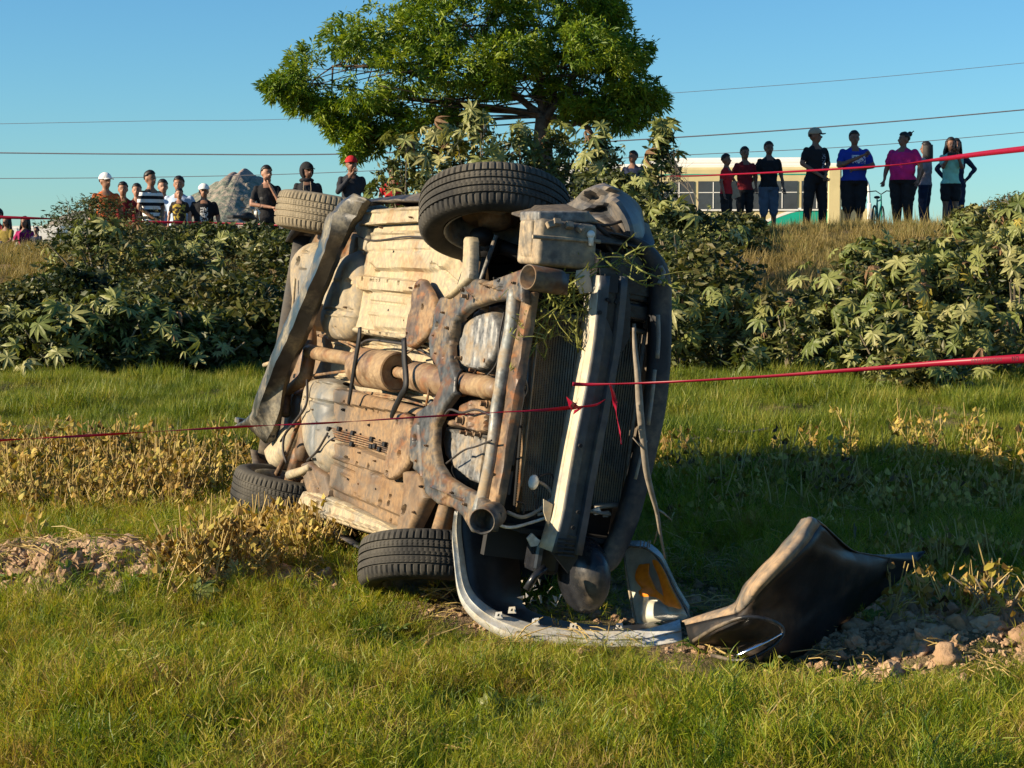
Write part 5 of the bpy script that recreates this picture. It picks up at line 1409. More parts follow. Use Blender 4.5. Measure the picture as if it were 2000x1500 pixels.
side_shell(1); side_shell(-1)
# cabin: roof, pillars and windows
def cab_w(a, h): return half_w(a) - .03 - .26 * np.clip((h - .58) / .5, 0, 1)
P = []
for a in np.linspace(-1.0, .62, 34):
    h = float(body_c(a)); P.append([(a, float(cab_w(a, h)) * s, -h - .03 * (1 - s * s)) for s in np.linspace(-1, 1, 15)])
mb = MB(); mb.grid(P); mb.build('roof', M['body'], car, smooth=True, solid=.008)
P = []
for a in np.linspace(.60, 1.06, 8):
    h = float(body_c(a)); P.append([(a, float(cab_w(a, h)) * s, -h - .03 * (1 - s * s)) for s in np.linspace(-1, 1, 15)])
mb = MB(); mb.grid(P); mb.build('windscreen', M['glass'], car, smooth=True, solid=.006)
P = []
for a in np.linspace(-1.25, -.98, 8):
    h = float(body_c(a)); P.append([(a, float(cab_w(a, h)) * s, -h - .03 * (1 - s * s)) for s in np.linspace(-1, 1, 15)])
mb = MB(); mb.grid(P); mb.build('rear_window', M['glass'], car, smooth=True, solid=.006)
P = []
for a in np.linspace(-2.03, -1.25, 18):
    h = float(body_c(a)); P.append([(a, (half_w(a) - .02) * s, -h - .02 * (1 - s * s)) for s in np.linspace(-1, 1, 13)])
mb = MB(); mb.grid(P); mb.build('trunk_lid', M['body'], car, smooth=True, solid=.008)
P = []
for c_ in np.linspace(.02, -.55, 8): P.append([(-2.0 - .03 * math.sin(3 * c_), half_w(-2.0) * s * 1.0, c_) for s in np.linspace(-1, 1, 9)])
mb = MB(); mb.grid(P); mb.build('rear_panel', M['body'], car, smooth=True, solid=.008)
for sgn in (1, -1):
    for (a0, a1, nm) in ((-1.0, -.62, 'side_window'), (-.55, .02, 'side_window'), (.08, .78, 'side_window')):
        P = []
        for a in np.linspace(a0, a1, 8):
            ht = float(body_c(a)) - .01
            P.append([(a, sgn * float(cab_w(a, .58 + (ht - .58) * t)), -(.58 + (ht - .58) * t)) for t in np.linspace(0, 1, 5)])
        mb = MB(); mb.grid(P); mb.build(nm, M['glass'], car, smooth=True, solid=.005)
    for a in (-.585, .05, -1.03):
        ht = float(body_c(a)); mb = MB(); mb.tube([(a, sgn * float(cab_w(a, .58)), -.56), (a, sgn * float(cab_w(a, ht)), -ht)], .035, 6, flat=.5); mb.build('pillar', M['body'], car)
    mb = MB(); mb.tube([(.80, sgn * float(cab_w(.8, .60)), -.60), (.62, sgn * float(cab_w(.62, .9)), -float(body_c(.62)))], .03, 6); mb.build('pillar', M['body'], car)
# closed interior: floor back side, fire wall, inner wings so that no light leaks through
def dbox(nm, lo, hi, mt='rubber'):
    lo = np.array(lo); hi = np.array(hi); mb = MB(); mb.box((lo + hi) / 2, tuple(hi - lo)); return mb.build(nm, M[mt], car)
dbox('cabin_floor', (-1.0, -.74, -.125), (1.0, .74, -.105))
dbox('fire_wall', (1.0, -.76, -.62), (1.03, .76, .0))
dbox('inner_wing', (1.03, .46, -.50), (2.0, .48, -.05))
dbox('inner_wing', (1.03, -.48, -.50), (2.0, -.46, -.05))
dbox('rear_inner_wing', (-1.75, .50, -.5), (-.9, .52, -.05))
dbox('rear_inner_wing', (-1.75, -.52, -.5), (-.9, -.50, -.05))
dbox('wheel_liner', (.93, .46, -.45), (.95, .80, .02)); dbox('wheel_liner', (.93, -.80, -.45), (.95, -.46, .02))
dbox('boot_floor', (-1.98, -.70, -.20), (-1.0, .70, -.17), 'floor_low')
# hood with its rolled front edge: outer rail follows the photo
rail = [(1232, 462), (1262, 474), (1290, 502), (1306, 540), (1309, 600), (1307, 700), (1300, 780), (1287, 850), (1268, 930), (1243, 1020), (1210, 1095), (1185, 1120)]
RL = [KA(x, y, 2.06) for x, y in rail]
RLs = spline(RL, 4)
P = []
for p in RLs:
    b_, c_ = p[1], p[2]; colp = []
    for (da, dc) in ((-.04, .075), (0.0, .070), (.012, .045), (.014, .015), (.0, -.004), (-.05, -.018), (-.3, -.035), (-.6, -.05), (-.98, -.08)):
        a = 2.06 + da; k = 1 - .04 * abs(da) * 0
        colp.append((a, b_ * k * (1 + .25 * max(0, -da - .05) * (1 if abs(b_) < .6 else .6)), c_ + dc - (.06 * max(0, -da) * (1 - (b_ / .8) ** 2))))
    P.append(colp)
mb = MB(); mb.grid(P); mb.build('hood', M['body'], car, smooth=True, solid=.006)
for (p, r) in (([(1285, 615), (1286, 660), (1284, 700)], .012), ([(1279, 722), (1274, 770), (1266, 830)], .011), ([(1262, 860), (1252, 890), (1241, 936)], .009), ([(1290, 520), (1296, 535), (1286, 556)], .012)):
    q = [KA(x, y, 2.1) for x, y in p]; mb = MB(); mb.tube(spline(q, 4), r, 8, flat=.5); mb.build('hood_lit_edge', M['hose'], car, smooth=True)  # pale tubes draw the sunlit line along the hood edge
# radiator: core, slats, tanks.  plane a = 1.93
ra = 1.93
def RA(x, y, a=ra): return KA(x, y, a)
c00, c10, c11, c01 = RA(1042, 606), RA(1258, 648), RA(1214, 985), RA(1010, 1000)
core = MB(); core.add([c00 - [.03, 0, 0], c10 - [.03, 0, 0], c11 - [.03, 0, 0], c01 - [.03, 0, 0], c00 - [.05, 0, 0], c10 - [.05, 0, 0], c11 - [.05, 0, 0], c01 - [.05, 0, 0]], [(0, 1, 2, 3), (7, 6, 5, 4), (0, 4, 5, 1), (1, 5, 6, 2), (2, 6, 7, 3), (3, 7, 4, 0)])
M['radcore'] = simple('radiator_core', (.007, .007, .007), .7, .1, .3, 60, .3)
M['radfin'] = dusty('radiator_fins', (.14, .13, .11), (.34, .28, .18), .5, 5, rough=.6, metal=.2)
radi = core.build('radiator', M['radcore'], car)
sl = MB(); NS = 44
for k in range(NS):
    t = (k + .5) / NS
    A = c00 * (1 - t) + c10 * t; B = c01 * (1 - t) + c11 * t
    sl.tube([A - [.012, 0, 0], B - [.012, 0, 0]], .0038, 4, flat=1)
o = sl.build('radiator_tubes', M['radfin'], radi); o['kind'] = 'stuff'
fn = MB()
for k in range(120):
    t = k / 119
    A = c00 * (1 - t) + c01 * t; B = c10 * (1 - t) + c11 * t
    fn.tube([A - [.022, 0, 0], B - [.022, 0, 0]], .0012, 3)
o = fn.build('cooling_fins', M['radfin'], radi); o['kind'] = 'stuff'
def bar(nm, p, r, mt, parent=car, flat=.6, n=8):
    mb = MB(); mb.tube(p, r, n, flat=flat); return mb.build(nm, M[mt], parent, smooth=True)
bar('radiator_frame', [c10 + [.01, 0, 0], c11 + [.01, 0, 0]], .011, 'hose', radi); bar('radiator_frame', [c11 + [.01, 0, 0], (c01 + (c11 - c01) * .72) + [.01, 0, 0]], .015, 'hose', radi)
bar('radiator_frame', [c00 + [.01, 0, 0], c10 + [.01, 0, 0]], .016, 'hose', radi); bar('radiator_frame', [c00 + [.01, 0, 0], c01 + [.01, 0, 0]], .012, 'arm', radi)
bar('side_rail', [RA(1026, 640, 1.96), RA(998, 930, 1.96)], .018, 'dark'); bar('side_rail', [RA(1052, 640, 1.96), RA(1046, 690, 1.96), RA(1018, 950, 1.96)], .007, 'hose')
# shroud around the radiator (dark plates between radiator, beam and hood)
mb = MB(); mb.box((1.80, -.02, -.24), (.04, 1.16, .50)); mb.build('front_panel', M['rubber'], car)
for (y0, y1, x0, x1) in ((560, 588, 1225, 1270), (600, 618, 1218, 1262)):
    mb = MB(); q = (RA(x0, y0, 2.0) + RA(x1, y1, 2.0)) / 2; mb.box(q, (.03, .06, .10), bevel=.008); mb.build('lock_bracket', M['plastic'], car)
mb = MB(); q = RA(1236, 570, 1.98); mb.box(q, (.02, .22, .14), bevel=.01); mb.build('upper_tie_panel', M['plastic'], car)
mb = MB(); mb.tube([RA(1222, 602, 2.02), RA(1226, 618, 2.02), RA(1222, 636, 2.02)], .010, 8); mb.build('hood_latch', M['hose'], car, smooth=True)
mb = MB(); mb.tube([RA(1238, 632, 2.0), RA(1239, 648, 2.0)], .008, 8); mb.build('filler_neck', M['hose'], car)
# bumper beam: box section swept from top to bottom, lit side face towards the underbody
BM = 2.17
rails = {'B': [(1172, 538), (1165, 610), (1157, 680), (1146, 745), (1133, 810), (1119, 880), (1107, 950), (1096, 1013), (1078, 1078)],
         'C': [(1226, 540), (1220, 610), (1212, 680), (1200, 745), (1188, 810), (1174, 880), (1160, 950), (1150, 1010), (1136, 1085)]}
Bp = [KA(x, y, BM) for x, y in rails['B']]; Cp = [KA(x, y, BM) for x, y in rails['C']]
P = []
for i, (b, c) in enumerate(zip(Bp, Cp)):
    m_ = b * .66 + c * .34; m2 = b * .60 + c * .40; m3 = b * .25 + c * .75
    dep = .115
    P.append([b - [dep, 0, -.006], b - [dep * .55, 0, -.002], b - [dep * .5, 0, .004], b - [dep * .45, 0, -.002], b - [.006, 0, 0], b, b + (c - b) * .08 + [.003, 0, 0], m_ + [.003, 0, 0], m2 - [.022, 0, 0], m3 - [.022, 0, 0], m3 + (c - m3) * .15 + [.003, 0, 0], c, c - [.01, 0, 0], c - [dep, 0, 0]])
P2 = []
for j in range(len(P[0])): P2.append(spline([r_[j] for r_ in P], 3))
P2 = np.array(P2).transpose(1, 0, 2)
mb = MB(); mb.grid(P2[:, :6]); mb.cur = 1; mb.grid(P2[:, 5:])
M['beam_front'] = dusty('shaded_beam_front', (.045, .048, .052), (.20, .17, .12), .28, 4.0, rough=.7)  # dirty front, coloured darker still because it lies in shade
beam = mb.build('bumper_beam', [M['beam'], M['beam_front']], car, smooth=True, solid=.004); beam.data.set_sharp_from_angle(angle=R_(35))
beam['label'] = 'cream side face and dusty, shade-darkened front of the exposed bumper beam'
def fplate(nm, px, a, mt, th=.012, parent=car):
    """flat plate on the plane a = const drawn through pixels"""
    A = [KA(x, y, a) for x, y in px]; n = len(A)
    V = A + [p - [th, 0, 0] for p in A]
    F = [tuple(range(n)), tuple(range(n, 2 * n))[::-1]] + [(i, n + i, n + (i + 1) % n, (i + 1) % n) for i in range(n)]
    o = mesh_obj(nm, V, F, M[mt], parent); return o
fplate('mount_plate', [(1172, 524), (1222, 520), (1232, 600), (1230, 660), (1214, 690), (1196, 650), (1180, 610)], BM - .02, 'plastic')
fplate('mount_recess', [(1182, 535), (1208, 537), (1207, 572), (1180, 570)], BM + .004, 'rubber', .006)
fplate('mount_plate', [(1090, 1040), (1138, 1050), (1128, 1092), (1110, 1120), (1078, 1080)], BM - .01, 'plastic')
for y in (1052, 1060, 1068, 1076, 1084):
    q = [KA(1090, y, BM + .01), KA(1122, y + 3, BM + .01)]; mb = MB(); mb.tube(q, .004, 5); mb.build('vent_rib', M['rubber'], car)
fplate('beam_tab', [(1128, 528), (1150, 524), (1158, 570), (1134, 574), (1124, 550)], BM - .05, 'beam')
fplate('beam_tab', [(1062, 975), (1080, 985), (1072, 1030), (1062, 1000)], BM - .08, 'beam')
for (x, y) in ((1186, 585), (1202, 590), (1170, 610), (1132, 870), (1128, 1000), (1118, 1030)):
    p = KA(x, y, BM + .006); mb = MB(); mb.tube([p, p + [.012, 0, 0]], .008, 6); mb.build('bolt', M['dark'], car)
fplate('clip', [(1158, 996), (1170, 990), (1176, 1004), (1162, 1006)], 2.0, 'white'); fplate('clip', [(1178, 1000), (1190, 998), (1188, 1010), (1178, 1010)], 2.0, 'hose')
bar('washer_hose', [KA(1150, 998, 2.0), KA(1176, 1002, 2.0), KA(1192, 1004, 2.0)], .009, 'hose')
fplate('broken_clip', [(1030, 1052), (1040, 1042), (1050, 1052), (1056, 1056), (1050, 1066), (1038, 1068)], 2.05, 'white')
# hoses and broken lines at the lower front corner
for (p, r, mt) in (([(1040, 938), (1060, 945), (1076, 960), (1082, 980), (1070, 1000), (1050, 1005)], .007, 'hose'), ([(990, 1000), (1020, 1010), (1050, 998), (1078, 975)], .008, 'hose'), ([(965, 1010), (975, 1025), (1000, 1030), (1040, 1020), (1070, 1010)], .006, 'white'),
                   ([(1042, 960), (1050, 985), (1044, 1010)], .004, 'cable'), ([(1010, 980), (1024, 985), (1022, 1004)], .004, 'cable'), ([(1052, 930), (1074, 925), (1084, 940)], .004, 'cable'), ([(1012, 700), (1022, 760), (1020, 790), (1008, 840), (995, 905)], .004, 'hose'), ([(1026, 690), (1020, 720), (1030, 760), (1012, 790)], .003, 'twig')):
    mb = MB(); mb.tube(spline([KA(x, y, 2.03) for x, y in p], 5), r, 7); mb.build('hose', M[mt], car, smooth=True)
mb = MB(); mb.ball(KA(1042, 942, 2.05), (.02, .03, .02)); mb.build('hose_end', M['white'], car, smooth=True)
# washer bottle / fan shroud hanging low (dark rounded)
q = KA(1140, 1122, 1.98); mb = MB(); mb.ball(q, (.16, .15, .085), 20, 14, rot=(.2, 0, .3)); mb.build('washer_bottle', M['plastic'], car, smooth=True)
mb = MB(); mb.box(KA(1060, 1085, 1.95), (.14, .13, .10), bevel=.02); mb.build('horn_bracket', M['plastic'], car)
mb = MB(); mb.tube([KA(1028, 1152, 2.1), KA(1045, 1125, 2.1), KA(1066, 1108, 2.1)], .015, 8); mb.build('fog_lamp_bracket', M['plastic'], car, smooth=True)
# broken plastic shards of the lamp
for k in range(14):
    x = random.uniform(1015, 1095); y = random.uniform(1130, 1182); q = KA(x, y, 2.12); s = random.uniform(.004, .010)
    V = [q + rng.normal(0, s, 3) for _ in range(4)]; V += [v + np.array([.004, 0, 0]) for v in V]
    mesh_obj('broken_shard', V, [(0, 1, 2, 3), (7, 6, 5, 4), (0, 4, 5, 1), (1, 5, 6, 2), (2, 6, 7, 3), (3, 7, 4, 0)], M['hose'], car)
# air box on the upper side
def boxy(nm, corners, depth, mt, bev=.012):
    """box whose visible face passes through four car-frame points, extruded by depth"""
    V = [np.array(p) for p in corners]; V += [p + np.array(depth) for p in V]
    bm = bmesh.new(); vs = [bm.verts.new(v) for v in V]
    for f in ((0, 1, 2, 3), (7, 6, 5, 4), (0, 4, 5, 1), (1, 5, 6, 2), (2, 6, 7, 3), (3, 7, 4, 0)): bm.faces.new([vs[i] for i in f])
    bmesh.ops.recalc_face_normals(bm, faces=bm.faces); bmesh.ops.bevel(bm, geom=bm.edges[:], offset=bev, segments=3, affect='EDGES', profile=.6)
    me = bpy.data.meshes.new(nm); bm.to_mesh(me); bm.free(); me.materials.append(M[mt]); me.shade_smooth() if hasattr(me, 'shade_smooth') else None
    o = bpy.data.objects.new(nm, me); C.objects.link(o); o.parent = car; me.set_sharp_from_angle(angle=R_(40)); return o
ab = boxy('air_box', [KA(1056, 425, 2.12), KA(1168, 440, 2.12), KA(1163, 528, 2.12), KA(1048, 516, 2.12)], (-.22, 0.0, .0), 'airbox', .02)
ab2 = boxy('air_box_lid', [KA(1052, 412, 2.10), KA(1150, 412, 2.10), KA(1172, 436, 2.10), KA(1052, 432, 2.10)], (-.20, .0, .0), 'alu', .010)
for p in ([(1040, 462), (1100, 466), (1172, 472)],):
    mb = MB(); mb.tube([KA(x, y, 2.125) for x, y in p], .008, 6); mb.build('air_box_seam', M['airbox'], car)
mb = MB(); mb.tube([KA(1154, 456, 2.13), KA(1154, 480, 2.13)], [.012, .010], 8); mb.ball(KA(1154, 458, 2.13), .016); mb.build('air_box_clip', M['white'], car, smooth=True)
for (x, y) in ((1088, 434), (1112, 440), (1134, 446), (1075, 438)):
    mb = MB(); mb.box(KA(x, y, 2.13), (.02, .025, .03), rot=(random.random(), 0, random.random()), bevel=.003); mb.build('torn_tab', M['airbox'], car)
boxy('air_box_shoulder', [KA(1037, 430, 2.06), KA(1060, 430, 2.06), KA(1052, 518, 2.06), KA(1036, 500, 2.06)], (-.12, 0, 0), 'airbox', .012)
M['fender'] = dusty('scraped_fender', (.05, .052, .055), (.24, .20, .15), .38, 4.0, rough=.8)
# crumpled upper fender: folded sheet
fr = [[(1096, 402), (1120, 392), (1140, 372), (1165, 362), (1180, 358)], [(1120, 415), (1150, 405), (1168, 388), (1190, 366), (1212, 372)], [(1150, 425), (1180, 405), (1196, 392), (1218, 380), (1240, 392)], [(1170, 430), (1196, 424), (1214, 412), (1232, 402), (1252, 410)], [(1200, 452), (1212, 446), (1228, 440), (1246, 436), (1258, 440)], [(1218, 500), (1222, 490), (1236, 480), (1250, 474), (1262, 476)]]
da = [[-.55, -.42, -.30, -.35, -.5], [-.40, -.25, -.32, -.12, -.3], [-.2, -.3, -.05, -.2, -.28], [-.1, -.16, .0, -.12, -.25], [-.05, -.1, .03, -.06, -.2], [-.05, -.08, .0, -.05, -.1]]
P = np.array([[KA(x, y, 2.05 + d_) for (x, y), d_ in zip(r_, q_)] for r_, q_ in zip(fr, da)])
P = np.array([spline(list(r_), 3) for r_ in P]); P = np.array([spline(list(P[:, j]), 3) for j in range(P.shape[1])]).transpose(1, 0, 2)
mb = MB(); mb.grid(P); f = mb.build('crumpled_fender', M['fender'], car, smooth=True, solid=.005); f.data.set_sharp_from_angle(angle=R_(9))
mb = MB(); mb.tube(spline([KA(1222, 432, 1.95), KA(1232, 450, 1.97), KA(1231, 480, 1.98), KA(1226, 500, 2.0), KA(1240, 530, 2.0), KA(1256, 560, 2.0)], 4), .016, 8, flat=.4); mb.build('fender_flange', M['hose'], car, smooth=True)
for (p, r) in (([(1180, 470), (1200, 500), (1215, 530)], .008), ([(1165, 440), (1190, 460), (1212, 470), (1226, 470)], .010), ([(1140, 430), (1180, 440), (1215, 432)], .006)):
    mb = MB(); mb.tube(spline([KA(x, y, 2.02) for x, y in p], 4), r, 7); mb.build('cable', M['cable'], car, smooth=True)
dbox('inner_wing', (1.6, .48, -.45), (2.03, .62, -.22), 'plastic')

# ------------------------------------------------------------------ torn rear bumper cover hanging across the rear end
rA = [(692, 379, .155), (664, 398, .17), (638, 426, .19), (628, 460, .20), (618, 490, .21), (600, 540, .21), (572, 600, .21), (548, 650, .21), (525, 712, .20), (500, 775, .19), (488, 812, .18), (458, 832, .16)]
rB = [(694, 378, .16), (672, 398, .19), (652, 425, .22), (642, 462, .235), (630, 500, .24), (610, 548, .24), (584, 610, .24), (560, 664, .24), (534, 722, .235), (510, 785, .22), (500, 815, .20), (482, 832, .17)]
rC = [(718, 388, .12), (706, 402, .13), (684, 438, .15), (666, 475, .16), (650, 515, .17), (632, 560, .17), (612, 612, .17), (592, 658, .165), (573, 702, .16), (554, 750, .15), (543, 812, .14), (519, 866, .12)]
rD = [(726, 394, .09), (716, 412, .09), (693, 444, .10), (673, 480, .11), (657, 520, .11), (638, 566, .11), (618, 618, .11), (598, 664, .11), (579, 708, .11), (560, 756, .11), (549, 816, .10), (538, 858, .09)]
P = [spline([K(*q) for q in r_], 4) for r_ in (rA, rB, rC, rD)]
rowsP = []
for i in range(len(P) - 1):
    for t in (0, .34, .67):
        rowsP.append([P[i][k] * (1 - t) + P[i + 1][k] * t for k in range(len(P[i]))])
rowsP.append(P[-1])
G_ = np.array(rowsP); G_[1:3] += np.array([0, 0, .006]);
G_ = G_ + .0018 * rng.normal(0, 1, (1, G_.shape[1], 1))
mb = MB(); mb.grid(G_)
o = mb.build('torn_bumper_cover', M['strip'], car, smooth=True, solid=.006); o.data.set_sharp_from_angle(angle=R_(30))
o['label'] = 'torn dark bumper cover hanging diagonally across the rear of the car'
mb = MB(); mb.box(K(470, 822, .15), (.10, .03, .05), bevel=.006); mb.build('bumper_tab', M['strip'], car)
# ------------------------------------------------------------------ front bumper cover lying in front of the car
M['bump_side'] = dusty('shaded_black_bumper', (.005, .005, .006), (.12, .075, .04), .06, 2.2, rough=.75)  # near-black colour deepens the shade on the side turned from the sun
M['shell'] = dusty('inner_bumper_plastic', (.018, .020, .026), (.14, .12, .09), .14, 3, rough=.75)
bump_ = empty('front_bumper_cover', gp(1150, 1262)); tag(bump_, 'torn-off front bumper cover lying curved on the grass in front of the car', 'bumper')
B0 = np.array(bump_.location)
lipA = [(888, 998, 7.50), (884, 1040, 7.48), (888, 1090, 7.45), (894, 1140, 7.42), (906, 1172, 7.40), (926, 1196, 7.37), (950, 1214, 7.35), (985, 1232, 7.31), (1040, 1248, 7.27), (1110, 1259, 7.25), (1190, 1264, 7.24), (1260, 1263, 7.26), (1332, 1252, 7.30)]
lipB = [(900, 998, 7.52), (900, 1040, 7.50), (906, 1090, 7.48), (913, 1134, 7.45), (925, 1160, 7.43), (945, 1180, 7.42), (969, 1195, 7.41), (1002, 1208, 7.40), (1050, 1222, 7.38), (1115, 1231, 7.37), (1190, 1235, 7.36), (1260, 1231, 7.38), (1328, 1212, 7.42)]
inn = [(1004, 1030, 7.62), (1010, 1060, 7.62), (1014, 1100, 7.62), (1016, 1140, 7.62), (1018, 1168, 7.62), (1024, 1184, 7.62), (1036, 1194, 7.62), (1060, 1203, 7.62), (1090, 1211, 7.62), (1130, 1218, 7.62), (1190, 1223, 7.62), (1255, 1219, 7.64), (1320, 1202, 7.66)]
A = spline([W(*q) for q in lipA], 4); Bq = spline([W(*q) for q in lipB], 4); I_ = spline([W(*q) for q in inn], 4)
A, Bq, I_ = [np.array(q) - B0 for q in (A, Bq, I_)]
mid1 = A * .5 + Bq * .5 + np.array([0, -.006, .004])
lip = np.stack([A + np.array([0, .012, -.03]), A, mid1 - [0, .0, .004], mid1 + [0, -.006, 0], Bq, Bq + np.array([0, .01, .001])])
mb = MB(); mb.grid(lip); o = mb.build('lip', M['lip'], bump_, smooth=True, solid=.005); o.data.set_sharp_from_angle(angle=R_(30))
body = np.stack([Bq + np.array([0, .01, .001]), Bq * .8 + I_ * .2 + np.array([0, 0, -.006]), Bq * .5 + I_ * .5 + np.array([0, 0, -.012]), I_])
mb = MB(); mb.grid(body); mb.build('shell', M['shell'], bump_, smooth=True, solid=.005)
def wplate(nm, pts, mt, parent, org, back=.01, hole=None):
    Pp = [W(*q) - org for q in pts]; n = len(Pp)
    V = Pp + [p + np.array([0, back, 0]) for p in Pp]
    F = [tuple(range(n)), tuple(range(n, 2 * n))[::-1]] + [(i, n + i, n + (i + 1) % n, (i + 1) % n) for i in range(n)]
    return mesh_obj(nm, V, F, M[mt], parent)
for (x, y) in ((974, 1204), (1000, 1194), (1046, 1216), (1120, 1226), (1210, 1226)):
    t = wplate('clip_tab', [(x - 8, y + 4, 7.36), (x - 6, y - 8, 7.38), (x + 6, y - 9, 7.38), (x + 8, y + 4, 7.36)], 'lip', bump_, B0, .006)
    h = wplate('clip_hole', [(x - 3, y - 1, 7.355), (x - 1, y - 5, 7.365), (x + 2, y - 5, 7.365), (x + 1, y, 7.355)], 'rubber', t, B0, .004)
M['bump_rim'] = dusty('muddy_sunlit_rim', (.07, .07, .07), (.36, .25, .15), .55, 6, rough=.7, base2=(.16, .155, .14))  # real mud over a paler base that paints the sunlit edge
# corner and side of the same cover: big dark curved shell standing up to the right
cr = [  # columns across (from the lit rim to the lower edge), rows along
 [(1332, 1214, 7.26), (1338, 1217, 7.20), (1346, 1246, 7.12), (1350, 1256, 7.14), (1352, 1258, 7.18)],
 [(1385, 1196, 7.14), (1394, 1203, 7.04), (1406, 1232, 6.98), (1410, 1252, 7.04), (1414, 1262, 7.10)],
 [(1430, 1180, 7.04), (1442, 1192, 6.92), (1464, 1216, 6.90), (1484, 1248, 6.96), (1470, 1284, 6.98)],
 [(1445, 1160, 7.00), (1466, 1165, 6.82), (1510, 1184, 6.94), (1552, 1225, 7.06), (1506, 1297, 6.99)],
 [(1462, 1134, 6.98), (1496, 1132, 6.76), (1556, 1142, 6.98), (1602, 1185, 7.16), (1562, 1280, 7.12)],
 [(1488, 1106, 6.98), (1530, 1096, 6.78), (1598, 1112, 7.06), (1648, 1160, 7.28), (1614, 1248, 7.28)],
 [(1520, 1072, 7.00), (1560, 1062, 6.82), (1630, 1086, 7.14), (1684, 1130, 7.40), (1654, 1215, 7.42)],
 [(1546, 1042, 7.02), (1578, 1036, 6.86), (1646, 1075, 7.24), (1714, 1112, 7.50), (1694, 1185, 7.54)],
 [(1564, 1018, 7.04), (1590, 1018, 6.90), (1654, 1072, 7.30), (1742, 1098, 7.60), (1742, 1145, 7.64)],
 [(1568, 1015, 7.06), (1596, 1016, 6.94), (1662, 1075, 7.34), (1768, 1090, 7.68), (1782, 1110, 7.72)],
 [(1572, 1013, 7.08), (1602, 1020, 6.98), (1682, 1083, 7.40), (1782, 1080, 7.74), (1806, 1076, 7.78)]]
Gc = np.array([[W(*q) - B0 for q in r_] for r_ in cr])
Gc = np.array([spline(list(r_), 5) for r_ in Gc]); Gc = np.array([spline(list(Gc[:, j]), 4) for j in range(Gc.shape[1])]).transpose(1, 0, 2)
wob = np.array([[vnoise(i * .35, j * .5) for j in range(Gc.shape[1])] for i in range(Gc.shape[0])])
Gc = Gc + wob[..., None] * np.array([0, .03, 0]) * np.minimum(1, np.arange(Gc.shape[0]) / 8)[:, None, None]
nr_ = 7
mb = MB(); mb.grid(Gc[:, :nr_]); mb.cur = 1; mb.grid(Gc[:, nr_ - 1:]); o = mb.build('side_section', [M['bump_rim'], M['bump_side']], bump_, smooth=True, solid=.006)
o['label'] = 'black curved side of the bumper cover, darkened further for shade, with a sunlit muddy rim'
# fog lamp opening and chrome trim
mb = MB(); tp = [(1438, 1282, 6.84), (1462, 1272, 6.82), (1492, 1258, 6.82), (1514, 1246, 6.84), (1527, 1237, 6.86)]
tq = [(1444, 1266, 6.90), (1466, 1257, 6.87), (1490, 1249, 6.86), (1510, 1242, 6.87), (1526, 1236, 6.88)]
ga = np.array([spline([W(*q) - B0 for q in tp], 5), spline([(W(*a_) + W(*b_)) / 2 - B0 + [0, -.010, 0] for a_, b_ in zip(tp, tq)], 5), spline([W(*q) - B0 for q in tq], 5)])
mb.grid(ga); o = mb.build('chrome_trim', M['chrome'], bump_, smooth=True, solid=.006); o['label'] = 'shiny chrome fog lamp trim'
mb = MB(); sp_ = spline([W(*q) - B0 for q in [(1355, 1252, 7.06), (1400, 1225, 6.94), (1455, 1205, 6.86), (1505, 1212, 6.86), (1530, 1232, 6.88), (1510, 1262, 6.86), (1450, 1290, 6.86), (1390, 1280, 6.98)]], 4)
mb.tube(sp_, .008, 6); mb.build('fog_lamp_rim', M['plastic'], bump_, smooth=True)

# ------------------------------------------------------------------ torn headlight leaning on the bumper
hl0 = gp(1280, 1235); head = empty('headlight', hl0); H0 = np.array(head.location)
tag(head, 'torn-out headlight with orange turn signal leaning upright against the bumper cover', 'headlight')
hd = 7.62
face = [(1218, 1072), (1232, 1067), (1262, 1070), (1290, 1092), (1306, 1122), (1322, 1156), (1340, 1186), (1348, 1204), (1330, 1216), (1290, 1220), (1244, 1222), (1238, 1200), (1230, 1160), (1222, 1110)]
def hz_d(y, x=1280): return hd + (1222 - y) * .0009 - (x - 1280) * .0016
def dome(pts, bul, nr=7, cxy=None):
    ctr = np.mean(np.array(pts, float), 0) if cxy is None else np.array(cxy, float)
    rows_ = []
    P_ = [np.array(p, float) for p in pts]; n = len(P_); sm = []
    for i in range(n):
        p0, p1, p2, p3 = P_[i - 1], P_[i], P_[(i + 1) % n], P_[(i + 2) % n]
        for k in range(3):
            t = k / 3; sm.append(.5 * ((2 * p1) + (-p0 + p2) * t + (2 * p0 - 5 * p1 + 4 * p2 - p3) * t * t + (-p0 + 3 * p1 - 3 * p2 + p3) * t ** 3))
    for k in range(nr + 1):
        s = 1 - k / nr * .999
        rows_.append([W(ctr[0] + (p[0] - ctr[0]) * s, ctr[1] + (p[1] - ctr[1]) * s, hz_d(p[1] * s + ctr[1] * (1 - s), p[0] * s + ctr[0] * (1 - s)) - bul * math.sqrt(1 - s * s)) - H0 for p in sm])
    return rows_
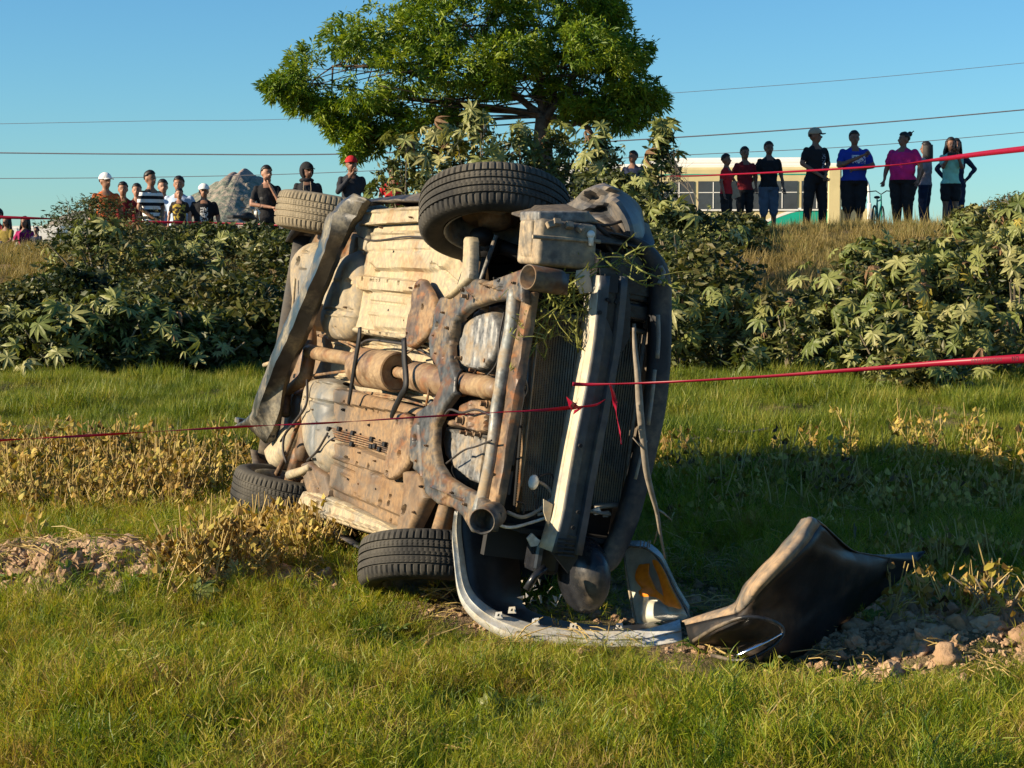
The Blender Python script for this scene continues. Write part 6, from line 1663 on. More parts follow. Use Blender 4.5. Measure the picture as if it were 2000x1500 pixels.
def lensmat():
    m, t, out = nt('clear_lens')
    gl = t.nodes.new('ShaderNodeBsdfGlass'); gl.inputs['Roughness'].default_value = .06; gl.inputs['IOR'].default_value = 1.15
    tr = t.nodes.new('ShaderNodeBsdfTransparent'); tr.inputs[0].default_value = (.92, .93, .90, 1)
    gs = t.nodes.new('ShaderNodeBsdfGlossy'); gs.inputs['Roughness'].default_value = .12; gs.inputs[0].default_value = (.9, .9, .85, 1)
    df = t.nodes.new('ShaderNodeBsdfDiffuse'); df.inputs[0].default_value = (.42, .37, .26, 1)
    a = t.nodes.new('ShaderNodeMixShader'); a.inputs[0].default_value = .06; t.links.new(tr.outputs[0], a.inputs[1]); t.links.new(gs.outputs[0], a.inputs[2])
    b = t.nodes.new('ShaderNodeMixShader'); t.links.new(ramp(t, tex(t, 22, 5), [(.42, .03), (.75, .24)]), b.inputs[0]); t.links.new(a.outputs[0], b.inputs[1]); t.links.new(df.outputs[0], b.inputs[2])
    t.links.new(b.outputs[0], out.inputs[0]); return m
M['lens'] = lensmat()
M['reflector'] = simple('silvered_reflector', (.60, .57, .47), .45, .1, .15, 30, .1)
M['amber'] = simple('amber_lens', (1.0, .24, .010), .35, 0, .25, 40, .2, .6)
M['amber_hot'] = simple('amber_bulb', (1.0, .38, .02), .15, 0, .1, 10, 0, .8)
mb = MB(); hs = dome(face, -.05, 5); hb_ = np.array(hs); mb.grid(np.array(hs), closed=True)
back = [[p + np.array([.01, .09, .01]) * k for p in hs[0]] for k in (0, .35, .7, 1.0)]
mb.grid(np.array(back), closed=True); n_ = len(hs[0]); mb.add(back[-1], [tuple(range(n_))])
mb.build('housing', M['plastic'], head, smooth=True)
rf = [(1240, 1100), (1262, 1098), (1280, 1120), (1288, 1140), (1278, 1164), (1250, 1168), (1240, 1140)]
inset = .030
def shifted(pts, dd, bul, nm, mt):
    rws = [[p + np.array([0, dd, 0]) for p in r_] for r_ in dome(pts, bul, 6)]
    mb = MB(); mb.grid(np.array(rws), closed=True); return mb.build(nm, M[mt], head, smooth=True)
shifted([(1222, 1076), (1262, 1074), (1292, 1104), (1312, 1144), (1342, 1202), (1330, 1213), (1246, 1218), (1230, 1160)], .004, -.008, 'reflector_plate', 'reflector')
shifted([(1240, 1098), (1256, 1092), (1276, 1104), (1284, 1128), (1276, 1146), (1256, 1150), (1238, 1136), (1234, 1114)], .012, -.03, 'reflector_bowl', 'reflector')
shifted([(1262, 1104), (1268, 1098), (1252, 1100), (1242, 1110), (1240, 1130), (1252, 1146), (1246, 1152), (1252, 1162), (1280, 1164), (1300, 1180), (1296, 1162), (1282, 1150)], -.034, .010, 'turn_signal_bowl', 'amber')
shifted([(1272, 1092), (1284, 1094), (1298, 1116), (1312, 1148), (1330, 1184), (1312, 1182), (1300, 1178), (1292, 1150), (1284, 1122)], -.038, .008, 'turn_signal', 'amber')
for (x, y) in ((1252, 1108), (1258, 1134)):
    mb = MB(); mb.ball(W(x, y, hz_d(y, x)) - H0, .013, 12, 8); mb.build('bulb', M['amber_hot'], head, smooth=True)
shifted([(1246, 1180), (1262, 1172), (1286, 1176), (1304, 1190), (1302, 1206), (1280, 1214), (1252, 1214), (1244, 1198)], .006, .014, 'main_reflector', 'reflector')
mb = MB(); mb.grid(np.array(dome(face, .032, 7)), closed=True); mb.build('lens', M['lens'], head, smooth=True)
mb = MB()
rim = [W(x, y, hz_d(y, x)) - H0 for x, y in face]; mb.tube(rim + [rim[0]], .005, 6); mb.build('lens_rim', M['airbox'], head, smooth=True)
for x in (1250, 1257, 1264, 1268):
    mb = MB(); mb.tube([W(x, 1070, hd + .14) - H0, W(x + 2, 1056, hd + .14) - H0], .003, 5); mb.build('connector_pin', M['hose'], head)

# ------------------------------------------------------------------ sticks, weeds
mb = MB(); pp = [(1238, 640, 7.05), (1240, 680, 7.05), (1246, 740, 7.05), (1250, 800, 7.06), (1256, 860, 7.08), (1262, 915, 7.1), (1272, 960, 7.15), (1283, 1000, 7.2), (1290, 1045, 7.25), (1299, 1090, 7.3)]
mb.tube(spline([W(*q) for q in pp], 5), list(np.interp(np.linspace(0, 1, 46), [0, .3, .6, 1], [.006, .014, .012, .004])), 7)
mb.tube([W(1262, 880, 7.08), W(1248, 868, 7.06), W(1236, 855, 7.05)], [.004, .003, .002], 5); mb.tube([W(1283, 995, 7.2), W(1296, 1002, 7.2), W(1312, 1016, 7.2)], [.006, .004, .002], 5)
mb.tube([W(1284, 1005, 7.2), W(1286, 1030, 7.25), W(1277, 1062, 7.3)], [.005, .004, .002], 5)
tag(mb.build('dry_branch', M['twig'], smooth=True), 'thin bare branch hanging down in front of the radiator to the headlight', 'branch')
# weeds caught on the beam and cross member
M['weed'] = leafmat('pulled_weeds', [(.16, .19, .04), (.30, .32, .08), (.42, .38, .15)], .6, .3, patch=8)
mb = MB()
def weed(p0, p1, cx, n=6, d=7.25, r=.0034, side=6):
    a = np.array(p0, float); b = np.array(p1, float); pts = []
    for k in range(n):
        t = k / (n - 1); q = a * (1 - t) + b * t + np.array([rng.normal(0, 2.5), rng.normal(0, 2.5) - cx * math.sin(PI * t)])
        pts.append(W(q[0], q[1], d + .03 * rng.normal()))
    s = spline(pts, 3); mb.tube(s, r, 4)
    for k in range(side):
        i = random.randrange(2, len(s) - 2); e = s[i] + rng.normal(0, 1, 3) * [.05, .02, .05]; mb.tube([s[i], (s[i] + e) / 2 + rng.normal(0, .006, 3), e], r * .6, 3)
        for q in range(3):
            blade(mb.v, mb.f, tuple(e + rng.normal(0, .008, 3)), .03, .006, random.random() * 6.28, .7, .2, 2); 
        mb.m = [0] * len(mb.f)
weed((1275, 478), (1150, 540), 8); weed((1150, 535), (1030, 610), 5); weed((1180, 505), (1040, 600), -6); weed((1160, 520), (1060, 640), 4); weed((1140, 540), (1070, 660), 6); weed((1120, 560), (1130, 700), 8); weed((1100, 600), (1180, 740), -6, 7, 7.3, .002, 8)
weed((1170, 500), (1280, 560), -12); weed((1200, 498), (1250, 530), 3); weed((1220, 500), (1310, 560), -4); weed((1050, 560), (1120, 640), 12); weed((1060, 600), (1140, 560), 6); weed((1085, 555), (1030, 700), -8); weed((1070, 620), (1060, 700), 8); weed((1100, 640), (1150, 690), 6)
weed((1060, 650), (1040, 620), 8); weed((1130, 600), (1170, 620), -8); weed((1150, 560), (1090, 600), -8); weed((1190, 520), (1110, 545), 6)
for k in range(120):   # bunch of dry grass roots on the cross member
    x = rng.normal(1036, 12); y = rng.uniform(545, 668); p = W(x, y, 7.33 + rng.normal(0, .02))
    e = p + rng.normal(0, 1, 3) * [.035, .02, .04]; mb.tube([p, (p + e) / 2 + rng.normal(0, .010, 3), e], .0016, 3)
    blade(mb.v, mb.f, tuple(p), random.uniform(.02, .06), .006, random.random() * 6.28, .6, .4, 2); mb.m = [0] * len(mb.f)
o = mb.build('tangled_weeds', M['weed']); tag(o, 'uprooted green and yellow weeds tangled over the top of the bumper beam', 'weeds', kind='stuff')
# single plants near the car
def ground_leaf_plant(px, py, rad, n, label, me_list, name='castor_seedling', up_=.10, grp=None):
    g0 = gp(px, py); r = empty(name, g0); tag(r, label, 'plant', grp)
    mb = MB()
    for k in range(n):
        th = k * 2.4 + random.random(); e = Vector((math.cos(th) * rad * .35, math.sin(th) * rad * .35 - .03, up_ * random.uniform(.6, 1.2)))
        mb.tube([(0, 0, -.02), e * .6, e], [.004, .003, .002], 5)
        o = bpy.data.objects.new('leaf', random.choice(me_list)); C.objects.link(o); o.parent = r; o.location = e; o.rotation_mode = 'QUATERNION'
        o.rotation_quaternion = leaf_rot((math.cos(th) * .3, -1.0, 0), .25); s = rad * random.uniform(.6, 1.0); o.scale = (s, s, s)
    mb.build('stem', M['stem'], r)
    return r
r = ground_leaf_plant(380, 1198, .10, 1, 'young castor plant with one big pale leaf beside the soil heap on the left', [leafs[1]], up_=.14)
for ch in r.children:
    if ch.name.startswith('leaf'):
        ch.rotation_mode = 'XYZ'; ch.rotation_euler = (R_(68), R_(8), R_(8) ); ch.rotation_mode = 'XYZ'; ch.scale = (.10, .10, .10)
        M3 = Matrix(((math.sin(.3), -math.cos(.3), 0), (0, 0, 0), (0, 0, 0)))
        nrm = Vector((-.35, -.85, .4)).normalized(); tipd = Vector((-.15, -.2, -1)); tipd = (tipd - nrm * tipd.dot(nrm)).normalized(); yv = nrm.cross(tipd)
        ch.rotation_mode = 'QUATERNION'; ch.rotation_quaternion = Matrix((tipd, yv, nrm)).transposed().to_quaternion()
ground_leaf_plant(402, 1206, .05, 3, 'tiny castor seedling under the young castor leaf', leafs[:2], up_=.04)
ground_leaf_plant(460, 1150, .06, 4, 'small round-leaved seedling right of the young castor leaf', leafs[:2], up_=.09)
ground_leaf_plant(960, 1400, .07, 5, 'low leafy weed in the foreground grass below the bumper', leafs, up_=.05)
ground_leaf_plant(1040, 1405, .05, 3, 'small leafy weed right of the low foreground weed', leafs, up_=.05)
ground_leaf_plant(120, 985, .10, 7, 'leafy green weed among the dead bean plants on the left', leafs, up_=.12)
M['yleaf'] = M['castor_yellow']
def small_yellow(px, py, hpx, n, label, wid=.10):
    g0 = gp(px, py); top = W(px, hpx, g0[1])[2]; h = max(.1, top - g0[2]); r = empty('yellowing_plant', g0); tag(r, label, 'plant')
    mb = MB(); lf = []
    for k in range(max(2, n // 3)):
        e = np.array([rng.normal(0, wid * .5), rng.normal(0, wid * .3), h * rng.uniform(.7, 1)]); mb.tube(spline([(0, 0, -.02), e * [.3, .3, .5], e], 3), .0035, 4); lf.append(e)
    mb.build('stem', M['stem'], r)
    V = [(0, 0, 0), (.35, .3, .05), (.75, .25, .0), (1, 0, -.12), (.75, -.25, 0), (.35, -.3, .05), (.5, 0, -.03)]; F = [(0, 6, 1), (1, 6, 2), (2, 6, 3), (3, 6, 4), (4, 6, 5), (5, 6, 0)]
    me = bpy.data.meshes.new('yellow_leaf'); me.from_pydata(V, [], F); me.materials.append(M['yleaf'])
    for k in range(n):
        e = lf[k % len(lf)] * (1 - .45 * random.random() * (k >= len(lf))); o = bpy.data.objects.new('leaf', me); C.objects.link(o); o.parent = r; o.location = e + rng.normal(0, .012, 3)
        o.rotation_euler = (random.uniform(-.6, .6), random.uniform(-.2, 1.0), random.random() * 6.28); s = random.uniform(.035, .06); o.scale = (s, s, s)
small_yellow(1668, 1085, 1008, 3, 'single sprout with three yellow leaves standing behind the bumper corner', .03)
small_yellow(1935, 1215, 1098, 26, 'clump of yellow-leaved bean plants at the right edge beside the black stick', .22)
small_yellow(1965, 1225, 1130, 14, 'smaller clump of yellow bean leaves at the very right edge', .16)
small_yellow(325, 1490, 1420, 5, 'dry brown seed stalk standing in the foreground grass at bottom left', .02)
mb = MB(); mb.tube(spline([W(1835, 1180, 7.6), W(1870, 1162, 7.65), W(1920, 1157, 7.7), W(2060, 1150, 7.7)], 4), .006, 6)
tag(mb.build('black_stick', M['cable']), 'thin dark stick lying across the yellow plants at the right edge', 'stick')
for (a, b, c_, lb) in (((1340, 882), (1375, 876), (1392, 884), 'short broken stalk lying in the sunlit meadow next to the car'), ((1400, 860), (1450, 866), (1500, 858), 'longer broken stalk lying in the sunlit meadow'), ((1438, 872), (1445, 856), (1470, 850), 'forked broken stalk leaning on the longer one')):
    mb = MB(); P3 = [gp(*q) + [0, 0, .07] for q in (a, b, c_)]; mb.tube(spline(P3, 4), .008, 6); tag(mb.build('broken_stalk', M['twig']), lb, 'stalk', 'broken stalks in the meadow')
# broken reed bundles in the shade
for (px, py, n, lb) in ((1695, 1000, 14, 'bundle of pale bent stalks standing in the shade above the bumper corner'), (1590, 1005, 12, 'bundle of pale dry blades fallen in the shade'), (1620, 930, 8, 'few pale upright dry blades in the shade near the meadow edge'), (1560, 1262, 0, '')):
    if not n: continue
    g0 = gp(px, py); V = []; F = []
    for k in range(n): blade(V, F, (rng.normal(0, .05), rng.normal(0, .05), -.01), random.uniform(.12, .28), .018, random.random() * 6.28, random.uniform(0, .5), .5, 3)
    o = mesh_obj('dry_stalk_bundle', V, F, M['straw']); o.location = g0; tag(o, lb, 'dry stalks', 'pale stalk bundles in the shade')

# ------------------------------------------------------------------ barrier tape
M['tape'] = simple('red_tape', (.62, .015, .035), .45, 0, .18, 6, .1)
def tape_material():
    m, t, out = nt('red_barrier_tape')
    b = t.nodes.new('ShaderNodeBsdfPrincipled'); b.inputs['Base Color'].default_value = (.40, .008, .040, 1); b.inputs['Roughness'].default_value = .38
    tr = t.nodes.new('ShaderNodeBsdfTranslucent'); tr.inputs[0].default_value = (.52, .010, .05, 1)
    mx = t.nodes.new('ShaderNodeMixShader'); mx.inputs[0].default_value = .4; t.links.new(b.outputs[0], mx.inputs[1]); t.links.new(tr.outputs[0], mx.inputs[2]); t.links.new(mx.outputs[0], out.inputs[0])
    return m
M['tape'] = tape_material(); M['ink'] = simple('black_ink', (.05, .005, .01), .5, 0, .1, 5, 0)
def tape(pts, wid, label, twist=None, name='barrier_tape', text=None):
    """pts: (px, py, depth); wid: width in metres per point"""
    P_ = spline([W(*q) for q in pts], 8); n = len(P_); ww = np.interp(np.linspace(0, 1, n), np.linspace(0, 1, len(wid)), wid)
    tw = np.interp(np.linspace(0, 1, n), np.linspace(0, 1, len(twist)), twist) if twist is not None else np.zeros(n)
    rows_ = [[], [], []]
    for i, p in enumerate(P_):
        d = P_[min(i + 1, n - 1)] - P_[max(0, i - 1)]; d = d / np.linalg.norm(d)
        u = np.array([0, 0, 1.0]); u = u - d * (u @ d); u /= np.linalg.norm(u); v = np.cross(d, u)
        e = u * math.cos(tw[i]) + v * math.sin(tw[i]); k = np.cross(d, e)
        rows_[0].append(p - e * ww[i] / 2); rows_[1].append(p + k * ww[i] * .08); rows_[2].append(p + e * ww[i] / 2)
    mb = MB(); mb.grid(np.array(rows_)); o = mb.build(name, M['tape'], smooth=True, solid=.001)
    tag(o, label, 'barrier tape', 'red barrier tapes strung across the scene')
    return o, P_
def lettering(parent, text, A, B, size, z_off=0):
    """flat dark lettering from A towards B, facing the camera"""
    cu = bpy.data.curves.new('lettering', 'FONT'); cu.body = text; cu.size = size; cu.align_y = 'CENTER'; cu.space_character = 1.15; cu.extrude = .0005
    tmp = bpy.data.objects.new('tmp', cu); C.objects.link(tmp); bpy.context.view_layer.update()
    dg = bpy.context.evaluated_depsgraph_get(); me = bpy.data.meshes.new_from_object(tmp.evaluated_get(dg)); bpy.data.objects.remove(tmp)
    me.materials.clear(); me.materials.append(M['ink']); o = bpy.data.objects.new('lettering', me); C.objects.link(o)
    x = Vector((B - A).tolist()).normalized(); z = Vector((0, 0, 1)); z = (z - x * z.dot(x)).normalized(); y = x.cross(z) * -1
    nrm = x.cross(z)
    if nrm.y > 0: pass
    o.matrix_world = Matrix.Translation(Vector(A.tolist()) + nrm * (.004 if nrm.y < 0 else -.004)) @ Matrix((x, z, nrm)).transposed().to_4x4()
    o.parent = parent; return o
# upper tape, held behind the bushes
tape([(-40, 423, 26.5), (60, 426, 26.5), (128, 428, 26.6)], [.05, .035, .02], 'red tape at the left edge passing in front of the seated women', [0, .3, 1.2])
tape([(128, 428, 26.6), (230, 432, 27), (318, 434, 27), (430, 436, 27), (545, 440, 26.5), (600, 442, 26)], [.02, .03, .035, .03, .025, .02], 'red tape stretched in front of the boys and the black motorcycle', [1.2, .8, .2, .5, .3, .6])
o, Pt = tape([(1300, 344, 26), (1345, 344, 25), (1420, 341, 23), (1530, 336, 21), (1620, 331, 19.5), (1740, 323, 17.5), (1830, 312, 16), (1920, 300, 15), (2060, 284, 13.5)], [.012, .018, .02, .022, .022, .020, .016, .036, .042, .046], 'upper red tape crossing in front of the people on the right', [.8, .5, .3, .4, .2, .3, 1.1, .2, .1, 0])
for (xa, ya, xb, yb, d0, d1) in ((1858, 308.5, 1925, 300, 15.7, 14.95), (1942, 297, 2000, 290, 14.8, 14.2)):
    lettering(o, 'PRECAUCION', W(xa, ya, d0) + [0, -.03, 0], W(xb, yb, d1) + [0, -.03, 0], .042)
# lower tape
dB = 7.0
tape([(-40, 862, 5.9), (150, 852, 6.1), (320, 842, 6.3), (500, 832, 6.5), (640, 826, 6.6), (800, 816, 6.75), (960, 806, 6.9), (1060, 801, 6.97), (1116, 796, 7.03)], [.010, .007, .010, .006, .009, .006, .010, .006, .008, .006, .012, .02], 'thin twisted red tape running from the left edge to the knot on the bumper beam', [0, 2, 4, 5, 7, 9, 11, 12, 14, 15, 16, 16.5], name='barrier_tape')
tape([(1116, 797, 7.02), (1140, 794, 7.04), (1165, 790, 7.1), (1182, 780, 7.2)], [.014, .008, .010, .006], 'short red tape end tied round the bumper beam', [0, .6, .3, .8])
tape([(1118, 750, 6.98), (1146, 751, 6.99), (1200, 750, 6.95), (1262, 748, 6.9), (1350, 744, 6.8), (1500, 735, 6.7), (1620, 726, 6.6), (1740, 717, 6.5), (1840, 709, 6.4), (1930, 704, 6.3), (2060, 697, 6.2)], [.014, .012, .007, .008, .009, .011, .013, .016, .020, .026, .032], 'wide red tape running from the bumper beam to the right edge', [0, .1, .6, .4, .5, .4, .3, .2, .1, .1, 0])
o = bpy.data.objects[[q.name for q in C.objects if q.name.startswith('barrier_tape')][-1]]
lettering(o, 'PRECAUCION', W(1898, 706, 6.28), W(1975, 701, 6.2), .015); lettering(o, 'NO', W(1978, 701.5, 6.2), W(1999, 700, 6.15), .022)
mb = MB()
for k in range(9):
    p0 = W(1118 + rng.normal(0, 4), 792 + rng.normal(0, 5), 7.0); e = p0 + np.array([rng.normal(0, .018) - .005, -.01 - random.random() * .02, rng.normal(0, .02)]); q = p0 + rng.normal(0, .01, 3)
    mb.add([p0, e, q, (p0 + e + q) / 3 + [0, -.008, 0]], [(0, 1, 3), (1, 2, 3), (2, 0, 3)])
mb.add([W(1106, 774, 6.98), W(1116, 782, 6.97), W(1134, 796, 6.99), (W(1112, 796, 7.0)), W(1118, 786, 6.95)], [(0, 1, 4), (1, 2, 4), (2, 3, 4), (3, 0, 4)])
tag(mb.build('tape_knot', M['tape'], solid=.001), 'crumpled bright red tape knot on the cream bumper beam', 'tape knot')
tape([(1192, 750, 6.96), (1200, 780, 7.0), (1205, 815, 7.0), (1211, 845, 6.99), (1214, 868, 6.98)], [.016, .018, .010, .014, .006], 'loose red tape end dangling in front of the radiator', [0, .5, 1.0, .3, 1.2])
# ------------------------------------------------------------------ people
def skinmat(nm, col): return simple(nm, col, .55, 0, .08, 30, .05)
M['skin'] = skinmat('brown_skin', (.29, .145, .085)); M['skin2'] = skinmat('light_brown_skin', (.36, .19, .12)); M['skin3'] = skinmat('dark_brown_skin', (.20, .10, .06))
M['hair'] = simple('black_hair', (.012, .010, .009), .5, 0, .3, 60, .4)
M['eye'] = simple('dark_eye', (.01, .008, .007), .3, 0, .1, 5, 0)
M['lipc'] = simple('lip_skin', (.20, .07, .055), .5, 0, .1, 5, 0)
def cloth(nm, col, rough=.85):
    m, t, out = nt(nm); n = tex(t, 5, 4, .6); n2 = tex(t, 160, 2, .5)
    c = mixc(t, ramp(t, n, [(.3, 0.0), (.7, 1.0)]), tuple(v * .75 for v in col), tuple(min(1, v * 1.15) for v in col))
    princ(t, out, c, rough, 0, bumpn(t, n, .5, .05), .2); return m
def striped(nm, c1, c2, freq=9.5):
    m, t, out = nt(nm); tc = t.nodes.new('ShaderNodeTexCoord'); sx = t.nodes.new('ShaderNodeSeparateXYZ'); t.links.new(tc.outputs['Object'], sx.inputs[0])
    w = t.nodes.new('ShaderNodeMath'); w.operation = 'MULTIPLY'; w.inputs[1].default_value = freq; t.links.new(sx.outputs['Z'], w.inputs[0])
    f = t.nodes.new('ShaderNodeMath'); f.operation = 'FRACT'; t.links.new(w.outputs[0], f.inputs[0])
    g_ = t.nodes.new('ShaderNodeMath'); g_.operation = 'GREATER_THAN'; g_.inputs[1].default_value = .5; t.links.new(f.outputs[0], g_.inputs[0])
    princ(t, out, mixc(t, g_.outputs[0], c1, c2), .85, 0, None, .2); return m
def printed(nm, base, ink, cx, cz, wx, wz, sc_=26, thr=.5, base2=None):
    """shirt cloth with a patchy print inside a rectangle on the chest (flat print)"""
    m, t, out = nt(nm); tc = t.nodes.new('ShaderNodeTexCoord'); sx = t.nodes.new('ShaderNodeSeparateXYZ'); t.links.new(tc.outputs['Object'], sx.inputs[0])
    def inr(sock, c, w):
        a = t.nodes.new('ShaderNodeMath'); a.operation = 'SUBTRACT'; a.inputs[1].default_value = c; t.links.new(sock, a.inputs[0])
        b = t.nodes.new('ShaderNodeMath'); b.operation = 'ABSOLUTE'; t.links.new(a.outputs[0], b.inputs[0])
        d = t.nodes.new('ShaderNodeMath'); d.operation = 'LESS_THAN'; d.inputs[1].default_value = w; t.links.new(b.outputs[0], d.inputs[0]); return d.outputs[0]
    def mul(a, b):
        q = t.nodes.new('ShaderNodeMath'); q.operation = 'MULTIPLY'; t.links.new(a, q.inputs[0]); t.links.new(b, q.inputs[1]); return q.outputs[0]
    fr = t.nodes.new('ShaderNodeMath'); fr.operation = 'LESS_THAN'; fr.inputs[1].default_value = 0.0; t.links.new(sx.outputs['Y'], fr.inputs[0])
    msk = mul(mul(inr(sx.outputs['X'], cx, wx), inr(sx.outputs['Z'], cz, wz)), fr.outputs[0])
    nn = ramp(t, tex(t, sc_, 2, .5), [(thr - .01, 0.0), (thr + .01, 1.0)])
    princ(t, out, mixc(t, mul(msk, nn), base, ink), .85, 0, bumpn(t, tex(t, 5, 4), .5, .05), .2); return m
CL = {
 'black': cloth('black_cloth', (.018, .018, .020)), 'dark': cloth('charcoal_cloth', (.030, .032, .038)), 'navy': cloth('navy_cloth', (.020, .028, .06)), 'denim': cloth('blue_denim', (.055, .085, .15)), 'shorts': cloth('grey_blue_denim', (.11, .14, .19)),
 'red': cloth('red_cloth', (.42, .02, .025)), 'maroon': cloth('maroon_cloth', (.18, .015, .02)), 'pink': cloth('magenta_cloth', (.58, .02, .16)), 'blue': cloth('royal_blue_cloth', (.02, .045, .30)), 'mint': cloth('mint_cloth', (.28, .60, .45)),
 'grey': cloth('mauve_grey_cloth', (.30, .26, .28)), 'paleblue': cloth('pale_blue_cloth', (.45, .56, .72)), 'orange': cloth('orange_brown_cloth', (.50, .11, .03)), 'olive': cloth('olive_cloth', (.10, .085, .03)), 'yellow': cloth('mustard_cloth', (.20, .15, .03)), 'khaki': cloth('beige_cloth', (.38, .31, .22)), 'white': cloth('white_cloth', (.75, .75, .72)), 'hotpink': cloth('hot_pink_cloth', (.30, .015, .10)),
 'stripes': striped('black_white_stripes', (.80, .79, .75), (.015, .015, .018)), 'skull': printed('black_tee_with_print', (.015, .015, .017), (.55, .55, .52), 0, 1.20, .07, .15, 34, .48),
 'kid': printed('dark_tee_with_gold_print', (.03, .024, .018), (.42, .30, .05), 0, 1.22, .15, .18, 16, .53), 'blueprint': printed('blue_tee_with_white_print', (.02, .045, .30), (.7, .7, .72), .05, 1.28, .12, .07, 30, .50), 'logo': printed('black_tee_with_small_print', (.016, .016, .018), (.30, .32, .36), .10, 1.20, .05, .14, 40, .55),
 'hoodie': printed('charcoal_hoodie_with_emblem', (.022, .023, .027), (.16, .16, .18), .06, 1.27, .07, .035, 40, .48),
 'shoe': cloth('dark_shoe', (.03, .03, .03), .6), 'shoew': cloth('pale_shoe', (.45, .45, .45), .6)}
PJ = {
 'down': [((.235, .02, 1.17), (.255, -.06, .93)), ((-.235, .02, 1.17), (-.255, -.06, .93))],
 'front': [((.24, .0, 1.18), (.04, -.22, .98)), ((-.24, .0, 1.18), (-.03, -.22, .97))],
 'crossed': [((.24, -.03, 1.18), (-.10, -.22, 1.16)), ((-.24, -.03, 1.18), (.10, -.24, 1.20))],
 'chin': [((.20, -.13, 1.16), (.04, -.16, 1.45)), ((-.25, -.06, 1.15), (.06, -.22, 1.10))],
 'chest': [((.25, -.03, 1.17), (-.07, -.25, 1.10)), ((-.23, -.10, 1.17), (.06, -.24, 1.33))],
 'phone': [((.17, -.12, 1.22), (.07, -.24, 1.44)), ((-.17, -.12, 1.22), (-.07, -.24, 1.44))],
 'hips': [((.36, .02, 1.20), (.20, -.02, 1.00)), ((-.36, .02, 1.20), (-.20, -.02, 1.00))],
 'back': [((.24, .06, 1.17), (.08, .16, 1.0)), ((-.24, .06, 1.17), (-.08, .16, 1.0))],
 'lap': [((.22, -.10, 1.18), (.10, -.32, 1.05)), ((-.22, -.10, 1.18), (-.10, -.32, 1.05))],
 'oneup': [((.235, .02, 1.17), (.24, -.12, .95)), ((-.22, -.12, 1.2), (-.02, -.17, 1.46))],
}
def cone_solid(mb, p0, p1, r0, r1, n=10):
    p0 = Vector(p0); p1 = Vector(p1)
    mb.tube([p0, p0.lerp(p1, .5), p1], [r0, (r0 + r1) / 2 * 1.02, r1], n); mb.ball(p0, r0, n, 6); mb.ball(p1, r1, n, 6)
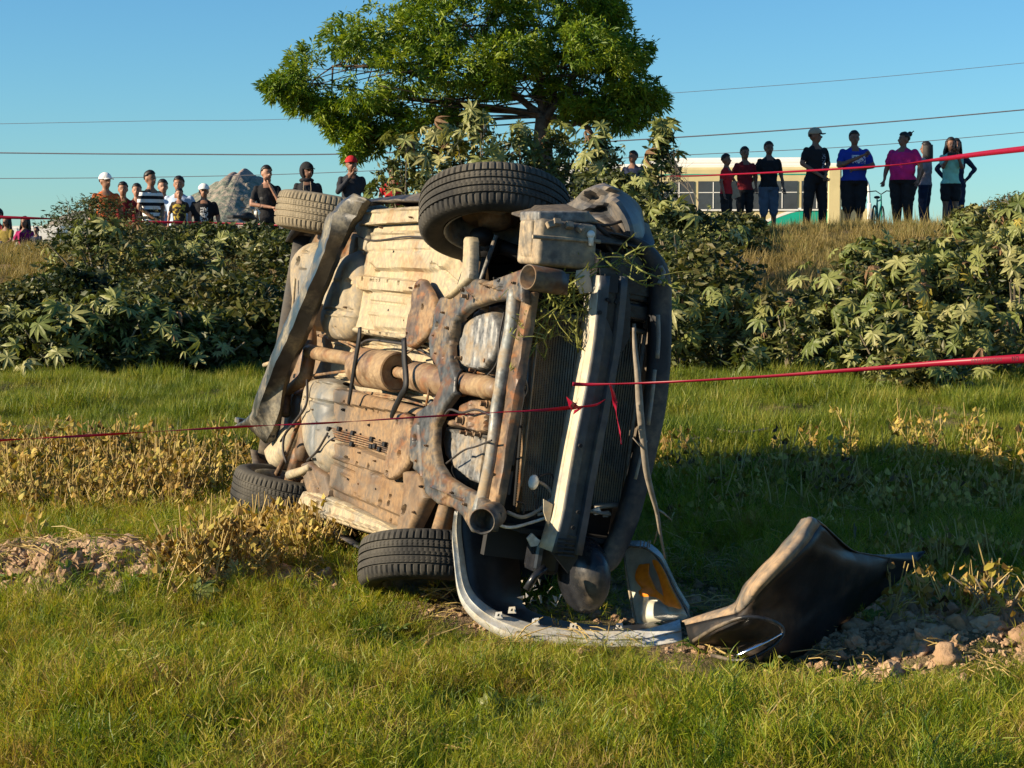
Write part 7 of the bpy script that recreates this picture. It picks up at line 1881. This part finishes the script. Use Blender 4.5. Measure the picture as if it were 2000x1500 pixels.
def person(px, head_y, d, H, face, pose, top, bottom, label, sleeves='short', legs='long', skin='skin', hair='short', hat=None, bulk=1.0, stance=.10, sitting=False, shoes='shoe', child=False, lean=0, z_feet=None, group='onlookers standing on the bank', headturn=0):
    """px, head_y: crown of the head in the photograph; H body height; face: body turn, 0 = towards the camera"""
    P = W(px, head_y, d); z0 = float(GH(P[0], d))
    full = P[2] - z0
    k = full / (1.75 if not sitting else 1.02)          # the body is scaled so that its crown meets the crown in the photo
    root = empty('person', (P[0], d, z0), face); root.scale = (k, k, k)
    tag(root, label, 'person', group)
    b = bulk; mb = MB(); segs = []      # segs: (p0, p1, kind)
    hipz = .93
    def S(p0, p1, r0, r1, kind):
        cone_solid(mb, p0, p1, r0, r1); segs.append((np.array(p0, float), np.array(p1, float), kind, max(r0, r1)))
    # torso as stacked ellipses
    sh = .165 if not child else .145
    tor = [(.86, .130, .10), (.93, .165, .125), (1.02, .155, .115), (1.10, .145 * (.55 + .45 * b), .105), (1.22, .165, .115), (1.33, .185, .115), (1.40, .175, .10), (1.44, .13, .08), (1.49, .065, .06)]
    rows_ = []
    for z, rx, ry in tor:
        bb = b if z < 1.42 else (1 + (b - 1) * .5)
        belly = -.03 * (b - 1) * 3 * math.exp(-((z - 1.08) / .14) ** 2)
        rows_.append([(rx * bb * math.cos(t), belly + ry * bb * math.sin(t) * (1.05 if z < 1.3 else 1), z) for t in np.linspace(0, 2 * PI, 18, endpoint=False)])
    n0 = len(mb.v); mb.grid(np.array(rows_), closed=True)
    mb.add([(rows_[0][i]) for i in range(18)], [tuple(range(18))[::-1]]); mb.add([(rows_[-1][i]) for i in range(18)], [tuple(range(18))])
    # neck, head
    S((0, .01, 1.44), (0, -.005, 1.56), .058, .052, 'skin')
    hm_ = MB()
    ht = headturn; ch_, sh_ = math.cos(ht), math.sin(ht)
    def hp(x, y, z): return (x * ch_ - y * sh_, x * sh_ + y * ch_, z)
    for (c, r) in (((0, .012, 1.650), (.082, .098, .102)), ((0, -.016, 1.592), (.064, .074, .078)), ((0, -.045, 1.560), (.036, .040, .030))): mb.ball(hp(*c), r, 16, 12, rot=(0, 0, ht))
    mb.ball(hp(0, -.102, 1.618), (.014, .022, .022), 8, 6, rot=(0, 0, ht)); mb.ball(hp(0, -.088, 1.60), (.022, .014, .010), 8, 6, rot=(0, 0, ht))
    for s in (-1, 1): mb.ball(hp(s * .083, .012, 1.625), (.012, .020, .032), 8, 6, rot=(0, 0, ht))
    # arms
    hands = []
    for side, (el, wr) in zip((1, -1), PJ[pose]):
        el = (el[0] * (1 + (b - 1) * .8), el[1] * b, el[2]); wr = (wr[0] * (1 + (b - 1) * .6) if pose in ('down', 'hips') else wr[0], wr[1] * (b ** 1.2), wr[2])
        s0 = (side * sh * (1 + (b - 1) * .7), 0, 1.40)
        ab_ = 1 + (b - 1) * .8
        clothr = .004 if sleeves != 'none' else 0
        if sleeves == 'long':
            S(s0, el, (.050 + clothr) * ab_, .044 * ab_, 'top'); S(el, wr, .044 * ab_, .032, 'top')
        elif sleeves == 'short':
            m_ = tuple(s0[i] * .38 + el[i] * .62 for i in range(3)); S(s0, m_, (.050 + clothr) * ab_, (.052 + clothr) * ab_, 'top'); S(m_, el, .043 * ab_, .038 * ab_, 'skin'); S(el, wr, .038 * ab_, .026, 'skin')
        else:
            S(s0, el, .050 * ab_, .038 * ab_, 'skin'); S(el, wr, .038 * ab_, .026, 'skin')
        dr = (Vector(wr) - Vector(el)).normalized(); pc = Vector(wr) + dr * .055
        mb.ball(tuple(pc), (.036, .022, .048), 10, 8, rot=dr.to_track_quat('Z', 'Y').to_euler()); segs.append((np.array(wr), np.array(pc), 'skin', .04))
        hands.append((pc, dr, side))
    # legs
    lw = 1 + (b - 1) * .9
    if not sitting:
        for s in (-1, 1):
            hip = (s * .088 * lw, 0, .90); kn = (s * (stance * .95 + .02 * (lw - 1)), -.02, .49); an = (s * (stance + .01), .02, .09)
            cr_ = .016 if bottom != 'none' else 0
            if legs == 'long': S(hip, kn, (.088 + cr_) * lw, (.058 + cr_) * lw, 'bot'); S(kn, an, (.056 + cr_) * lw, .046 + cr_, 'bot')
            elif legs == 'capri':
                m_ = tuple(kn[i] * .6 + an[i] * .4 for i in range(3)); S(hip, kn, (.088 + cr_) * lw, (.056 + cr_) * lw, 'bot'); S(kn, m_, (.054 + cr_) * lw, (.050 + cr_) * lw, 'bot'); S(m_, an, .048 * lw, .036, 'skin')
            elif legs == 'knee':
                S(hip, (kn[0], kn[1], .47), (.09 + cr_) * lw, (.066 + cr_) * lw, 'bot'); S((kn[0], kn[1], .46), an, .052 * lw, .036, 'skin')
            else:
                m_ = tuple(hip[i] * .45 + kn[i] * .55 for i in range(3)); S(hip, m_, (.092 + cr_) * lw, (.080 + cr_) * lw, 'bot'); S(m_, kn, .068 * lw, .052, 'skin'); S(kn, an, .052, .036, 'skin')
            S((an[0], .03, .045), (an[0] + s * .02, -.15, .035), .042, .034, 'shoe')
    else:
        for s in (-1, 1):
            hip = (s * .09 * lw, 0, .90); kn = (s * .15, -.38, 1.10); an = (s * .12, -.50, .80)
            S(hip, kn, .10 * lw, .07, 'bot'); S(kn, an, .066, .05, 'bot'); S((an[0], -.50, .77), (an[0], -.66, .76), .042, .034, 'shoe')
    src = bpy.data.meshes.new('tmp_person'); src.from_pydata(mb.v, [], mb.f)
    so = bpy.data.objects.new('tmp_person', src); C.objects.link(so)
    md = so.modifiers.new('r', 'REMESH'); md.mode = 'VOXEL'; md.voxel_size = .0135; md.use_smooth_shade = True
    ms = so.modifiers.new('s', 'SMOOTH'); ms.iterations = 3; ms.factor = .5
    dg = bpy.context.evaluated_depsgraph_get(); dg.update()
    me = bpy.data.meshes.new_from_object(so.evaluated_get(dg)); bpy.data.objects.remove(so)
    nv = len(me.vertices); co = np.zeros(nv * 3); me.vertices.foreach_get('co', co); co = co.reshape(-1, 3)
    # cloth folds
    fold = .005 * np.sin(co[:, 2] * 38 + co[:, 0] * 22 + 3 * vnoise(co[:, 0] * 9, co[:, 2] * 9)) * ((co[:, 2] < 1.42) & (co[:, 2] > .5))
    cen = co.copy(); cen[:, 2] = 0; nl = np.linalg.norm(cen, axis=1) + 1e-6
    co[:, :2] += (cen[:, :2] / nl[:, None]) * fold[:, None]
    # hands: five fingers each, rooted in the palm
    hb = MB()
    for pc, dr, side in hands:
        u = dr.orthogonal().normalized(); v = dr.cross(u)
        ax = Vector((0, -1, 0)); w_ = (ax - dr * ax.dot(dr)); w_ = w_.normalized() if w_.length > .1 else u; lat = dr.cross(w_) if True else v
        base = pc + dr * .035
        for q, ln in enumerate((.062, .072, .068, .054)):
            o_ = lat * ((q - 1.5) * .017); p0 = base - dr * .02 + o_; p1 = base + dr * ln * .5 + o_ * 1.15; p2 = base + dr * ln * .85 + o_ * 1.1 + w_ * ln * .35
            hb.tube([p0, p1, p2], [.0095, .0085, .006], 6)
        t0 = pc - dr * .01 + lat * .025; hb.tube([t0, t0 + lat * .022 + dr * .022, t0 + lat * .024 + dr * .045 + w_ * .014], [.011, .010, .007], 6)
    hv = np.array(hb.v)
    # faces and slots
    nf = len(me.polygons); cnt = np.zeros(nf * 3); me.polygons.foreach_get('center', cnt); cnt = cnt.reshape(-1, 3)
    best = np.full(nf, 1e9); kind = np.full(nf, 'top', dtype=object)
    for p0, p1, kd, rad in segs:
        dv = p1 - p0; t = np.clip(((cnt - p0) @ dv) / (dv @ dv + 1e-9), 0, 1); dist = np.linalg.norm(cnt - (p0 + t[:, None] * dv), axis=1) / rad
        m = dist < best; best[m] = dist[m]; kind[m] = kd
    # torso region
    inb = (np.abs(cnt[:, 0]) < .20 * b) & (cnt[:, 2] > hipz - .02) & (cnt[:, 2] < 1.475) & (np.hypot(cnt[:, 0] / (.20 * b), (cnt[:, 1]) / (.15 * b)) < 1.05) & (best > 1.12)
    kind[inb] = 'top'
    low_t = (np.abs(cnt[:, 0]) < .24 * b) & (cnt[:, 2] <= 1.0) & (cnt[:, 2] > .78) & (kind != 'skin'); kind[low_t] = np.where(cnt[low_t, 2] > (.93 if not sitting else .98), 'top', 'bot')
    kind[(cnt[:, 2] > 1.50) & (kind == 'top')] = 'skin'
    neckv = (cnt[:, 2] > 1.455 - .04 * (cnt[:, 1] < 0)) & (np.abs(cnt[:, 0]) < .065) & (kind == 'top'); kind[neckv] = 'skin'
    hd_ = (cnt[:, 2] > 1.52) & (np.hypot(cnt[:, 0], cnt[:, 1]) < .13) & (cnt[:, 2] > 1.56); kind[hd_] = 'skin'
    slot = {'top': 0, 'bot': 1, 'skin': 2, 'shoe': 3}
    fm = [slot[q] for q in kind]
    F = [tuple(p.vertices) for p in me.polygons]
    n1 = len(co); F += [tuple(i + n1 for i in f) for f in hb.f]; fm += [2] * len(hb.f)
    bpy.data.meshes.remove(me)
    mt = [CL[top], CL[bottom], M[skin], CL[shoes]]
    if sitting:      # lower the seat to the ground
        co[:, 2] -= .73; hv[:, 2] -= .73
    bo = mesh_obj('body', np.vstack([co, hv]), F, mt, root, True, fm)
    dz = -.73 if sitting else 0
    if sitting and top in ('stripes', 'kid', 'skull'): pass
    # eyes, mouth
    for s in (-1, 1):
        e = MB(); e.ball(hp(s * .032, -.083, 1.640), (.012, .008, .006), 8, 6, rot=(0, 0, ht)); e.tube([hp(s * .016, -.083, 1.663), hp(s * .046, -.072, 1.664)], .0035, 5)
        eo = e.build('eye', M['eye'], root, smooth=True); eo.location.z = dz
    e = MB(); e.ball(hp(0, -.090, 1.575), (.022, .007, .005), 8, 6, rot=(0, 0, ht)); eo = e.build('mouth', M['lipc'], root, smooth=True); eo.location.z = dz
    # hair
    if hair:
        hb2 = MB(); hb2.ball((0, 0, 0), (.094, .110, .114), 26, 18)
        V = []
        for (x, y, z) in hb2.v:
            front = y < -.035; line = .028 - .4 * max(0, -y - .06)
            n_ = 1 + .05 * float(mnoise.noise(Vector((x, y, z)) * 26))
            lowcut = -.045 if hair != 'long' else -.3
            if (front and z < .045) or (y < .03 and z < .01 and abs(x) > .04): V.append((x * .78, y * .70 + .01, z * .8))
            elif z < lowcut: V.append((x * .75, y * .8, max(z, -.07) * .85))
            else: V.append((x * n_, y * n_, z * n_))
        hb2.v = [hp(x, y + .014, z + 1.665) for x, y, z in V]
        if hair == 'bun': hb2.ball(hp(0, .12, 1.735), (.045, .045, .048), 12, 8); hb2.tube([hp(0, .15, 1.75), hp(.0, .19, 1.79), hp(0, .21, 1.77)], [.012, .008, .002], 5)
        if hair == 'pony': hb2.tube(spline([hp(0, .10, 1.70), hp(0, .14, 1.64), hp(0, .12, 1.52)], 4), list(np.linspace(.035, .015, 9)), 8)
        if hair == 'long':
            for q in range(22):
                an = q / 21 * PI * 1.25 - PI * .125; x0 = .084 * math.cos(an); y0 = .03 + .085 * math.sin(an)
                wv = .025 if q > 14 else .008
                hb2.tube(spline([hp(x0 * .9, y0, 1.70), hp(x0 * 1.12, y0 * 1.08, 1.60), hp(x0 * 1.2 + (wv if x0 > 0 else -wv), y0 * 1.12, 1.50), hp(x0 * 1.15 + (wv * 2.5 if x0 > 0 else -wv), y0 * 1.15, 1.38)], 3), list(np.linspace(.026, .010, 10)), 6)
        ho = hb2.build('hair', M['hair'], root, smooth=True); ho.location.z = dz
    if hat:
        hm2 = MB(); hm2.ball((0, 0, 0), (.102, .118, .108), 24, 16); hm2.v = [hp(x, y + .008, (max(z, -.004) if z < 0 else z) + 1.672) for x, y, z in hm2.v]
        colr = {'white': 'white', 'red': 'red', 'black': 'black', 'khaki': 'khaki'}[hat]
        kk = hm2.build('cap', CL[colr], root, smooth=True); kk.location.z = dz
        bm_ = MB(); br = []
        back_ = 1 if not label.count('backwards') else -1
        for sgn in (0, 1):
            br.append([hp(.080 * math.cos(t), -back_ * (.085 + .085 * math.sin(t) - sgn * .0) * 1.0, 1.680 - .012 * math.cos(t) ** 2 - sgn * .006) for t in np.linspace(0, PI, 13)])
        inner = [hp(.080 * math.cos(t), -back_ * (.07 + .02 * math.sin(t)), 1.680) for t in np.linspace(0, PI, 13)]
        bm_.grid(np.array([inner, br[0], br[1], inner])); bo2 = bm_.build('cap_brim', CL[colr] if hat != 'khaki' else CL['dark'], root, smooth=True, solid=.004); bo2.location.z = dz
    return root
def hood_on(root, turn=0):
    hb = MB(); hb.ball((0, .03, 1.645), (.112, .125, .145), 24, 16)
    V = []
    for (x, y, z) in hb.v:
        if y < -.045: V.append((x * .96, -.045 + (y + .045) * .15 + .02, z))
        else: V.append((x, y, z))
    hb.v = V; hb.ball((0, .03, 1.49), (.12, .11, .05), 20, 8)
    ca, sa = math.cos(turn), math.sin(turn); hb.v = [(x * ca - y * sa, x * sa + y * ca, z) for x, y, z in hb.v]
    hb.build('hood', CL['hoodie'], root, smooth=True)
    for s in (-1, 1):
        c_ = MB(); c_.tube([(s * .05, -.10, 1.47), (s * .06, -.125, 1.36), (s * .055, -.13, 1.24)], .005, 5); c_.build('drawstring', CL['khaki'], root)
L = math.radians
# left group (px, crown y, depth)
person(12, 424, 31.2, 1.5, L(-25), 'lap', 'yellow', 'denim', 'seated woman in a mustard top and jeans at the very left edge', skin='skin3', hair='long', sitting=True, group='people sitting on the crest')
person(48, 424, 31.4, 1.5, L(-15), 'lap', 'hotpink', 'denim', 'seated woman in a bright pink top with long dark hair', skin='skin3', hair='long', sitting=True, group='people sitting on the crest')
person(-6, 408, 31.6, 1.5, L(-30), 'lap', 'maroon', 'dark', 'seated person in a dark red top cut by the left edge', skin='skin3', sitting=True, group='people sitting on the crest')
person(71, 444, 31.0, 1.4, L(-20), 'lap', 'navy', 'dark', 'seated child in dark clothes in front of the white trailer', skin='skin3', sitting=True, group='people sitting on the crest')
GB = 'onlookers behind the left bank'
person(206, 340, 34, 1.7, L(20), 'down', 'orange', 'dark', 'man in a white cap and orange shirt behind the tall weeds', hair='short', hat='white', group=GB, headturn=L(25))
person(240, 357, 34.4, 1.6, L(8), 'down', 'maroon', 'dark', 'boy in a dark brown shirt next to the man in the white cap', group=GB)
person(267, 360, 34.8, 1.6, L(5), 'down', 'maroon', 'dark', 'short-haired boy in a maroon shirt between the brown-shirted boy and the striped shirt', skin='skin2', group=GB)
person(294, 335, 33.6, 1.7, L(50), 'front', 'stripes', 'dark', 'boy in a black and white striped shirt turned to the right', group=GB, headturn=L(5), sleeves='short')
person(318, 352, 34.6, 1.6, L(15), 'down', 'paleblue', 'dark', 'boy peering over the shoulder of the striped shirt', skin='skin2', group=GB)
person(349, 346, 34.2, 1.7, L(0), 'down', 'paleblue', 'dark', 'tall man in a pale blue shirt behind the boy in the printed shirt', bulk=1.15, group=GB)
person(350, 369, 31.6, 1.3, L(5), 'down', 'kid', 'dark', 'young boy in a gold-printed dark shirt in front of the man in pale blue', skin='skin2', child=True, group=GB)
person(398, 361, 33.8, 1.7, L(8), 'down', 'skull', 'black', 'man in a white cap and black shirt with a pale vertical print', hat='white', bulk=1.08, group=GB)
person(521, 325, 33, 1.7, L(10), 'chin', 'black', 'black', 'man in a black t-shirt with his hand on his chin beside the upper rear wheel', skin='skin2', group=GB, hair='short', headturn=L(20))
r = person(600, 320, 33, 1.72, L(5), 'down', 'hoodie', 'dark', 'man in a dark hooded sweatshirt with a black cap under the hood', sleeves='long', hat='black', skin='skin3', group=GB, headturn=L(30)); hood_on(r, L(25))
person(686, 307, 33, 1.75, L(10), 'oneup', 'dark', 'dark', 'man in a red cap and dark long-sleeved shirt holding his hand to his mouth', sleeves='long', hat='red', skin='skin3', group=GB)
person(768, 322, 33.5, 1.7, L(0), 'down', 'red', 'dark', 'person in a red top almost hidden by the castor leaves left of the front wheel', group=GB)
person(1236, 296, 33.5, 1.7, L(-25), 'down', 'navy', 'dark', 'dark-haired man in a navy shirt half hidden by leaves above the crumpled fender', skin='skin3', bulk=1.05, group=GB, headturn=L(-20))
GR = 'onlookers standing on the bank at the right'
person(1419, 302, 35, 1.4, L(60), 'down', 'red', 'black', 'boy in a bright red shirt, leftmost of the group at the bus', skin='skin3', child=True, group=GR)
person(1455, 288, 36, 1.6, L(15), 'back', 'maroon', 'black', 'young woman in a maroon shirt with tied hair next to the red-shirted boy', skin='skin3', group=GR, hair='pony')
person(1502, 278, 36.2, 1.65, L(10), 'down', 'black', 'shorts', 'man in a black polo shirt and grey-blue shorts in front of the bus', legs='knee', skin='skin3', bulk=1.05, group=GR)
person(1593, 252, 35.5, 1.8, L(25), 'front', 'logo', 'black', 'tallest man in a beige cap and black shirt with his hands clasped in front', hat='khaki', skin='skin3', bulk=1.08, stance=.15, group=GR, headturn=L(45))
person(1669, 257, 35.5, 1.75, L(3), 'chest', 'blueprint', 'black', 'woman in a royal blue t-shirt with white print and arms folded on her chest', legs='knee', skin='skin3', bulk=1.28, group=GR, hair='pony')
person(1765, 260, 35.2, 1.7, L(-35), 'down', 'pink', 'black', 'heavy woman in a magenta t-shirt with her hair in a bun', skin='skin3', bulk=1.42, group=GR, hair='bun', headturn=L(-40))
person(1808, 278, 37, 1.6, L(-120), 'down', 'grey', 'navy', 'dark-haired woman in a mauve-grey top behind the woman in magenta', skin='skin3', bulk=1.05, group=GR, hair='long')
person(1868, 272, 36.8, 1.65, L(0), 'hips', 'navy', 'navy', 'person with hands on hips standing right behind the girl in the mint shirt', sleeves='long', skin='skin3', group=GR, hair='long')
person(1858, 270, 35.8, 1.6, L(0), 'phone', 'mint', 'black', 'girl in a mint green t-shirt and black shorts holding a phone to her face', legs='short', skin='skin3', group=GR, hair='long', shoes='dark' if 'dark' in CL else 'shoe')
ph = MB(); q = W(1859, 303, 35.35); ph.box((0, 0, 0), (.16, .012, .08), bevel=.006); o = ph.build('mobile_phone', M['rubber']); o.location = q; tag(o, 'dark phone held up by the girl in the mint shirt', 'phone')
cp = MB(); cp.box((0, 0, 0), (.22, .02, .30), bevel=.004); o = cp.build('folder', CL['khaki']); o.location = W(1430, 372, 35.0) ; o.rotation_euler = (R_(10), R_(-20), 0); tag(o, 'brown folder carried by the boy in the red shirt', 'folder')
